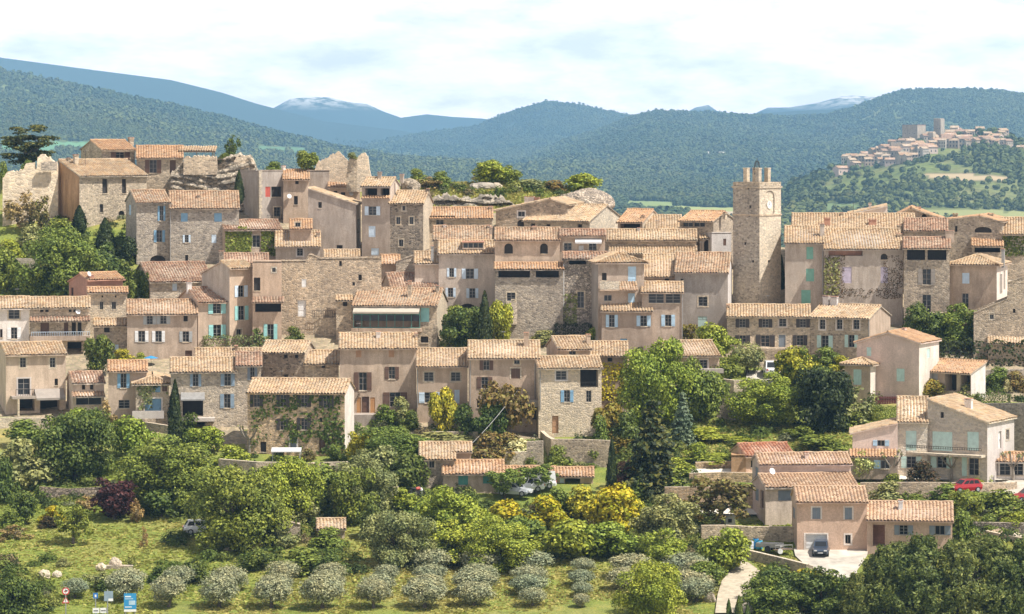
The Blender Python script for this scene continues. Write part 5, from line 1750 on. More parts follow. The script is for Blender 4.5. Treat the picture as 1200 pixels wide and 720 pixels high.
def k_cypress(s):
    rng = np.random.default_rng(s)
    n = 3400
    z = rng.uniform(0, 1, n) ** 0.9
    prof = np.minimum(1, (z + .06) * 5) * (1 - z ** 2.2) ** .8
    a = rng.uniform(0, 6.28, n)
    r = .5 * prof * (rng.normal(.88, .12, n)) * (1 + .12 * np.sin(a * 3 + z * 9))
    c = np.stack([r * np.cos(a), r * np.sin(a), z], 1)
    nr = np.stack([np.cos(a), np.sin(a), np.full(n, .25)], 1) + rng.normal(0, .35, (n, 3))
    v, f = quads(c, nr, .14, rng, 1.0)
    # tall narrow leaves: squash z so that the crown's slim shape does not stretch them
    v = v.reshape(n, 4, 3)
    v[:, :, 2] = c[:, None, 2] + (v[:, :, 2] - c[:, None, 2]) * .38
    return mk(v.reshape(-1, 3), f), trunk_mesh(s, .12, 0, r=.08)


def k_conifer(s):
    rng = np.random.default_rng(s)
    cs, ns = [], []
    for t in range(13):
        z0 = .08 + .9 * t / 13
        R = .54 * min(1, 1.22 * (1.03 - z0)) * rng.uniform(.85, 1.1)
        nb = int(8 + 5 * (1 - z0))
        for b in range(nb):
            a = 2 * math.pi * (b + rng.random()) / nb
            L0 = R * rng.uniform(.7, 1.12)
            m = int(14 + 46 * L0 / .5)
            q = rng.uniform(.15, 1, m) ** .8
            wd = rng.normal(0, .035 + .02 * q, m)
            x = q * L0 * math.cos(a) - wd * math.sin(a)
            y = q * L0 * math.sin(a) + wd * math.cos(a)
            z = z0 - .09 * q * q * (L0 / .5) + rng.normal(0, .009, m)
            cs.append(np.stack([x, y, z], 1))
            ns.append(np.tile([.3 * math.cos(a), .3 * math.sin(a), 1], (m, 1)) + rng.normal(0, .4, (m, 3)))
    c, nr = np.concatenate(cs), np.concatenate(ns)
    v, f = quads(c, nr, .05, rng, 1.5)
    return mk(v, f), trunk_mesh(s, .9, 0, r=.028, crooked=0)


def k_cedar(s):
    rng = np.random.default_rng(s)
    lb = []
    for i in range(46):
        z = rng.uniform(.25, .98)
        R = .55 * (1.05 - abs(z - .55) * 1.1)
        a = rng.uniform(0, 6.28); q = rng.uniform(.15, .85) * R
        lb.append((q * math.cos(a), q * math.sin(a), z, rng.uniform(.1, .18), rng.uniform(.1, .18), rng.uniform(.025, .055)))
    v, f = lobe_crown(s, 6500, lb, .036, up=.9, fill=.3)
    return mk(v, f), trunk_mesh(s, .4, 7, r=.03, spread=.34, top=.7)


def k_pine(s):
    """Aleppo pine: a rounded cone of soft upward tufts, leafy to the ground"""
    rng = np.random.default_rng(s)
    cs, ns = [], []
    for i in range(430):
        z = rng.uniform(0.0, 1.0) ** .85
        R = .5 * min(1, (1.06 - z) * 1.5) ** .75 * (.86 + .2 * math.sin(z * 17 + s))
        a = rng.uniform(0, 6.28)
        q = rng.uniform(.55, 1.0)
        p = np.array([R * q * math.cos(a), R * q * math.sin(a), .02 + z * .9])
        m = 40
        o = np.array([math.cos(a) * .5, math.sin(a) * .5, 1.0]); o /= np.linalg.norm(o)
        t = rng.uniform(-.6, 1, m)
        cs.append(p + o * (t * .07)[:, None] + rng.normal(0, .02, (m, 3)))
        ns.append(np.array([math.cos(a), math.sin(a), .35]) + rng.normal(0, .7, (m, 3)))
    c, nr = np.concatenate(cs), np.concatenate(ns)
    v, f = quads(c, nr, .019, rng, 2.4)
    return mk(v, f, .0), trunk_mesh(s, .35, 6, r=.03, spread=.3, top=.75)


def k_hedge(s):
    rng = np.random.default_rng(s)
    n = 2600
    c = rng.uniform(-.5, .5, (n, 3)); c[:, 2] += .5
    ax = rng.integers(0, 5, n)
    m = rng.uniform(0, 1, n) < .85
    c[m & (ax == 0), 0] = .5; c[m & (ax == 1), 0] = -.5; c[m & (ax == 2), 1] = .5; c[m & (ax == 3), 1] = -.5; c[m & (ax == 4), 2] = 1
    nr = np.zeros((n, 3)); nr[ax == 0, 0] = 1; nr[ax == 1, 0] = -1; nr[ax == 2, 1] = 1; nr[ax == 3, 1] = -1; nr[ax == 4, 2] = 1
    c += rng.normal(0, .025, (n, 3)); c[:, 2] += .05 * np.sin(c[:, 0] * 23) + .03 * np.sin(c[:, 0] * 51)
    v, f = quads(c, nr + rng.normal(0, .5, (n, 3)), .075, rng)
    v = v.reshape(n, 4, 3); v[:, :, 0] = c[:, None, 0] + (v[:, :, 0] - c[:, None, 0]) * .3
    return mk(v.reshape(-1, 3), f), None


def k_bare(s):
    """pollarded tree: trunk and knobbly limbs, few leaves"""
    rng = np.random.default_rng(s)
    r = random.Random(s)
    mb = MB()
    mb.tube([(0, 0, -.05), (.02, 0, .25), (0, .01, .5)], [.06, .05, .048], 'bark_pale', 7)
    lb = []
    for i in range(6):
        a = 2 * math.pi * i / 6 + r.random() * .5
        e = Vector((math.cos(a) * .42, math.sin(a) * .42, r.uniform(.78, .98)))
        m = Vector((math.cos(a) * .22, math.sin(a) * .22, .62))
        mb.tube([(0, .01, .48), m, e], [.04, .033, .03], 'bark_pale', 6)
        mb.tube([e - Vector((0, 0, .02)), e + Vector((0, 0, .05))], [.045, .03], 'bark_pale', 6)
        lb.append((e.x, e.y, e.z, .09, .09, .07))
    v, f = lobe_crown(s, 130, lb, .045)
    return mk(v, f), mb.build('trunk', mesh_only=True)


def k_ivyball(s):
    return k_bush(s)


kind('giant', 3, k_giant); kind('big', 4, k_big); kind('tree', 4, k_tree); kind('open', 3, k_open); kind('olive', 5, k_olive); kind('bush', 5, k_bush); kind('airy', 3, k_airy)
kind('cypress', 3, k_cypress); kind('conifer', 2, k_conifer); kind('cedar', 1, k_cedar); kind('pine', 3, k_pine); kind('hedge', 2, k_hedge); kind('bare', 2, k_bare)
NAME_OF = dict(giant='broadleaf_tree', big='broadleaf_tree', tree='garden_tree', open='open_tree', olive='olive_tree', bush='shrub', airy='twiggy_shrub', cypress='cypress_tree', conifer='conifer_tree', cedar='cedar_tree', pine='pine_tree', hedge='hedge', bare='pollarded_tree')
CAT_OF = dict(giant='tree', big='tree', tree='tree', open='tree', olive='olive tree', bush='shrub', airy='shrub', cypress='cypress', conifer='conifer', cedar='cedar', pine='pine tree', hedge='hedge', bare='tree')
PCOUNT = {}


def plant(kd, colour, cx, yb, w, h, label, Y=None, group=None, depth=1.0, barkm=None, rz=None):
    Y = Y if Y is not None else D(yb)
    k = Y / F
    if kd == 'big' and w > 68: kd = 'giant'
    PCOUNT[kd] = PCOUNT.get(kd, 0) + 1
    crown, trunk = KINDS[kd][PCOUNT[kd] % len(KINDS[kd])]
    p = at(cx, yb, Y)
    e = empty(NAME_OF[kd], p, rz if rz is not None else (0 if kd == 'hedge' else random.uniform(0, 6.28)))
    tag(e, label, CAT_OF[kd], group)
    sc = (w * k, w * k * depth, h * k)
    c = link(bpy.data.objects.new('crown' if kd not in ('bush', 'hedge', 'airy') else 'foliage', crown), e)
    c.scale = sc
    c.material_slots[0].link = 'OBJECT'
    c.material_slots[0].material = M['leaf_' + colour]
    if trunk is not None:
        t = link(bpy.data.objects.new('trunk' if kd not in ('bush', 'airy') else 'stem', trunk), e)
        t.scale = sc
        if barkm:
            t.material_slots[0].link = 'OBJECT'
            t.material_slots[0].material = M[barkm]
    return e


P_ = plant
PLANTS = '''
cedar conifer 34 206 72 60 wide dark cedar standing alone behind the tall pale ruin |496
bush green 33 205 16 16 small green bush growing on top of the pale ruin |490
bush green 3 215 14 24 green shrub at the foot of the cedar, beside the pale ruin |492
airy brown 26 272 40 44 leafless brown creeper shrub against the pale ruin wall
airy rust 52 278 40 46 second brown twiggy shrub, under the stone window peak of the ruin
cypress dark 93 274 17 33 short cypress beside the ochre side wall
cypress dark 123 308 24 52 broad dark cypress before the house with the ochre side
bush dark 148 310 24 30 dark round bush beside the arched cellar house
big green 72 352 80 80 large green tree above the salmon roof terrace
bush bright 12 308 34 26 bright bush at the edge of the old stone garden wall
tree green 8 342 38 48 green tree at the village edge above the white house
bush sage 40 300 30 34 grey-green shrub beneath the leafless brown creeper
bush green 68 292 40 34 leafy bush under the ochre-sided house
tree deep 118 338 42 48 dense dark shrubbery tree right above the grey pinkish-roofed house
bush deep 140 330 30 24 dark bush between the arched cellar house and the salmon terrace
bush green 154 356 14 26 green bush beside the salmon roof terrace
bush deep 98 300 26 24 dark shrub between the two cypresses
airy sage 52 330 40 26 thin olive shrub on the bank under the stone garden wall
bush green 163 345 22 26 green creeper bush at the end wall of the pinkish-roofed house
tree deep 116 440 30 44 dark green vine tree hanging beside the lean-to balcony
bush yellowgreen 142 426 24 16 yellow-green bush below the grey shutters
bush bright 164 424 14 10 small bright bush under the white shutters
airy sage 44 404 20 14 trailing plant on the lean-to balcony edge
bush bright 124 312 22 14 low bright bush at the foot of the broad cypress
cypress dark 205 524 17 78 tall slim cypress before the grey house with the awning
big deep 88 562 82 76 big dark green tree at the edge of the terraced meadow
tree bright 96 524 42 44 light green tree leaning on the big dark one under the glass annex
bush bright 86 512 38 26 light green bush just below the glass annex
airy brown 124 518 38 46 dry pale brown shrub under the peach house
tree bright 155 537 44 46 dense light green tree below the stone barn with the blue door
bush green 32 524 42 30 green bush by the lower garden wall of the tan house
bush sage 24 572 54 54 rounded grey-green bush at the meadow edge
bush deep 6 590 30 50 dark bush cut by the picture edge above the meadow
airy sage 56 566 30 34 thin grey bush between meadow and dark tree
big green 198 592 104 72 wide dome-shaped green tree, the broadest below the cypress
bush deep 190 606 46 30 dark low shrub beside the plum tree
tree plum 134 608 43 44 round purple-leaved plum tree on the meadow
bush broom 62 612 30 18 yellow flowering shrub on the meadow
bush wine 58 618 22 12 reddish low shrub under the yellow flowering one
open green 86 638 40 44 small airy green tree standing free on the meadow
tree deep 26 614 32 36 dark leafy sapling at the meadow edge
bush green 12 622 26 24 green bush low at the meadow edge
airy brown 104 600 26 18 dry twiggy bush behind the plum tree
airy brown 168 642 12 24 bare brown sapling standing on the grass path
airy brown 160 612 14 26 leafless brown bush beside the plum tree
big green 278 642 96 90 huge spreading light-green tree hiding the white car
big bright 334 614 74 70 tall green tree before the ivy-grown house terrace
tree green 218 606 30 32 green tree between the dome tree and the spreading one
tree deep 300 628 40 40 dark shadowy tree at the foot of the spreading one
bush sage 348 614 46 34 grey-green shrub over the roofless rubble hut
bush green 372 596 52 50 green bush below the white canopy terrace
tree yellowgreen 421 545 26 36 bright yellow-green tree beside the ivy house
tree bright 241 530 36 28 small bright tree against the dark porch terrace
bush lime 272 545 40 22 lime bush on the ivy house terrace wall
bare sage 292 532 30 34 pollarded pale tree at the ivy house door
bare sage 384 532 30 30 pollarded pale tree at the far end of the ivy house
bush green 325 542 16 12 clipped bush under the white canopy
bush deep 336 550 24 14 dark bush on the terrace wall below the white canopy
bush rust 360 541 18 14 rust-leaved bush beside the white canopy
bush green 395 540 20 18 leafy bush under the pollarded tree of the ivy house
bush deep 222 520 30 34 dark bush in the shade of the awning terrace
big sage 425 604 70 62 grey-green thicket tree under the stair house terrace
big green 462 552 76 48 leafy green tree under the stair house terrace wall
tree sage 440 570 46 44 silvery tree below the stair house
tree deep 478 578 44 44 dark round tree next to the straw-roofed shed
big green 412 612 46 60 dark green tree above the broken-roofed hut
big bright 524 628 62 54 bright green tree in front of the orange-roofed garden house
bush bright 470 600 34 26 bright bush beside the parked motorbike
big sage 466 662 72 60 grey-green leafy tree beside the hut with a broken roof
tree deep 434 632 26 38 dark upright shrub beside the hut
big bright 528 660 66 46 yellow-green tree at the upper end of the orchard
tree lime 556 640 46 44 lime green tree behind the olive rows
big bright 586 668 72 56 bright feathery tree above the third olive rows
bush deep 510 664 40 26 dark bush at the orchard edge
bush green 560 676 30 22 green bush tucked behind the topmost olives
bush deep 300 668 36 22 dark bramble bush above the olive rows
bush green 384 642 46 22 leafy bush hiding the front of the hut with a broken roof
bush green 350 672 50 28 green bramble bush above the olive rows
bush deep 388 676 36 24 dark leafy bramble beside the hut path
bush sage 330 640 40 24 grey bush before the roofless rubble hut
bush deep 232 682 34 26 round dark bush at the first olive rows
bush deep 186 682 24 18 dark bush between the first olives
airy sage 118 688 34 18 thin bush on the bank above the road signs
bush deep 120 692 18 12 small dark bush above the road signs
big deep 16 726 52 58 dark green tree in the corner beside the road signs
bush green 40 716 26 22 green bush beside the warning sign
bush sage 74 664 18 10 grey tuft bush on the open meadow
airy brown 16 632 40 16 dry brush on the meadow edge
conifer dark 520 505 22 8 low dark conifer hedge by the garden of the shed |404
tree yellowgreen 520 508 30 50 yellowish conical tree before the pale-blue shutters
bush deep 548 512 28 36 dark shrub below the pale-blue shutters
open rust 592 516 54 64 brown-leaved tree before the house with one chimney
tree deep 575 520 34 46 dark green tree beside the brown-leaved tree
bush sage 470 498 34 30 grey shrub on the stair house terrace
bush green 450 500 28 24 green shrub on the stair house terrace edge
bush deep 482 502 24 20 dark shrub at the end of the stair house terrace
bush rust 574 543 52 34 golden brown heath bush above the garden house
bush rust 592 535 34 26 second golden brown heath bush, nearer the white flowers
bush white 606 538 38 22 white flowering shrub over the dry stone wall
bush sage 515 520 70 12 low silver border planting along the garden above the shed
open green 592 585 38 33 olive green tree in front of the garden house
open green 628 577 44 31 spreading olive green tree beside the white cars
big deep 540 412 46 50 dark green tree under the arched door of the pale plaster house
tree green 546 398 28 34 leafy green tree at the arched door
tree lime 586 404 26 48 lime tree right of the slim cypress
cypress dark 568 420 18 78 slim cypress between two lime-green trees
tree green 541 388 34 28 green bush tree at the side of the glazed terrace house
bush deep 638 392 30 28 round clipped bush before the rubble gallery house
bush sage 640 402 36 14 silver grey bush in front of the round clipped one
open deep 668 386 34 40 climbing plant on the dry-stone wall house
hedge dark 672 398 42 18 dark clipped hedge below the arched window
bush bright 699 404 26 20 bright bush beside the dark clipped hedge
cypress dark 750 420 14 22 small pointed cypress at the blue-shuttered lower block
open gold 806 406 24 26 yellowish palm-like plant beside the tall plain house
tree bright 838 424 40 42 light green tree hiding the terrace of the long stone house
tree green 848 448 36 30 green tree below the light green terrace tree
olive sage 876 440 36 36 round grey olive tree under the long terrace
big bright 768 500 76 96 tallest bright green tree in the middle of the village
big green 820 494 50 68 mid-green tree beside the tallest bright one
tree green 838 482 30 42 green tree close to the curved stone wall
conifer spruce 800 520 34 64 blue-grey spruce beside the tallest bright tree
conifer conifer 764 580 78 118 golden-tipped dark conifer below the tallest bright tree
tree gold 716 518 40 42 orange-yellow leaved tree next to the sunlit pale house
bush green 704 530 28 40 tall green shrub against the sunlit pale house
bush deep 738 530 30 46 dark shrub between the orange tree and the conifer
bush gold 734 532 34 18 orange spray shrub above the slim cypress
cypress dark 717 580 13 66 slim dark cypress at the stone terrace wall end
cypress deep 639 508 14 52 narrow dark green column of foliage at the corner of the sunlit pale house
bush green 655 552 30 28 round bush at the foot of the stone terrace wall
bush green 697 545 22 20 small green bush half way along the stone terrace wall
bush sage 678 552 24 10 low silver bush on top of the garage
bush green 788 580 44 28 green shrub at the foot of the golden-tipped conifer
bush magenta 735 576 32 34 magenta-tinged shrub beside the slim dark cypress
bush green 748 584 34 24 green shrub under the magenta-tinged one
bush broom 600 624 46 36 yellow broom bush before the parked white cars
bush broom 642 622 50 38 yellow broom bush below the garage
tree broom 716 628 58 56 tallest yellow broom bush above the orchard
bush yellowgreen 680 612 46 40 yellow-green bush between the broom bushes
bush yellowgreen 744 620 34 34 yellow-green bush beside the tallest broom
tree green 648 608 36 34 green tree rising behind the broom bushes
tree green 612 648 50 40 green bush tree under the yellow brooms
tree bright 662 656 66 46 low bright tree with a dark trunk at the orchard top
tree bright 712 654 56 40 low green tree on a leaning trunk at the orchard top
big sage 778 642 66 58 grey-leaved tree by the ochre retaining wall
big bright 780 668 56 44 bright green tree below the grey-leaved one
bush deep 752 662 26 24 dark bush by the orchard's upper corner
bush gold 800 612 40 24 golden bush below the ochre retaining wall
big bright 766 726 70 62 bright feathery shrub tree in front of the last olives
tree bright 850 672 50 50 vivid green tree beside the bend of the track
tree green 826 690 40 30 green tree at the inner bend of the track
open rust 846 620 66 58 thin reddish-green tree on the pale terrace
bush green 808 592 26 16 green bush at the pale terrace wall
bush bright 794 560 34 22 bright shrub at the end of the pale terraces
big bright 900 496 80 52 round glossy bush in the middle of the grassy bank
big dark 966 506 58 70 dark evergreen tree on the bank above the stone villa
tree deep 958 470 40 40 dark tree behind the white hatchback
tree yellowgreen 934 456 44 46 yellow flowering tree under the mint-shuttered house
tree green 932 456 36 46 green tree next to the yellow flowering one
bush green 968 432 30 24 clipped green bush below the mint shutters
bush yellowgreen 984 436 26 18 yellow-green bush in front of the pyramid roof wing
airy sage 1004 500 40 44 grey airy shrub at the dark red gate
hedge green 1040 493 36 16 low green hedge under the dark red gate
bush gold 1088 468 34 22 golden climbing bush at the rose plaster house
bush sage 1134 472 32 22 round olive bush before the tiled porch
hedge deep 1164 478 38 16 dark clipped hedge on the retaining wall
bush green 1168 454 26 22 leafy bush beside the tiled porch wall
bush rust 1190 458 24 22 reddish bush beside the long dark hedge
bush white 1180 460 10 14 small white-flowered bush by the long dark hedge
hedge dark 1160 436 122 36 long tall dark hedge below the stepped grey wall |428
bush yellowgreen 1198 524 10 22 yellow bush at the end of the stone villa
big deep 1084 405 44 46 dense dark fig tree under the wooden balcony
big green 1118 406 56 46 bright leafy fig tree under the brown door
bush dark 1196 330 34 34 dark ivy bush at the hill edge below the broad tan roof
bush deep 880 412 8 8 potted plant on the long terrace
tree cream 1013 565 30 34 cream-flowering small tree by the lower rose wall
bush wine 1081 572 32 30 dome of dark reddish leaves on the villa terrace
bush green 1046 570 28 14 low bush under the pollarded terrace tree
bush bright 1146 568 28 14 bright low bush at the french door
bare sage 1046 568 28 40 pollarded plane tree before the low rose wing
bare sage 1115 566 28 36 pollarded plane tree before the villa's wide shutter
bare sage 1187 566 32 38 pollarded plane tree before the glazed porch
bush sage 1040 590 40 24 grey bush on the wall under the villa terrace
bush green 1070 594 24 14 green cushion bush above the pink single-storey roof
open green 1130 616 46 40 dark-stemmed olive beyond the pink single-storey roof |361
bush green 1112 592 40 24 leafy bush in front of the red car
bush bright 1150 600 44 22 bright bush row along the drive of the villa
bush green 1180 606 48 30 green bush bank below the drive of the villa
bush green 1158 622 30 18 round bush on the rocky bank
bush bright 1190 622 30 20 bright bush at the far rocky bank
bush green 1128 650 32 48 light tree bush at the end of the pink single-storey house
pine pine 1036 724 70 80 pine at the driveway end, lowest of the pine clump
pine pine 1078 728 84 96 broad pine before the blue-grey shutters
pine pine 1124 730 84 92 tall soft pine in the middle of the pine clump
pine pine 1166 728 80 92 pine of olive hue, last but one of the clump
pine pine 1204 728 80 92 pine cut by the picture edge
pine pine 1052 690 60 52 small pine behind the driveway pine
pine pine 1150 690 90 56 dense pine at the back of the clump
pine pine 1002 726 40 52 young pine beside the drive wall
big green 906 722 58 42 bushy green thicket along the track
big deep 925 716 60 46 dense green shrub below the curved drive wall
big green 898 706 44 36 leafy shrub at the fork of the track
big deep 965 720 60 52 dark shrub below the pale driveway
bush yellowgreen 946 690 36 22 yellow-green shrub under the curved drive wall
bush deep 985 722 30 44 dark bush against the young pine
cypress deep 854 726 7 24 thin cypress sapling at the track edge
cypress deep 866 728 10 30 taller cypress sapling at the track edge
cypress deep 876 728 7 20 short cypress sapling beside the taller one
bush bright 826 514 52 12 leafy scrub on the grassy bank under the curved wall
bush bright 866 518 36 6 bright scrub strip on the grassy bank
bush bright 842 541 66 9 green scrub above the pale terraces
bush bright 905 531 34 8 bright scrub behind the red tiled house
bush green 968 528 58 18 long green scrub beside the stone villa
bush green 1000 504 30 20 dark scrub under the rose plaster house
bush green 940 514 34 14 green scrub between the round bush and the dark evergreen
bush bright 820 540 30 20 bright fern scrub at the end of the pale terraces
tree green 360 202 22 24 ivy-green tree on the crest beside the triangular ruin |485
bush green 322 204 24 14 low green bush on the crest behind the red shutter house |487
bush sage 414 187 12 8 tuft growing on top of the ruin pillar |481
bush green 489 216 24 17 green bush on the knoll behind the attic loggia
bush green 519 220 22 18 second green bush on the knoll near the chimney
airy brown 502 222 26 14 brown scrub on the grassy knoll
tree bright 575 216 36 26 bright green tree on top of the grassy knoll |497
tree green 596 216 28 20 green tree beside the bright green one on the knoll |498
airy brown 566 214 24 20 twiggy brown shrub on the knoll |499
bush sage 622 226 44 15 grey-green scrub sloping off the knoll |496
bush rust 648 226 36 14 rust-coloured scrub near the rubble mound |495
tree bright 683 229 40 24 bright tree above the rubble mound |494
airy deep 273 184 16 24 bare dark thorn bush on the rock outcrop |490
cypress dark 280 240 12 40 dark narrow cypress wedged by the rock outcrop |480
bush deep 262 190 14 10 low bush on the ledge of the rock outcrop |488
hedge sage 277 412 72 18 clipped olive-green hedge above the straw roof
bush deep 345 404 22 20 dark bush at the turquoise doors
cypress dark 916 362 10 62 dark cypress in the gap beside the clock tower |456
cypress deep 960 370 10 44 dark narrow cypress at the corner of the grey house |449
open deep 976 360 22 50 climbing plant on the grey stained house |450
bush deep 1010 344 40 10 trailing plant on the ledge of the grey stained house |452
bush yellowgreen 823 300 6 12 yellow-green plant in the narrow grey arch |468
'''
for ln in PLANTS.strip().splitlines():
    t = ln.split()
    kd, colr, cx, yb, w, h = t[0], t[1], *map(float, t[2:6])
    lab = ' '.join(t[6:])
    Yv = None
    if '|' in lab:
        lab, yv = lab.split('|'); Yv = float(yv)
    P_(kd, colr, cx, yb, w, h, lab.strip(), Y=Yv, depth=0.35 if kd == 'hedge' else 1.0, barkm='bark_black' if 'dark-stemmed' in lab else None)

OLIVES = [  # rows of the orchard, read from the road upwards
    [(88, 700, 28, 22)], [(146, 703, 40, 34), (150, 688, 36, 24)], [(197, 712, 38, 36), (210, 688, 34, 26)], [(257, 713, 40, 38), (268, 692, 40, 30)],
    [(318, 713, 38, 36), (324, 699, 34, 28), (332, 684, 34, 28)], [(377, 714, 43, 40), (383, 698, 38, 30), (388, 682, 32, 24)],
    [(438, 713, 36, 34), (443, 699, 36, 28), (453, 684, 26, 24)], [(498, 712, 45, 32), (501, 697, 38, 26), (504, 684, 36, 24), (507, 670, 38, 28)],
    [(555, 711, 38, 29), (557, 697, 47, 32), (561, 683, 38, 24), (563, 671, 40, 28)], [(624, 711, 29, 22), (620, 697, 40, 25), (620, 684, 38, 22), (624, 671, 43, 27)],
    [(681, 713, 18, 17), (682, 700, 22, 19), (681, 687, 28, 21), (683, 672, 26, 19)], [(730, 692, 34, 26), (740, 678, 46, 30)], [(816, 706, 38, 28), (809, 695, 46, 28), (803, 678, 48, 32), (818, 684, 34, 30)]]
ORD = 'first second third fourth fifth sixth seventh eighth ninth tenth eleventh twelfth thirteenth'.split()
for i, row in enumerate(OLIVES):
    for j, (cx, yb, w, h) in enumerate(row):
        pos = ('lowest', 'second', 'third', 'topmost')[j] if len(row) > 1 else 'only'
        if len(row) == 2 and j == 1: pos = 'upper'
        if len(row) == 3 and j == 2: pos = 'topmost'
        P_('olive', 'olive', cx, yb, w * 1.02, h * (.98 if j == 0 else .9), f'silver-grey olive, {pos} tree of the {ORD[i]} orchard row from the road signs', group='olive trees in the orchard rows')


# ------------------------------------------------------------------ ivy on walls
def ivy(label, boxes, h, colour='green', face='F', dens=34, thick=.18, seed=0, size=.26):
    """leaves clinging to a house front in px boxes"""
    rng = np.random.default_rng(seed + 500)
    cs = []
    for x0, y0, x1, y1, amount in boxes:
        u0, zt = h.loc(face, x0, y0); u1, _ = h.loc(face, x1, y0); _u, zb = h.loc(face, x0, y1)
        n = int(abs(u1 - u0) * abs(zt - zb) * dens * amount)
        a = rng.uniform(min(u0, u1), max(u0, u1), n); z = rng.uniform(zb, zt, n)
        keep = fbm(a * .9, z * .9, seed, 3) > (.62 - .3 * amount)
        for q in np.where(keep)[0]:
            cs.append(h.FM[face](a[q], -rng.uniform(.02, thick), z[q]))
    c = np.array(cs)
    fwd = np.array({'F': (0, -1, .3), 'L': (-1, 0, .3), 'R': (1, 0, .3)}[face])
    v, f = quads(c, np.tile(fwd, (len(c), 1)) + rng.normal(0, .45, (len(c), 3)), size, rng)
    me = npmesh('ivy', v, f, ['leaf_' + colour])
    o = link(bpy.data.objects.new('ivy', me))
    o.location = h.root.location; o.rotation_euler = h.root.rotation_euler
    tag(o, label, 'ivy')


ivy('ivy in patches over the house with three rows of black shutters', [(294, 460, 404, 531, .55), (340, 461, 348, 530, .9), (380, 490, 404, 530, .8), (325, 505, 404, 512, .8)], HOUSES['G11'], 'deep', seed=1)
ivy('thick ivy covering the front of the house with a lilac-grey roof', [(264, 269, 295, 300, 1.6), (306, 269, 330, 300, 1.6), (279, 266, 289, 301, 2)], HOUSES['H4'], 'green', seed=2)
ivy('thin creeper around the blue door of the stone barn', [(160, 452, 178, 480, .8), (170, 450, 196, 462, .7)], HOUSES['G8'], 'sage', seed=3)
ivy('bare creeper spread over the grey stained wall with lilac shutters', [(966, 300, 990, 345, .8), (1035, 300, 1058, 350, .7), (966, 338, 1056, 350, .7)], HOUSES['F2'], 'wine', seed=4, dens=60, size=.12)
ivy('green climber at the downpipe corner of the grey stained house', [(966, 302, 984, 346, 1.0)], HOUSES['F2'], 'sage', seed=14)
ivy('ivy on the end wall of the wide pinkish roof house', [(157, 316, 175, 350, 1.5)], HOUSES['H9'], 'green', 'L', seed=5)
ivy('ivy trailing over the broad-roofed house at the hill edge', [(1174, 276, 1200, 300, 1.2)], HOUSES['F8'], 'deep', seed=6)
ivy('vine spilling over the low half-hidden house', [(704, 425, 735, 470, .9)], HOUSES['S6'], 'yellowgreen', seed=7)
ivy('ivy on the link between hedge and turquoise-shuttered houses', [(297, 385, 308, 405, 1.2)], HOUSES['H3'], 'deep', seed=8)
ivy('thin creeper along the dry-stone wall by the arched window', [(660, 345, 676, 380, .8)], HOUSES['C9low'], 'sage', seed=10)


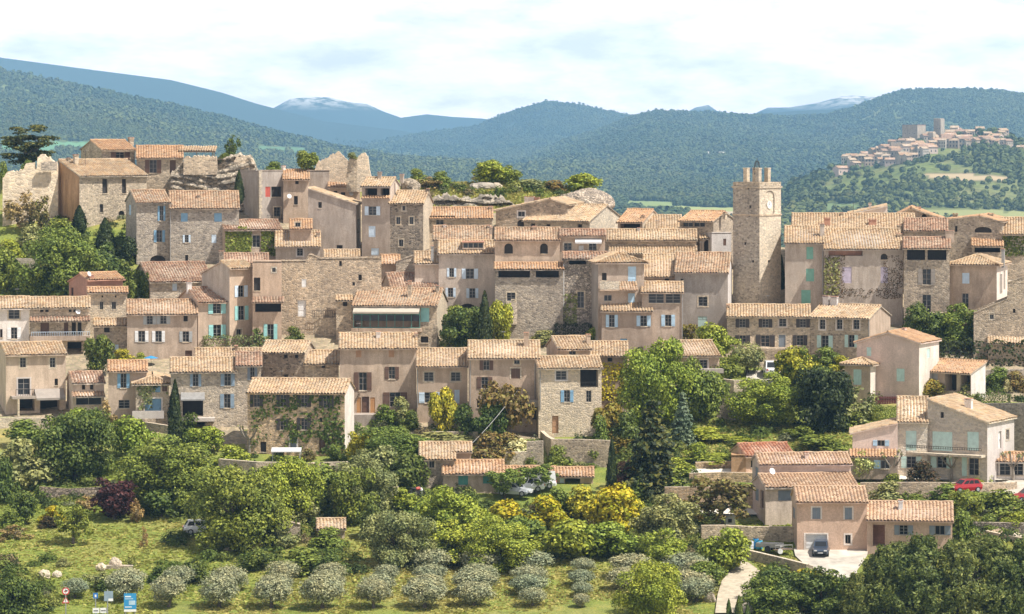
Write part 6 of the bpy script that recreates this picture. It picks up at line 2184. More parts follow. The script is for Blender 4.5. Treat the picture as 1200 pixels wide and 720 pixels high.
# ------------------------------------------------------------------ grass: tufts on the open ground
def grass():
    rng = np.random.default_rng(77)
    n = 120000
    px = rng.uniform(-40, 1240, n)
    py = rng.uniform(490, 735, n) ** 1.0
    keep = (py > 610) | ((px > 790) & (px < 1010) & (py < 556) & (py > 490)) | ((px < 330) & (py > 545)) | (px > 1000)
    n2 = 5000
    x2 = rng.uniform(470, 690, n2); y2 = rng.uniform(213, 246, n2)
    k2 = y2 > crest(x2)
    px, py = np.concatenate([px[keep], x2[k2]]), np.concatenate([py[keep], y2[k2]])
    def inside(poly, x, y):
        c = np.zeros(len(x), bool)
        for (xa, ya), (xb, yb_) in zip(poly, poly[1:] + poly[:1]):
            c ^= ((ya > y) != (yb_ > y)) & (x < (xb - xa) * (y - ya) / (yb_ - ya + 1e-9) + xa)
        return c
    for poly in ([(838, 725), (841, 700), (846, 684), (858, 668), (850, 654), (880, 656), (893, 675), (886, 704), (884, 725)], [(928, 644), (1020, 645), (1016, 660), (1006, 690), (985, 688), (940, 664)],
                 [(998, 557), (1210, 557), (1210, 569), (998, 569)], [(800, 593), (900, 593), (900, 610), (800, 610)], [(1148, 576), (1200, 560), (1200, 590)]):
        k = ~inside(poly, px, py)
        px, py = px[k], py[k]
    Y = D(py)
    x = (px - CX) / F * Y
    z = CZ - (py - HY) / F * Y + (fbm(x * 0.25, Y * 0.25, 3) - 0.5) * 0.5
    pat = fbm(x / 6, Y / 6, 8)
    hgt = (.12 + .22 * np.clip(pat - .35, 0, 1) ** 1.0) * rng.uniform(.6, 1.5, len(px))
    hgt = np.where(py < 260, hgt * 1.6, np.where((px < 330) & (py < 690), hgt * .55, hgt * .8))
    a = rng.uniform(0, 6.28, len(px))
    wdt = rng.uniform(.12, .3, len(px))
    dx, dy = np.cos(a) * wdt, np.sin(a) * wdt
    lx, ly = rng.normal(0, .12, len(px)), rng.normal(0, .12, len(px))
    v = np.stack([np.stack([x - dx, Y - dy, z - .05], 1), np.stack([x + dx, Y + dy, z - .05], 1), np.stack([x + dx * .7 + lx, Y + dy * .7 + ly, z + hgt], 1), np.stack([x - dx * .7 + lx, Y - dy * .7 + ly, z + hgt * .8], 1)], 1).reshape(-1, 3)
    f = np.arange(len(v)).reshape(-1, 4)
    dry = np.clip(fbm(x / 14, Y / 14, 12) * 2.6 - .95 + .28 * ((py > 655) & (px > 150)) + rng.normal(0, .25, len(px)), 0, 1)[:, None]
    g, d = np.array([.27, .31, .055]), np.array([.46, .40, .13])  # tints brightened to offset the shading of upright tufts
    c = (g * (1 - dry) + d * dry) * rng.uniform(.7, 1.35, (len(px), 1))
    cc = np.repeat(np.concatenate([c, np.ones((len(px), 1))], 1), 4, axis=0)
    m, t, b = nt('grass_blade')
    at_ = N(t, 'ShaderNodeAttribute', attribute_name='tint')
    L(t, at_, 'Color', b, 'Base Color')
    b.inputs['Roughness'].default_value = .8
    b.inputs['Specular IOR Level'].default_value = 0.1
    tr = t.nodes.new('ShaderNodeBsdfTranslucent'); L(t, at_, 'Color', tr, 'Color')
    ms = N(t, 'ShaderNodeMixShader', Fac=.35); L(t, b, 0, ms, 1); L(t, tr, 0, ms, 2); L(t, ms, 0, t.nodes['Material Output'], 'Surface')
    me = npmesh('grass', v, f, ['grass_blade'], attrs={'tint': cc})
    tag(link(bpy.data.objects.new('grass', me)), kind='stuff')
grass()


def undergrowth():
    '''brambles and low scrub that close the gaps between the trees'''
    rng = np.random.default_rng(91)
    zones = [(0, 330, 560, 600, 70), (150, 420, 535, 600, 60), (200, 520, 575, 640, 110), (400, 500, 500, 600, 90), (480, 560, 575, 640, 70), (540, 780, 590, 655, 190), (740, 830, 560, 680, 90),
             (795, 1000, 498, 545, 26), (800, 870, 640, 700, 20), (880, 1005, 668, 735, 110), (0, 60, 655, 730, 40), (150, 290, 655, 685, 14), (280, 420, 645, 675, 40), (600, 720, 520, 548, 14), (60, 170, 255, 345, 60), (0, 110, 270, 350, 50),
             (1000, 1200, 590, 640, 90), (730, 800, 500, 560, 30), (918, 1030, 440, 500, 30), (480, 690, 214, 232, 60), (1040, 1150, 390, 410, 20), (1030, 1200, 455, 475, 20), (420, 560, 495, 520, 24), (1020, 1200, 585, 600, 20)]
    cs, ns, ss, tint = [], [], [], []
    pal = np.array([(.12, .16, .035), (.17, .20, .045), (.075, .10, .03), (.22, .23, .06), (.16, .165, .085), (.20, .16, .08)])
    for x0, x1, y0, y1, n in zones:
        for i in range(int(n * 1.15)):
            px, py = rng.uniform(x0, x1), rng.uniform(y0, y1)
            if py < crest(px) + 2: continue
            if (836 < px < 892 and py > 652) or (866 < px < 918 and 434 < py < 470) or (222 < px < 258 and 606 < py < 640): continue
            if 926 < px < 1020 and py > 642 and py < 690: continue
            c0 = np.array(at(px, py, D(py)))
            R, H = rng.uniform(.5, 1.3), rng.uniform(.4, 1.25)
            m = int(90 * R * (R + H))
            d = rng.normal(0, 1, (m, 3)); d /= np.linalg.norm(d, axis=1, keepdims=True); d[:, 2] = abs(d[:, 2])
            r = rng.uniform(.55, 1.05, m)[:, None] * (1 + .25 * np.sin(d[:, :1] * 5 + i) * np.sin(d[:, 1:2] * 6 + i))
            cs.append(c0 + d * r * np.array([R, R, H])); ns.append(d + np.array([0, 0, .3]) + rng.normal(0, .5, (m, 3)))
            ss.append(rng.uniform(.13, .3, m))
            tint.append(np.tile(pal[rng.choice(6, p=[.3, .25, .2, .1, .1, .05])] * rng.uniform(.8, 1.2), (m, 1)) * rng.uniform(.6, 1.4, (m, 1)))
    c, nr, s_, tn = map(np.concatenate, (cs, ns, ss, tint))
    v, f = quads(c, nr, s_, rng)
    cc = np.repeat(np.concatenate([tn, np.ones((len(tn), 1))], 1), 4, axis=0)
    me = npmesh('undergrowth', v, f, ['grass_blade'], attrs={'tint': cc})
    tag(link(bpy.data.objects.new('undergrowth', me)), kind='stuff')
undergrowth()
# ------------------------------------------------------------------ garden walls
def stone_wall(label, pts, mat='stone', th=.45, name='stone_wall', cap='stone_pale', Y0=None):
    """wall along px points (px, ytop, ybase) standing on the hillside"""
    mb = MB()
    B = []
    for px, yt, yb in pts:
        Y = Y0 or D(yb)
        B.append((at(px, yt, Y), at(px, yb, Y) - Vector((0, 0, 1.2))))
    n = 0
    for (ta, ba), (tb, bb) in zip(B, B[1:]):
        d = (tb - ta); d.z = 0
        nrm = Vector((-d.y, d.x, 0)).normalized() * th
        if nrm.y < 0: nrm = -nrm
        m = max(1, int(d.length / 1.2))
        for i in range(m):
            f0, f1 = i / m, (i + 1) / m
            j0, j1 = (math.sin(n * 12.9) * .05), (math.sin((n + 1) * 12.9) * .05)
            n += 1
            a0, a1 = ta.lerp(tb, f0) + Vector((0, 0, j0)), ta.lerp(tb, f1) + Vector((0, 0, j1))
            c0, c1 = ba.lerp(bb, f0), ba.lerp(bb, f1)
            mb.poly([c0, c1, a1, a0], mat)
            mb.poly([a0, a1, a1 + nrm, a0 + nrm], cap)
            mb.poly([c1 + nrm, c0 + nrm, a0 + nrm, a1 + nrm], mat)
        mb.poly([ba, ta, ta + nrm, ba + nrm], mat)
        mb.poly([bb, bb + nrm, tb + nrm, tb], mat)
    o = mb.build(name)
    tag(o, label, 'wall')
    return o


stone_wall('curved stone wall along the track below the pale driveway', [(866, 643, 653), (880, 646, 658), (900, 651, 664), (925, 657, 671), (945, 662, 676), (953, 664, 676)], 'stone')
stone_wall('rough stone wall behind the blue tarpaulin', [(822, 616, 634), (850, 616, 633), (880, 618, 635), (934, 618, 636)], 'stone')
stone_wall('long ochre retaining wall under the thin reddish tree', [(779, 571, 597), (800, 571, 597), (884, 570, 600)], 'stone_ochre')
stone_wall('upper pale terrace wall beside the ochre shed', [(808, 555, 566), (845, 554, 565), (884, 555, 566)], 'stone_ochre')
stone_wall('topmost ochre terrace wall behind the pale terraces', [(815, 542, 552), (858, 541, 552)], 'stone_ochre')
stone_wall('terrace wall of rough stones under the stone villa', [(1008, 566, 586), (1050, 566, 588), (1090, 566, 588), (1130, 566, 584), (1192, 565, 576)], 'stone')
stone_wall('broken dry wall on the bank among the pines', [(1140, 612, 624), (1170, 613, 626), (1210, 614, 628)], 'dry_stone')
stone_wall('stone terrace wall before the sunlit pale house', [(633, 505, 514), (640, 512, 530), (646, 515, 545), (680, 515, 547), (718, 516, 549)], 'stone')
stone_wall('end pier of grey stone by the white flowering shrub', [(617, 518, 545), (636, 517, 546)], 'stone_grey')
stone_wall('low wall behind the white flowering shrub', [(592, 530, 546), (617, 530, 546)], 'stone_grey')
stone_wall('curved round garden wall below the hatchback', [(845, 444, 466), (860, 446, 470), (882, 446, 468)], 'stone')
stone_wall('lower garden wall under the curved one', [(840, 468, 490), (862, 468, 492), (876, 470, 490)], 'stone')
stone_wall('grey retaining wall above the stone villa', [(1148, 473, 530), (1230, 473, 545)], 'stone_grey', cap='stone_grey')
stone_wall('pale boundary wall at the foot of the long dark hedge', [(1154, 434, 446), (1220, 433, 447)], 'stone_grey')
stone_wall('ivy house terrace wall', [(256, 538, 552), (300, 542, 558), (360, 543, 558), (408, 541, 556)], 'stone')
stone_wall('old garden wall at the picture edge over the white house', [(-10, 306, 320), (15, 303, 318), (42, 304, 320)], 'stone_pale')
stone_wall('bank wall under the tan house with the awning', [(-10, 490, 503), (30, 490, 502), (62, 492, 503)], 'stone_pale')
stone_wall('short broken meadow wall', [(112, 663.5, 666), (130, 663, 666), (156, 663.5, 665.5)], 'stone', th=.6)
stone_wall('low dark bank wall on the meadow', [(46, 570, 583), (80, 573, 584), (120, 571, 583)], 'dry_stone', cap='meadow')
stone_wall('courtyard wall below the rampart', [(360, 372, 392), (400, 374, 394)], 'stone')
stone_wall('garden wall between the dark leaved trees and the shed', [(498, 506, 514), (560, 507, 516)], 'stone')
stone_wall('parapet wall beside the long terrace', [(930, 414, 424), (958, 420, 430), (980, 424, 432)], 'stone')
stone_wall('broken garden wall at the far bank', [(1155, 622, 632), (1180, 628, 636), (1215, 634, 642)], 'stone_pale')
stone_wall('dark wall shadowed under the peach house', [(120, 492, 500), (160, 494, 502), (215, 502, 512)], 'stone_grey')


# dark red gate
h = MB()
a, b = at(1025, 480, D(474)), at(1064, 480, D(474))
for i in range(14):
    t0, t1 = i / 14, (i + .86) / 14
    p0, p1 = a.lerp(b, t0), a.lerp(b, t1)
    h.box(p0.x, p0.y, p0.z - 1, p1.x, p0.y + .06, p0.z + 1.55, 'paint_rust')
g = empty('metal_gate', a); tag(g, 'dark red metal gate below the rose plaster house', 'gate')
o = h.build('panel', g); o.location = -Vector(a)
h = MB(); h.box(a.x, a.y - .05, a.z + 1.3, b.x, a.y - .002, a.z + 1.42, 'paint_rust'); h.box(a.x, a.y - .05, a.z, b.x, a.y - .002, a.z + .12, 'paint_rust')
o = h.build('frame', g); o.location = -Vector(a)


# ------------------------------------------------------------------ ruins and rocks
def rock_mesh(seed, n=3, rough=.35, ledge=0.0):
    import bmesh
    bm = bmesh.new()
    bmesh.ops.create_icosphere(bm, subdivisions=n, radius=1.0)
    for v in bm.verts:
        d = v.co.normalized()
        k = 1 + rough * (float(fbm(np.array([d.x * 1.7 + d.z * .6]), np.array([d.y * 1.7 - d.z * 1.3]), seed, 4)[0]) - .5) * 2
        v.co = d * k
        if ledge:
            v.co.z += ledge * math.sin(v.co.z * 13 + v.co.x * 2)
            k2 = 1 + ledge * 1.6 * (1 if math.sin(v.co.z * 16 + v.co.x * 1.5) > 0 else -.3)
            v.co.x *= k2; v.co.y *= k2
    me = bpy.data.meshes.new('boulder')
    bm.to_mesh(me); bm.free()
    return me


def rock(px, yb, w, h, label, mat='cliff', seed=0, depth=.7, Y=None, n=4, ledge=0.0, name='boulder', cat='rock', rough=.4):
    Y = Y or D(yb)
    k = Y / F
    me = rock_mesh(seed, n, rough, ledge)
    me.materials.append(M[mat])
    o = link(bpy.data.objects.new(name, me))
    o.location = at(px, yb - h * .35, Y)
    o.scale = (w * k / 2, w * k / 2 * depth, h * k * .65)
    tag(o, label, cat)
    return o


def cliff(label, head, yb, mat, Y, deep=5.0, lean=.35, seed=0, name='rock_outcrop', ledge=.55):
    """bedded rock face: px line of its head, ledges one above the other, flat top running back"""
    xs = np.linspace(head[0][0], head[-1][0], 90)
    hy = np.interp(xs, [p[0] for p in head], [p[1] for p in head]) + (fbm(xs * .35, xs * 0 + seed, seed, 3) - .5) * 5
    k = Y / F
    nz = 54
    V = []
    for i in range(nz + 1):
        t = i / nz
        py = yb + (hy - yb) * t
        X = (xs - CX) * k
        Z = CZ - (py - HY) * k
        bed = Z * 1.15 + (fbm(X * .12, Z * .1, seed + 1, 2) - .5) * 3.5
        saw = bed - np.floor(bed)
        off = ledge * (saw ** 2) - ledge * .9 * (vnoise(np.floor(bed) * 7.3, X * .35, seed + 2)) * 1.6
        yy = Y + lean * (Z - Z.min()) + off + (fbm(X * .5, Z * .5, seed + 4, 4) - .5) * 1.6
        V.append(np.stack([X * yy / Y, yy, Z], 1))
    top = V[-1].copy(); top[:, 1] += deep * .5; top[:, 2] += .25 + (fbm(xs * .3, xs * 0, seed + 9, 3) - .5) * .9; V.append(top)
    bk = top.copy(); bk[:, 1] += deep * .5; bk[:, 2] -= .6; V.append(bk)
    dn = bk.copy(); dn[:, 2] -= 7; V.append(dn)
    n = len(xs)
    v = np.concatenate(V)
    i = (np.arange(len(V) - 1)[:, None] * n + np.arange(n - 1)[None]).ravel()
    me = npmesh(name, v, np.stack([i, i + 1, i + n + 1, i + n], 1), [mat])
    o = link(bpy.data.objects.new(name, me))
    tag(o, label, 'rock')
    return o


cliff('layered rock outcrop crowning the hill beside the orange-roofed stone house', [(200, 206), (208, 196), (216, 190), (235, 189), (252, 189), (262, 184), (275, 182), (292, 183), (297, 192), (303, 206), (305, 215)], 252, 'cliff', 486, seed=3)
rock(565, 224, 30, 11, 'pale boulder on top of the grassy knoll', 'stone_grey', 5, .7, 495, 4)
rock(582, 225, 14, 11, 'smaller pale boulder beside the big one on the knoll', 'stone_pale', 6, .7, 495, 3)
cliff('long pale rock band under the knoll', [(497, 238), (505, 234), (520, 229), (535, 232), (552, 235), (570, 231), (590, 234), (606, 242)], 250, 'cliff', 487.5, seed=7, name='rock_band', deep=3)
rock(480, 226, 24, 18, 'rock behind the attic loggia house', 'cliff', 9, .7, 491, 3)
rock(684, 249, 66, 28, 'rubble mound above the wide pale house', 'dry_stone', 12, .5, 490, 4, 0, 'rubble_mound', 'rubble heap')
rock(298, 641, 22, 10, 'white boulder on the meadow by the spreading tree', 'stone_pale', 14)
rock(270, 645, 14, 4, 'flat white stone beside the white boulder', 'stone_pale', 15)
rock(285, 644, 7, 5, 'small white stone between the two larger ones', 'stone_pale', 16)
rock(135, 664, 16, 10, 'pale boulder in the broken meadow wall', 'stone_pale', 17)
rock(118, 668, 12, 8, 'small pale boulder at the start of the broken wall', 'stone_pale', 18)
rock(52, 678, 14, 10, 'pale stone on the bank above the warning sign', 'stone_pale', 19)
rock(67, 677, 10, 8, 'second pale stone on the bank above the warning sign', 'stone_pale', 20)
rock(1190, 634, 14, 9, 'pale rock at the edge of the pine clump', 'stone_pale', 21)
rock(1168, 630, 16, 9, 'ochre rock on the bank behind the pines', 'stone_ochre', 22)
rock(832, 706, 14, 12, 'grey boulder at the inside of the track', 'stone_grey', 23)


def ruin(label, prof, yb, mat, Y, th=1.0, name='ruined_wall', turn=0.0):
    """broken wall: px outline of its head, standing at distance Y"""
    mb = MB()
    pts = []
    for (xa, ya), (xb, yb_) in zip(prof, prof[1:]):
        m = max(1, int(abs(xb - xa) / 1.5))
        for i in range(m):
            t = i / m
            pts.append((xa + (xb - xa) * t, ya + (yb_ - ya) * t + random.uniform(-1.5, 1.3)))
    pts.append(prof[-1])
    for (xa, ya), (xb, yb_) in zip(pts, pts[1:]):
        tn = math.tan(math.radians(turn)) * Y / F
        Ya, Yb = Y + (xa - prof[0][0]) * tn, Y + (xb - prof[0][0]) * tn
        a, b = at(xa, ya, Ya), at(xb, yb_, Yb)
        c, d = at(xb, yb, Yb), at(xa, yb, Ya)
        o = Vector((0, th, 0))
        mb.poly([d, c, b, a], mat); mb.poly([a, b, b + o, a + o], mat); mb.poly([c + o, d + o, a + o, b + o], mat)
    for (x, y) in (pts[0], pts[-1]):
        Yx = Y + (x - prof[0][0]) * math.tan(math.radians(turn)) * Y / F
        a, d = at(x, y, Yx), at(x, yb, Yx)
        o = Vector((0, th, 0)); mb.poly([d, a, a + o, d + o], mat)
    ob = mb.build(name)
    tag(ob, label, 'ruin')
    return ob


ruin('tall pale ruined house wall with a broken gable stump, on the edge of the hill', [(3, 208), (10, 202), (28, 199), (29, 193), (36, 190), (40, 191), (41, 199), (43, 199), (44, 183), (52, 181.5), (58, 185), (66, 191), (67, 194), (68, 200)], 290, 'old_white', 480, 1.2, 'ruined_house', 22)
o = ruin('grey block under the broken gable stump of the pale ruin', [(48, 190), (66, 190.5)], 200, 'stone_grey', 481.0, .5, turn=22)
ruin('triangular rubble ruin behind the small orange roof', [(369, 200), (372, 190), (378, 188), (384, 184), (390, 181), (396, 177.5), (400, 180), (404, 185), (408, 190), (412, 205)], 225, 'stone_pale', 484)
ruin('tall leaning ruin pillar of pale rubble, highest on the crest', [(418, 210), (419, 186), (422, 181), (428, 180), (431, 184), (433, 200), (436, 212)], 225, 'stone_pale', 478, 1.8)
ruin('short dark ruin stump beside the tall ruin pillar', [(406, 205), (408, 188), (412, 185), (418, 186), (420, 205)], 225, 'stone', 481, 1.4)
ruin('dressed stone wall on the rock outcrop below the tiled canopy', [(215, 187), (218, 184), (235, 183), (253, 184), (254, 190)], 205, 'stone', 486, 1.5, 'terrace_wall')
ruin('crumbling wall stub at the far end of the rock outcrop', [(274, 190), (278, 184), (290, 183), (296, 186), (299, 196), (301, 202)], 215, 'stone_pale', 487, 1.5, 'ruined_wall')

# tiled canopy on posts above the outcrop
Y = 492
a, b = at(211, 178, Y), at(250, 178, Y)
e = empty('canopy', a); tag(e, 'flat tiled canopy on thin posts above the rock outcrop', 'canopy')
W = b.x - a.x
for (x, y) in ((.1, .1), (W - .1, .1), (.1, 2.6), (W - .1, 2.6), (W / 2, .1)):
    q = MB(); q.tube([(x, y, -1.8), (x, y, .05)], .06, 'wood_old', 6); q.build('post', e)
q = MB(); tile_panel(q, (-.3, -.3, .05), (W + .3, -.3, .05), (-.3, 3.0, .75), (W + .3, 3.0, .75), 'tile_tan', 'wood_old'); q.build('roof', e)


# ------------------------------------------------------------------ vehicles
def loft_car(label, loc, rz, paint, L_=4.1, W_=1.7, H_=1.48, name='parked_car', cat='car', van=False):
    """car along +x: body from side profile sections, cabin with glass, four wheels, lamps"""
    m = MATS.get('car_' + paint[0])
    if m is None:
        m, t, b = nt('car_' + paint[0])
        b.inputs['Base Color'].default_value = rgba(paint[1]); b.inputs['Roughness'].default_value = .28; b.inputs['Coat Weight'].default_value = .5
    pm = 'car_' + paint[0]
    e = empty(name, loc, rz); tag(e, label, cat)
    hw, g = W_ / 2, .22
    q = MB()
    # lower body: (x, half width, z low, z high)
    sec = [(-L_ / 2, hw * .78, .38, .72), (-L_ / 2 + .12, hw * .95, .28, .86), (-L_ * .3, hw, g, .92), (0, hw, g, .93), (L_ * .22, hw, g, .9), (L_ / 2 - .25, hw * .95, .26, .76), (L_ / 2, hw * .74, .36, .6)]
    rings = []
    for x, w, z0, z1 in sec:
        i = len(q.v)
        q.v += [(x, -w * .92, z0), (x, -w, (z0 + z1) / 2), (x, -w * .9, z1), (x, w * .9, z1), (x, w, (z0 + z1) / 2), (x, w * .92, z0)]
        rings.append(i)
    k = q.mi(pm)
    for a, b in zip(rings, rings[1:]):
        for j in range(6):
            q.f.append((a + j, b + j, b + (j + 1) % 6, a + (j + 1) % 6)); q.m.append(k)
    for r in (rings[0], rings[-1]):
        q.f.append(tuple(r + j for j in range(6))); q.m.append(k)
    q.build('body', e)
    c = MB()
    xs = (-L_ * .46, -L_ * .36, L_ * .06, L_ * .24) if not van else (-L_ * .48, -L_ * .46, L_ * .2, L_ * .33)
    z0, z1 = .9, H_
    wt = hw * .78
    base = [(xs[0], hw * .9), (xs[3], hw * .9)]
    P0 = [(xs[0], -hw * .88, z0), (xs[3], -hw * .88, z0), (xs[3], hw * .88, z0), (xs[0], hw * .88, z0)]
    P1 = [(xs[1], -wt, z1), (xs[2], -wt, z1), (xs[2], wt, z1), (xs[1], wt, z1)]
    c.poly(P1, pm)
    for j in range(4):
        c.poly([P0[j], P0[(j + 1) % 4], P1[(j + 1) % 4], P1[j]], pm)
    c.build('cabin', e)
    w = MB()
    def pane(j, f0, f1, g0=.12, g1=.86):
        A, B_, C_, D_ = (Vector(P0[j]), Vector(P0[(j + 1) % 4]), Vector(P1[(j + 1) % 4]), Vector(P1[j]))
        n = (B_ - A).cross(D_ - A).normalized() * .012
        lo = lambda f, g_: (A.lerp(B_, f)).lerp(D_.lerp(C_, f), g_) + n
        w.poly([lo(f0, g0), lo(f1, g0), lo(f1, g1), lo(f0, g1)], 'glass')
    for j in (0, 2):
        for f0, f1 in (((.08, .36), (.4, .64), (.68, .92)) if not van else ((.7, .95),)):
            pane(j, f0 if j == 0 else 1 - f1, f1 if j == 0 else 1 - f0)
    pane(1, .08, .92); pane(3, .1, .9)
    w.build('glass', e)
    for sx in (-1, 1):
        for sy in (-1, 1):
            t = MB(); x = sx * L_ * .31; y = sy * (hw - .08)
            t.tube([(x, y - .1, .31), (x, y + .1, .31)], .31, 'black_rubber', 14)
            wo = t.build('wheel', e)
            t = MB(); t.tube([(x, y + sy * .1, .31), (x, y + sy * .115, .31)], .19, 'chrome_grey', 12); t.build('rim', wo)
    for sy in (-1, 1):
        t = MB(); t.box(L_ / 2 - .1, sy * hw * .62 - .16, .58, L_ / 2 + .01, sy * hw * .62 + .16, .7, 'dish_white'); t.build('headlight', e)
        t = MB(); t.box(-L_ / 2 - .01, sy * hw * .66 - .12, .62, -L_ / 2 + .12, sy * hw * .66 + .12, .82, 'paint_red'); t.build('tail_light', e)
    t = MB(); t.box(L_ / 2 - .08, -hw * .8, .34, L_ / 2 + .04, hw * .8, .46, 'black_rubber'); t.build('bumper', e)
    t = MB(); t.box(L_ / 2 + .041, -.26, .37, L_ / 2 + .05, .26, .47, 'dish_white'); t.build('number_plate', e)
    return e


def ground(px, py, dz=0.0, Y=None):
    return at(px, py, Y or D(py)) + Vector((0, 0, dz))


loft_car('dark blue car parked nose out at the white garage door', ground(962, 652, .15), -math.pi / 2 - .12, ('navy', (.035, .05, .075)), 3.8, 1.66, 1.46)
loft_car('bright red car parked beside the villa terrace wall', ground(1131, 579, .2, 372.5), math.pi + .42, ('red', (.36, .018, .022)), 3.7, 1.6, 1.4)
loft_car('red car half out of the picture below the villa drive', ground(1206, 590, .2), math.pi + .3, ('red', (.50, .02, .025)))
loft_car('white hatchback seen from its rear above the round glossy bush', ground(902.5, 442, .3), math.pi / 2 + .05, ('white', (.78, .78, .77)), 4.0, 1.75, 1.75)
loft_car('white car half hidden behind the dark evergreen tree', ground(952, 464, .3), math.pi + .4, ('white', (.78, .78, .77)))
loft_car('white car in the deep shade under the spreading tree', ground(237, 628, .2), .15, ('white', (.78, .78, .77)))
loft_car('white estate car in front of the narrow tiled shed', ground(616, 579, .3), math.pi + .1, ('white', (.78, .78, .77)))
loft_car('white van parked next to the tiled garage', ground(630, 575, .3), math.pi, ('white', (.62, .62, .61)), 4.2, 1.7, 1.8, 'parked_van', 'van', True)
loft_car('silver car beside the white estate car', ground(603, 584, .3), -.4, ('silver', (.45, .47, .48)), 3.9, 1.65, 1.45)

# motorbike with a red and white fairing near the garden house
p = ground(488, 585, .3)
e = empty('motorbike', p, .5); tag(e, 'red and white motorbike standing by the straw-roofed shed', 'motorbike')
for x in (-.68, .68):
    t = MB()
    ring = [(x + .31 * math.cos(2 * math.pi * i / 16), 0, .31 + .31 * math.sin(2 * math.pi * i / 16)) for i in range(17)]
    t.tube(ring, .06, 'black_rubber', 6, False); wo = t.build('wheel', e)
    t = MB(); t.tube([(x, -.05, .31), (x, .05, .31)], .1, 'chrome_grey', 8); t.build('hub', wo)
t = MB(); t.tube([(.68, 0, .31), (.45, 0, .95), (.38, 0, 1.1)], .045, 'chrome_grey', 6); t.tube([(.4, -.36, 1.08), (.42, 0, 1.05), (.4, .36, 1.08)], .025, 'iron', 5); t.build('handlebar', e)
t = MB(); t.tube([(.5, 0, .75), (.3, 0, .85), (0, 0, .82), (-.1, 0, .74)], [.1, .2, .17, .1], 'paint_red', 9); t.build('tank', e)
t = MB(); t.tube([(.62, 0, .62), (.55, 0, .9)], [.2, .14], 'dish_white', 8); t.build('fairing', e)
t = MB(); t.tube([(-.05, 0, .8), (-.35, 0, .84), (-.75, 0, .95)], [.13, .15, .08], 'black_rubber', 8); t.build('saddle', e)
t = MB(); t.box(-.3, -.16, .28, .3, .16, .62, 'iron'); t.tube([(-.68, 0, .31), (-.2, 0, .5)], .05, 'iron', 6); t.build('engine', e)

# blue barrels and trailer on the ledge by the pink house
def drum(px, py, c, label, Y=None, r=.32, h=.9):
    p = ground(px, py, .2, Y)
    t = MB()
    t.tube([(0, 0, 0), (0, 0, .03), (0, 0, h * .33), (0, 0, h * .36), (0, 0, h * .66), (0, 0, h * .69), (0, 0, h)], [r * .95, r, r, r * 1.05, r, r * 1.05, r * .96], c, 14)
    e = empty('barrel', p); tag(e, label, 'barrel'); t.build('drum', e)
    t = MB(); t.tube([(0, 0, h), (0, 0, h + .04)], r * .7, 'iron', 12); t.build('lid', e)
plain('bright_blue', (.03, .27, .55), .5)
plain('cyan_blue', (.05, .42, .62), .5)
drum(885.5, 645, 'bright_blue', 'tall bright blue barrel on the ledge beside the pink house', r=.32, h=1.0)
drum(890, 646, 'cyan_blue', 'lighter blue barrel next to the tall blue one', r=.32, h=.9)
drum(879, 646, 'dish_white', 'white barrel beside the blue ones on the ledge', r=.36, h=.9)
p = ground(902, 650, .35)
e = empty('utility_trailer', p, -.35); tag(e, 'grey utility trailer loaded with junk above the curved wall', 'trailer')
t = MB(); t.box(-1.3, -.7, .45, 1.3, .7, .52, 'zinc'); t.box(-1.3, -.7, .52, 1.3, -.64, .85, 'zinc'); t.box(-1.3, .64, .52, 1.3, .7, .85, 'zinc'); t.box(-1.3, -.64, .52, -1.24, .64, .85, 'zinc'); t.build('bed', e)
for y in (-.78, .78):
    t = MB(); t.tube([(0, y - .08, .32), (0, y + .08, .32)], .32, 'black_rubber', 14); t.build('wheel', e)
t = MB(); t.tube([(1.3, -.4, .45), (2.3, 0, .4)], .04, 'iron', 5); t.tube([(1.3, .4, .45), (2.3, 0, .4)], .04, 'iron', 5); t.build('drawbar', e)
p = ground(917, 652, .3)
e = empty('scrap_cart', p, .2); tag(e, 'open metal cart frame beside the grey utility trailer', 'cart')
t = MB(); t.box(-1, -.5, .4, 1, .5, .46, 'wood_old'); t.build('deck', e)
t = MB()
for x in (-.9, 0, .9): t.tube([(x, -.5, .46), (x, -.5, .9)], .03, 'zinc', 5)
t.tube([(-.9, -.5, .9), (.9, -.5, .9)], .03, 'zinc', 5); t.build('rail', e)
for y in (-.55, .55):
    t = MB(); t.tube([(-.4, y - .06, .28), (-.4, y + .06, .28)], .28, 'dish_white', 12); t.build('wheel', e)
# white cabinet with a dark hatch on the lower lawn
p = ground(856, 617, .3)
e = empty('garden_oven', p); tag(e, 'white box with a dark opening on the lawn under the thin reddish tree', 'outdoor oven')
t = MB(); t.box(-.5, -.4, -.3, .5, .4, .75, 'canvas_white'); t.box(-.56, -.46, .75, .56, .46, .83, 'paving'); t.build('casing', e)
t = MB(); t.box(-.28, -.43, .15, .12, -.402, .55, 'interior'); t.build('hatch', e)

# white garden canopy on the ivy house terrace
p = ground(336, 541, .3)
e = empty('garden_canopy', p); tag(e, 'white fabric canopy on thin posts before the ivy-grown house', 'canopy')
for x in (-1.55, 1.55):
    for y in (-.9, .9):
        t = MB(); t.tube([(x, y, -.4), (x, y, 1.0)], .04, 'dish_white', 6); t.build('post', e)
t = MB(); t.poly([(-1.7, -1.1, .95), (1.7, -1.1, .95), (1.7, 0, 1.3), (-1.7, 0, 1.3)], 'canvas_white'); t.poly([(1.7, 1.1, .95), (-1.7, 1.1, .95), (-1.7, 0, 1.3), (1.7, 0, 1.3)], 'canvas_white')
t.poly([(-1.7, -1.1, .85), (1.7, -1.1, .85), (1.7, -1.1, .95), (-1.7, -1.1, .95)], 'canvas_white'); t.build('fabric', e)
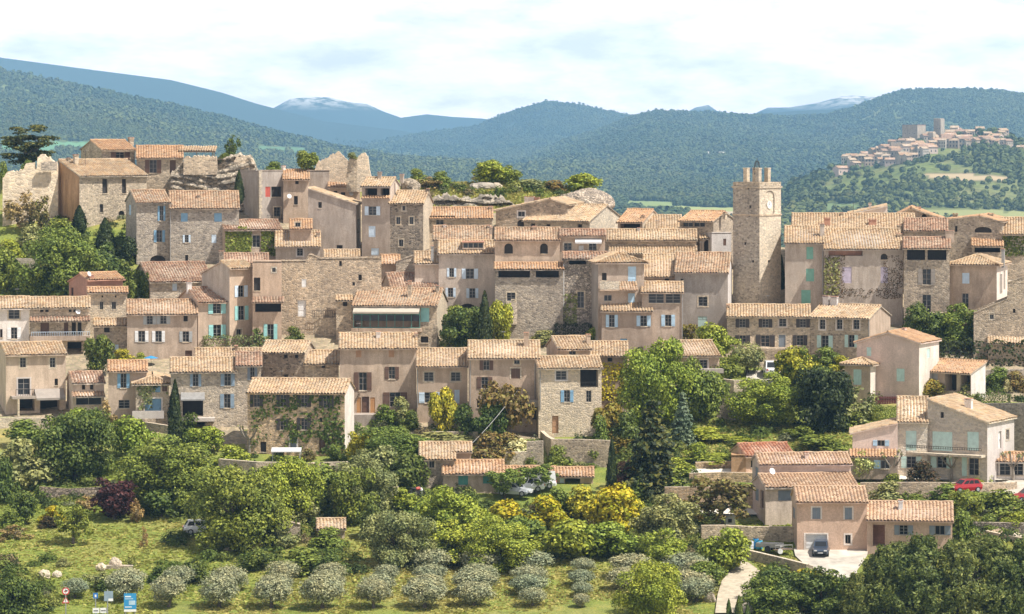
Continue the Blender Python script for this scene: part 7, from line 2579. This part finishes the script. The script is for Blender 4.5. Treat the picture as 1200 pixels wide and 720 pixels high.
# cream stone chairs / table set on the ivy house terrace
p = ground(273, 541, .4)
e = empty('garden_table', p); tag(e, 'pale garden table on the terrace beside the lime bush', 'table')
t = MB(); t.box(-.8, -.5, .7, .8, .5, .76, 'awning_cream'); t.build('tabletop', e)
for x in (-.7, .7):
    for y in (-.4, .4):
        t = MB(); t.box(x - .05, y - .05, -.6, x + .05, y + .05, .7, 'awning_cream'); t.build('leg', e)

# blue parasol at the white shutters
p = at(177, 424, D(428))
e = empty('parasol', p); tag(e, 'flat blue parasol below the white shutters', 'parasol')
t = MB(); t.tube([(0, 0, -2), (0, 0, .75)], .03, 'iron', 6); t.build('pole', e)
t = MB()
for i in range(10):
    a0, a1 = 2 * math.pi * i / 10, 2 * math.pi * (i + 1) / 10
    t.poly([(.95 * math.cos(a0), .95 * math.sin(a0), .45), (.95 * math.cos(a1), .95 * math.sin(a1), .45), (0, 0, .75)], 'bright_blue')
t.build('fabric', e)

# a rolled boat-like cover and post in the garden thicket
p = ground(472, 597, .6)
e = empty('wheelbarrow', p, .6); tag(e, 'grey upturned wheelbarrow among the bushes under the motorbike', 'wheelbarrow')
t = MB(); t.poly([(-.8, -.5, .5), (.8, -.4, .3), (.8, .4, .3), (-.8, .5, .5)], 'zinc'); t.poly([(-.8, -.5, .5), (-.6, -.3, .95), (.6, -.25, .85), (.8, -.4, .3)], 'zinc'); t.poly([(-.6, -.3, .95), (-.6, .3, .95), (.6, .25, .85), (.6, -.25, .85)], 'zinc'); t.poly([(.8, .4, .3), (.6, .25, .85), (-.6, .3, .95), (-.8, .5, .5)], 'zinc'); t.build('tray', e)
t = MB(); t.tube([(.9, -.05, .2), (.9, .05, .2)], .2, 'black_rubber', 12); t.build('wheel', e)
p = ground(463, 590, .2)
e = empty('stone_post', p); tag(e, 'square stone gate post among the bushes', 'post')
t = MB(); t.box(-.3, -.3, -.5, .3, .3, 1.5, 'stone_pale'); t.box(-.36, -.36, 1.5, .36, .36, 1.62, 'stone_pale'); t.build('shaft', e)


# slack cable over the garden of the shed
a, b = at(608, 456, D(507) - 2.5), at(497, 562, D(577))
t = MB()
pts = [a.lerp(b, i / 12) - Vector((0, 0, 1.1 * math.sin(math.pi * i / 12))) for i in range(13)]
t.tube(pts, .035, 'zinc', 5)
tag(t.build('overhead_cable'), 'slack grey cable running from the house with one chimney down to the straw-roofed shed', 'cable')


# ------------------------------------------------------------------ road signs at the roadside
def text_mesh(s, size, mat, parent, loc, name='lettering'):
    cu = bpy.data.curves.new(name, 'FONT')
    cu.body = s; cu.size = size; cu.align_x = 'CENTER'; cu.align_y = 'CENTER'; cu.extrude = .002
    tmp = bpy.data.objects.new(name, cu)
    COL.objects.link(tmp)
    dg = bpy.context.evaluated_depsgraph_get()
    me = bpy.data.meshes.new_from_object(tmp.evaluated_get(dg))
    bpy.data.objects.remove(tmp)
    me.materials.clear(); me.materials.append(M[mat])
    o = link(bpy.data.objects.new(name, me), parent)
    o.location = loc; o.rotation_euler = (math.pi / 2, 0, 0)
    return o


plain('sign_red', (.55, .03, .04), .4, var=.03); plain('sign_blue', (.02, .16, .48), .4, var=.03); plain('sign_panel_blue', (.03, .27, .55), .4, var=.06); plain('sign_white', (.8, .8, .79), .4, var=.02)


def sign_root(px, yb, label, name='road_sign', Y=None):
    p = ground(px, yb, 0, Y)
    e = empty(name, p, -math.atan((px - CX) / F)); tag(e, label, 'road sign')
    return e, (Y or D(yb)) / F


def disc(mb, z, r, y, mat, n=24, hole=0):
    for i in range(n):
        a0, a1 = 2 * math.pi * i / n, 2 * math.pi * (i + 1) / n
        if hole:
            mb.poly([(hole * math.cos(a0), y, z + hole * math.sin(a0)), (r * math.cos(a0), y, z + r * math.sin(a0)), (r * math.cos(a1), y, z + r * math.sin(a1)), (hole * math.cos(a1), y, z + hole * math.sin(a1))], mat)
        else:
            mb.poly([(0, y, z), (r * math.cos(a0), y, z + r * math.sin(a0)), (r * math.cos(a1), y, z + r * math.sin(a1))], mat)


e, k = sign_root(77, 724, 'round red-rimmed no-overtaking style sign above a red triangle on one pole')
zc, r = 31 * k, 4.4 * k
t = MB(); t.tube([(0, .04, -.6), (0, .04, 36 * k)], .06, 'chrome_grey', 6); t.build('pole', e)
t = MB(); disc(t, zc, r * .8, -.005, 'sign_white'); disc(t, zc, r, -.01, 'sign_red', hole=r * .72); t.box(-r * .45, -.012, zc - r * .2, r * .3, -.008, zc + r * .05, 'sign_red'); t.box(-r * .2, -.013, zc - .02, r * .5, -.009, zc + r * .3, 'iron'); t.build('disc', e)
zt, s = 20.5 * k, 4.6 * k
t = MB(); P3 = lambda q: [(-s * q, -.004 - q * .002, zt - s * .75 * q - s * .05), (s * q, -.004 - q * .002, zt - s * .75 * q - s * .05), (0, -.004 - q * .002, zt + s * .95 * q - s * .05)]
o3, i3 = P3(1), P3(.62)
for j in range(3): t.poly([o3[j], o3[(j + 1) % 3], i3[(j + 1) % 3], i3[j]], 'sign_red')
t.poly(P3(.66), 'sign_white'); t.box(-.03, -.014, zt - s * .35, .03, -.008, zt + s * .2, 'iron'); t.build('triangle', e)

e, k = sign_root(112, 724, 'small square blue sign beside the grey-backed sign')
t = MB(); t.tube([(0, .04, -.6), (0, .04, 29 * k)], .06, 'chrome_grey', 6); t.build('pole', e)
t = MB(); t.box(-2.8 * k, -.02, 22.5 * k, 2.8 * k, 0, 29 * k, 'sign_blue'); t.box(-1.0 * k, -.03, 24 * k, 1.0 * k, -.021, 27 * k, 'sign_white'); t.build('panel', e)
e, k = sign_root(126, 724, 'grey sign on a pole with a white plate at its foot')
t = MB(); t.tube([(0, .04, -.6), (0, .04, 33 * k)], .06, 'chrome_grey', 6); t.build('pole', e)
t = MB(); t.box(-4 * k, -.02, 19.5 * k, 6.5 * k, 0, 31 * k, 'paint_steel'); t.box(1 * k, -.03, 19.3 * k, 6.6 * k, -.021, 22.3 * k, 'sign_white'); t.build('panel', e)
e, k = sign_root(117, 724, 'two low white name boards side by side under the blue signs')
for x in (-4.4, 4.4):
    t = MB(); t.box((x - 3.9) * k, -.02, 5.4 * k, (x + 3.9) * k, 0, 11.4 * k, 'sign_white'); t.box((x - 2.9) * k, -.03, 7.6 * k, (x + 2.4) * k, -.021, 8.6 * k, 'iron'); t.build('board', e)
    t = MB(); t.tube([(x * k, .04, -.5), (x * k, .04, 11 * k)], .06, 'chrome_grey', 6); t.build('pole', e)
e, k = sign_root(152.5, 724, 'large blue panel sign with a white foot strip, tallest by the road', 'road_panel')
for x in (-5.5, 5.5):
    t = MB(); t.tube([(x * k, .05, -.6), (x * k, .05, 27 * k)], .05, 'zinc', 6); t.build('pole', e)
t = MB(); t.box(-7.2 * k, -.03, 10 * k, 7.2 * k, 0, 28.5 * k, 'sign_panel_blue'); pn = t.build('panel', e)
t = MB(); t.box(-7.2 * k, -.03, 7 * k, 7.2 * k, 0, 9.7 * k, 'sign_white'); t.build('strip', e)
t = MB(); t.box(-1.5 * k, -.042, 15 * k, 6 * k, -.031, 20 * k, 'paint_light_blue'); t.box(-6 * k, -.042, 24 * k, 1.0 * k, -.031, 25.4 * k, 'sign_white'); t.box(-6 * k, -.042, 21.6 * k, 3.5 * k, -.031, 22.6 * k, 'paint_light_blue'); t.box(-6 * k, -.042, 12 * k, 2 * k, -.031, 13 * k, 'sign_white'); t.build('emblem', pn)
# ------------------------------------------------------------------ air, sky, sun, camera
HAZE = 0.52e-4
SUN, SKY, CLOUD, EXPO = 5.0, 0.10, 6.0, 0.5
el, az = math.radians(58), math.radians(64)          # sun: 64 degrees to the side of the facades' normal
sd = Vector((math.cos(el) * math.sin(az), -math.cos(el) * math.cos(az), math.sin(el)))

mb = MB()
mb.box(-15000, -60, -90, 15000, 22400, 620, 'meadow')
hz = mb.build('haze')
hz.data.materials.clear()
m = bpy.data.materials.new('air')
m.use_nodes = True
t = m.node_tree
for n in list(t.nodes):
    if n.type != 'OUTPUT_MATERIAL': t.nodes.remove(n)
v = t.nodes.new('ShaderNodeVolumePrincipled')
v.inputs['Color'].default_value = (0.34, 0.66, 1.0, 1)
v.inputs['Density'].default_value = HAZE
v.inputs['Anisotropy'].default_value = 0.0
t.links.new(v.outputs[0], t.nodes['Material Output'].inputs['Volume'])
hz.data.materials.append(m)
tag(hz, kind='stuff')

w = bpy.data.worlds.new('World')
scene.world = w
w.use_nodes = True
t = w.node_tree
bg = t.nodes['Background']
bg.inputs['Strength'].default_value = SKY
sk = t.nodes.new('ShaderNodeTexSky')
sk.sky_type = 'NISHITA'
sk.sun_disc = False
sk.sun_elevation = el
sk.sun_rotation = math.atan2(sd.x, sd.y)
sk.air_density = 1.0; sk.dust_density = 1.5
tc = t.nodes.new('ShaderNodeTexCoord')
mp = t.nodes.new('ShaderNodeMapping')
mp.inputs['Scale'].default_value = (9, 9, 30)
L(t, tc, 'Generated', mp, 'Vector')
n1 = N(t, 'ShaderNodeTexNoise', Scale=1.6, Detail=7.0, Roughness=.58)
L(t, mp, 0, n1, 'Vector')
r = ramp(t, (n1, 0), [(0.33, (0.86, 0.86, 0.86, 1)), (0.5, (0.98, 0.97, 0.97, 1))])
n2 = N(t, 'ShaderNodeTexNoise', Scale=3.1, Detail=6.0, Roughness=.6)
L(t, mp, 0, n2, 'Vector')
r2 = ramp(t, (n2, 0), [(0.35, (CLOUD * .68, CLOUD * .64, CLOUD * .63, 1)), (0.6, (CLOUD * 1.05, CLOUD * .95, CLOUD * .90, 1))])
# cloud thinned overhead to cut ambient light, its glow boosted at the horizon
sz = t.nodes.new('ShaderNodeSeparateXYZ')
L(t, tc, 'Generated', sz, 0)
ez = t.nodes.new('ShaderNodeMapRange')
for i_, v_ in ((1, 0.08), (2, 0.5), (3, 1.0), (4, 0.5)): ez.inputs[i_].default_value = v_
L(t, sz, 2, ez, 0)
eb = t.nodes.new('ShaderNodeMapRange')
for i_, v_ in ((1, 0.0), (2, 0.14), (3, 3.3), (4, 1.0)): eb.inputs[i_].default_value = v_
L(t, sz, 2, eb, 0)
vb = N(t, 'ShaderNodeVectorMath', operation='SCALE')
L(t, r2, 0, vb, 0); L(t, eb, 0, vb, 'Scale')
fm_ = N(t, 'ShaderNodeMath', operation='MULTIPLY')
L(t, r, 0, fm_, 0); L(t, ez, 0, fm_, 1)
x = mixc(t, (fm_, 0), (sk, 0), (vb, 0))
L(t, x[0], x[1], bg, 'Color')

ld = bpy.data.lights.new('sun', 'SUN')
ld.energy = SUN
ld.angle = math.radians(0.5)
ld.color = (1.0, 0.95, 0.885)
lo = bpy.data.objects.new('sun', ld)
lo.rotation_euler = sd.to_track_quat('Z', 'Y').to_euler()
lo.location = (100, 100, 300)
link(lo)

cd = bpy.data.cameras.new('camera')
cd.sensor_width = 36.0
cd.lens = 36.0 * F / 1200.0
cd.shift_y = -(360.0 - HY) / 1200.0
cd.clip_start = 1.0
cd.clip_end = 90000.0
co = bpy.data.objects.new('camera', cd)
co.location = (0, 0, CZ)
co.rotation_euler = (math.pi / 2, 0, 0)
link(co)
scene.camera = co
scene.view_settings.view_transform = 'Standard'
scene.view_settings.look = 'None'
scene.view_settings.exposure = EXPO
scene.view_settings.gamma = 1
scene.view_settings.use_curve_mapping = False
scene.cycles.max_bounces = 5
scene.cycles.diffuse_bounces = 3
scene.cycles.glossy_bounces = 2
scene.cycles.transmission_bounces = 3
scene.cycles.volume_bounces = 0
scene.cycles.use_denoising = True
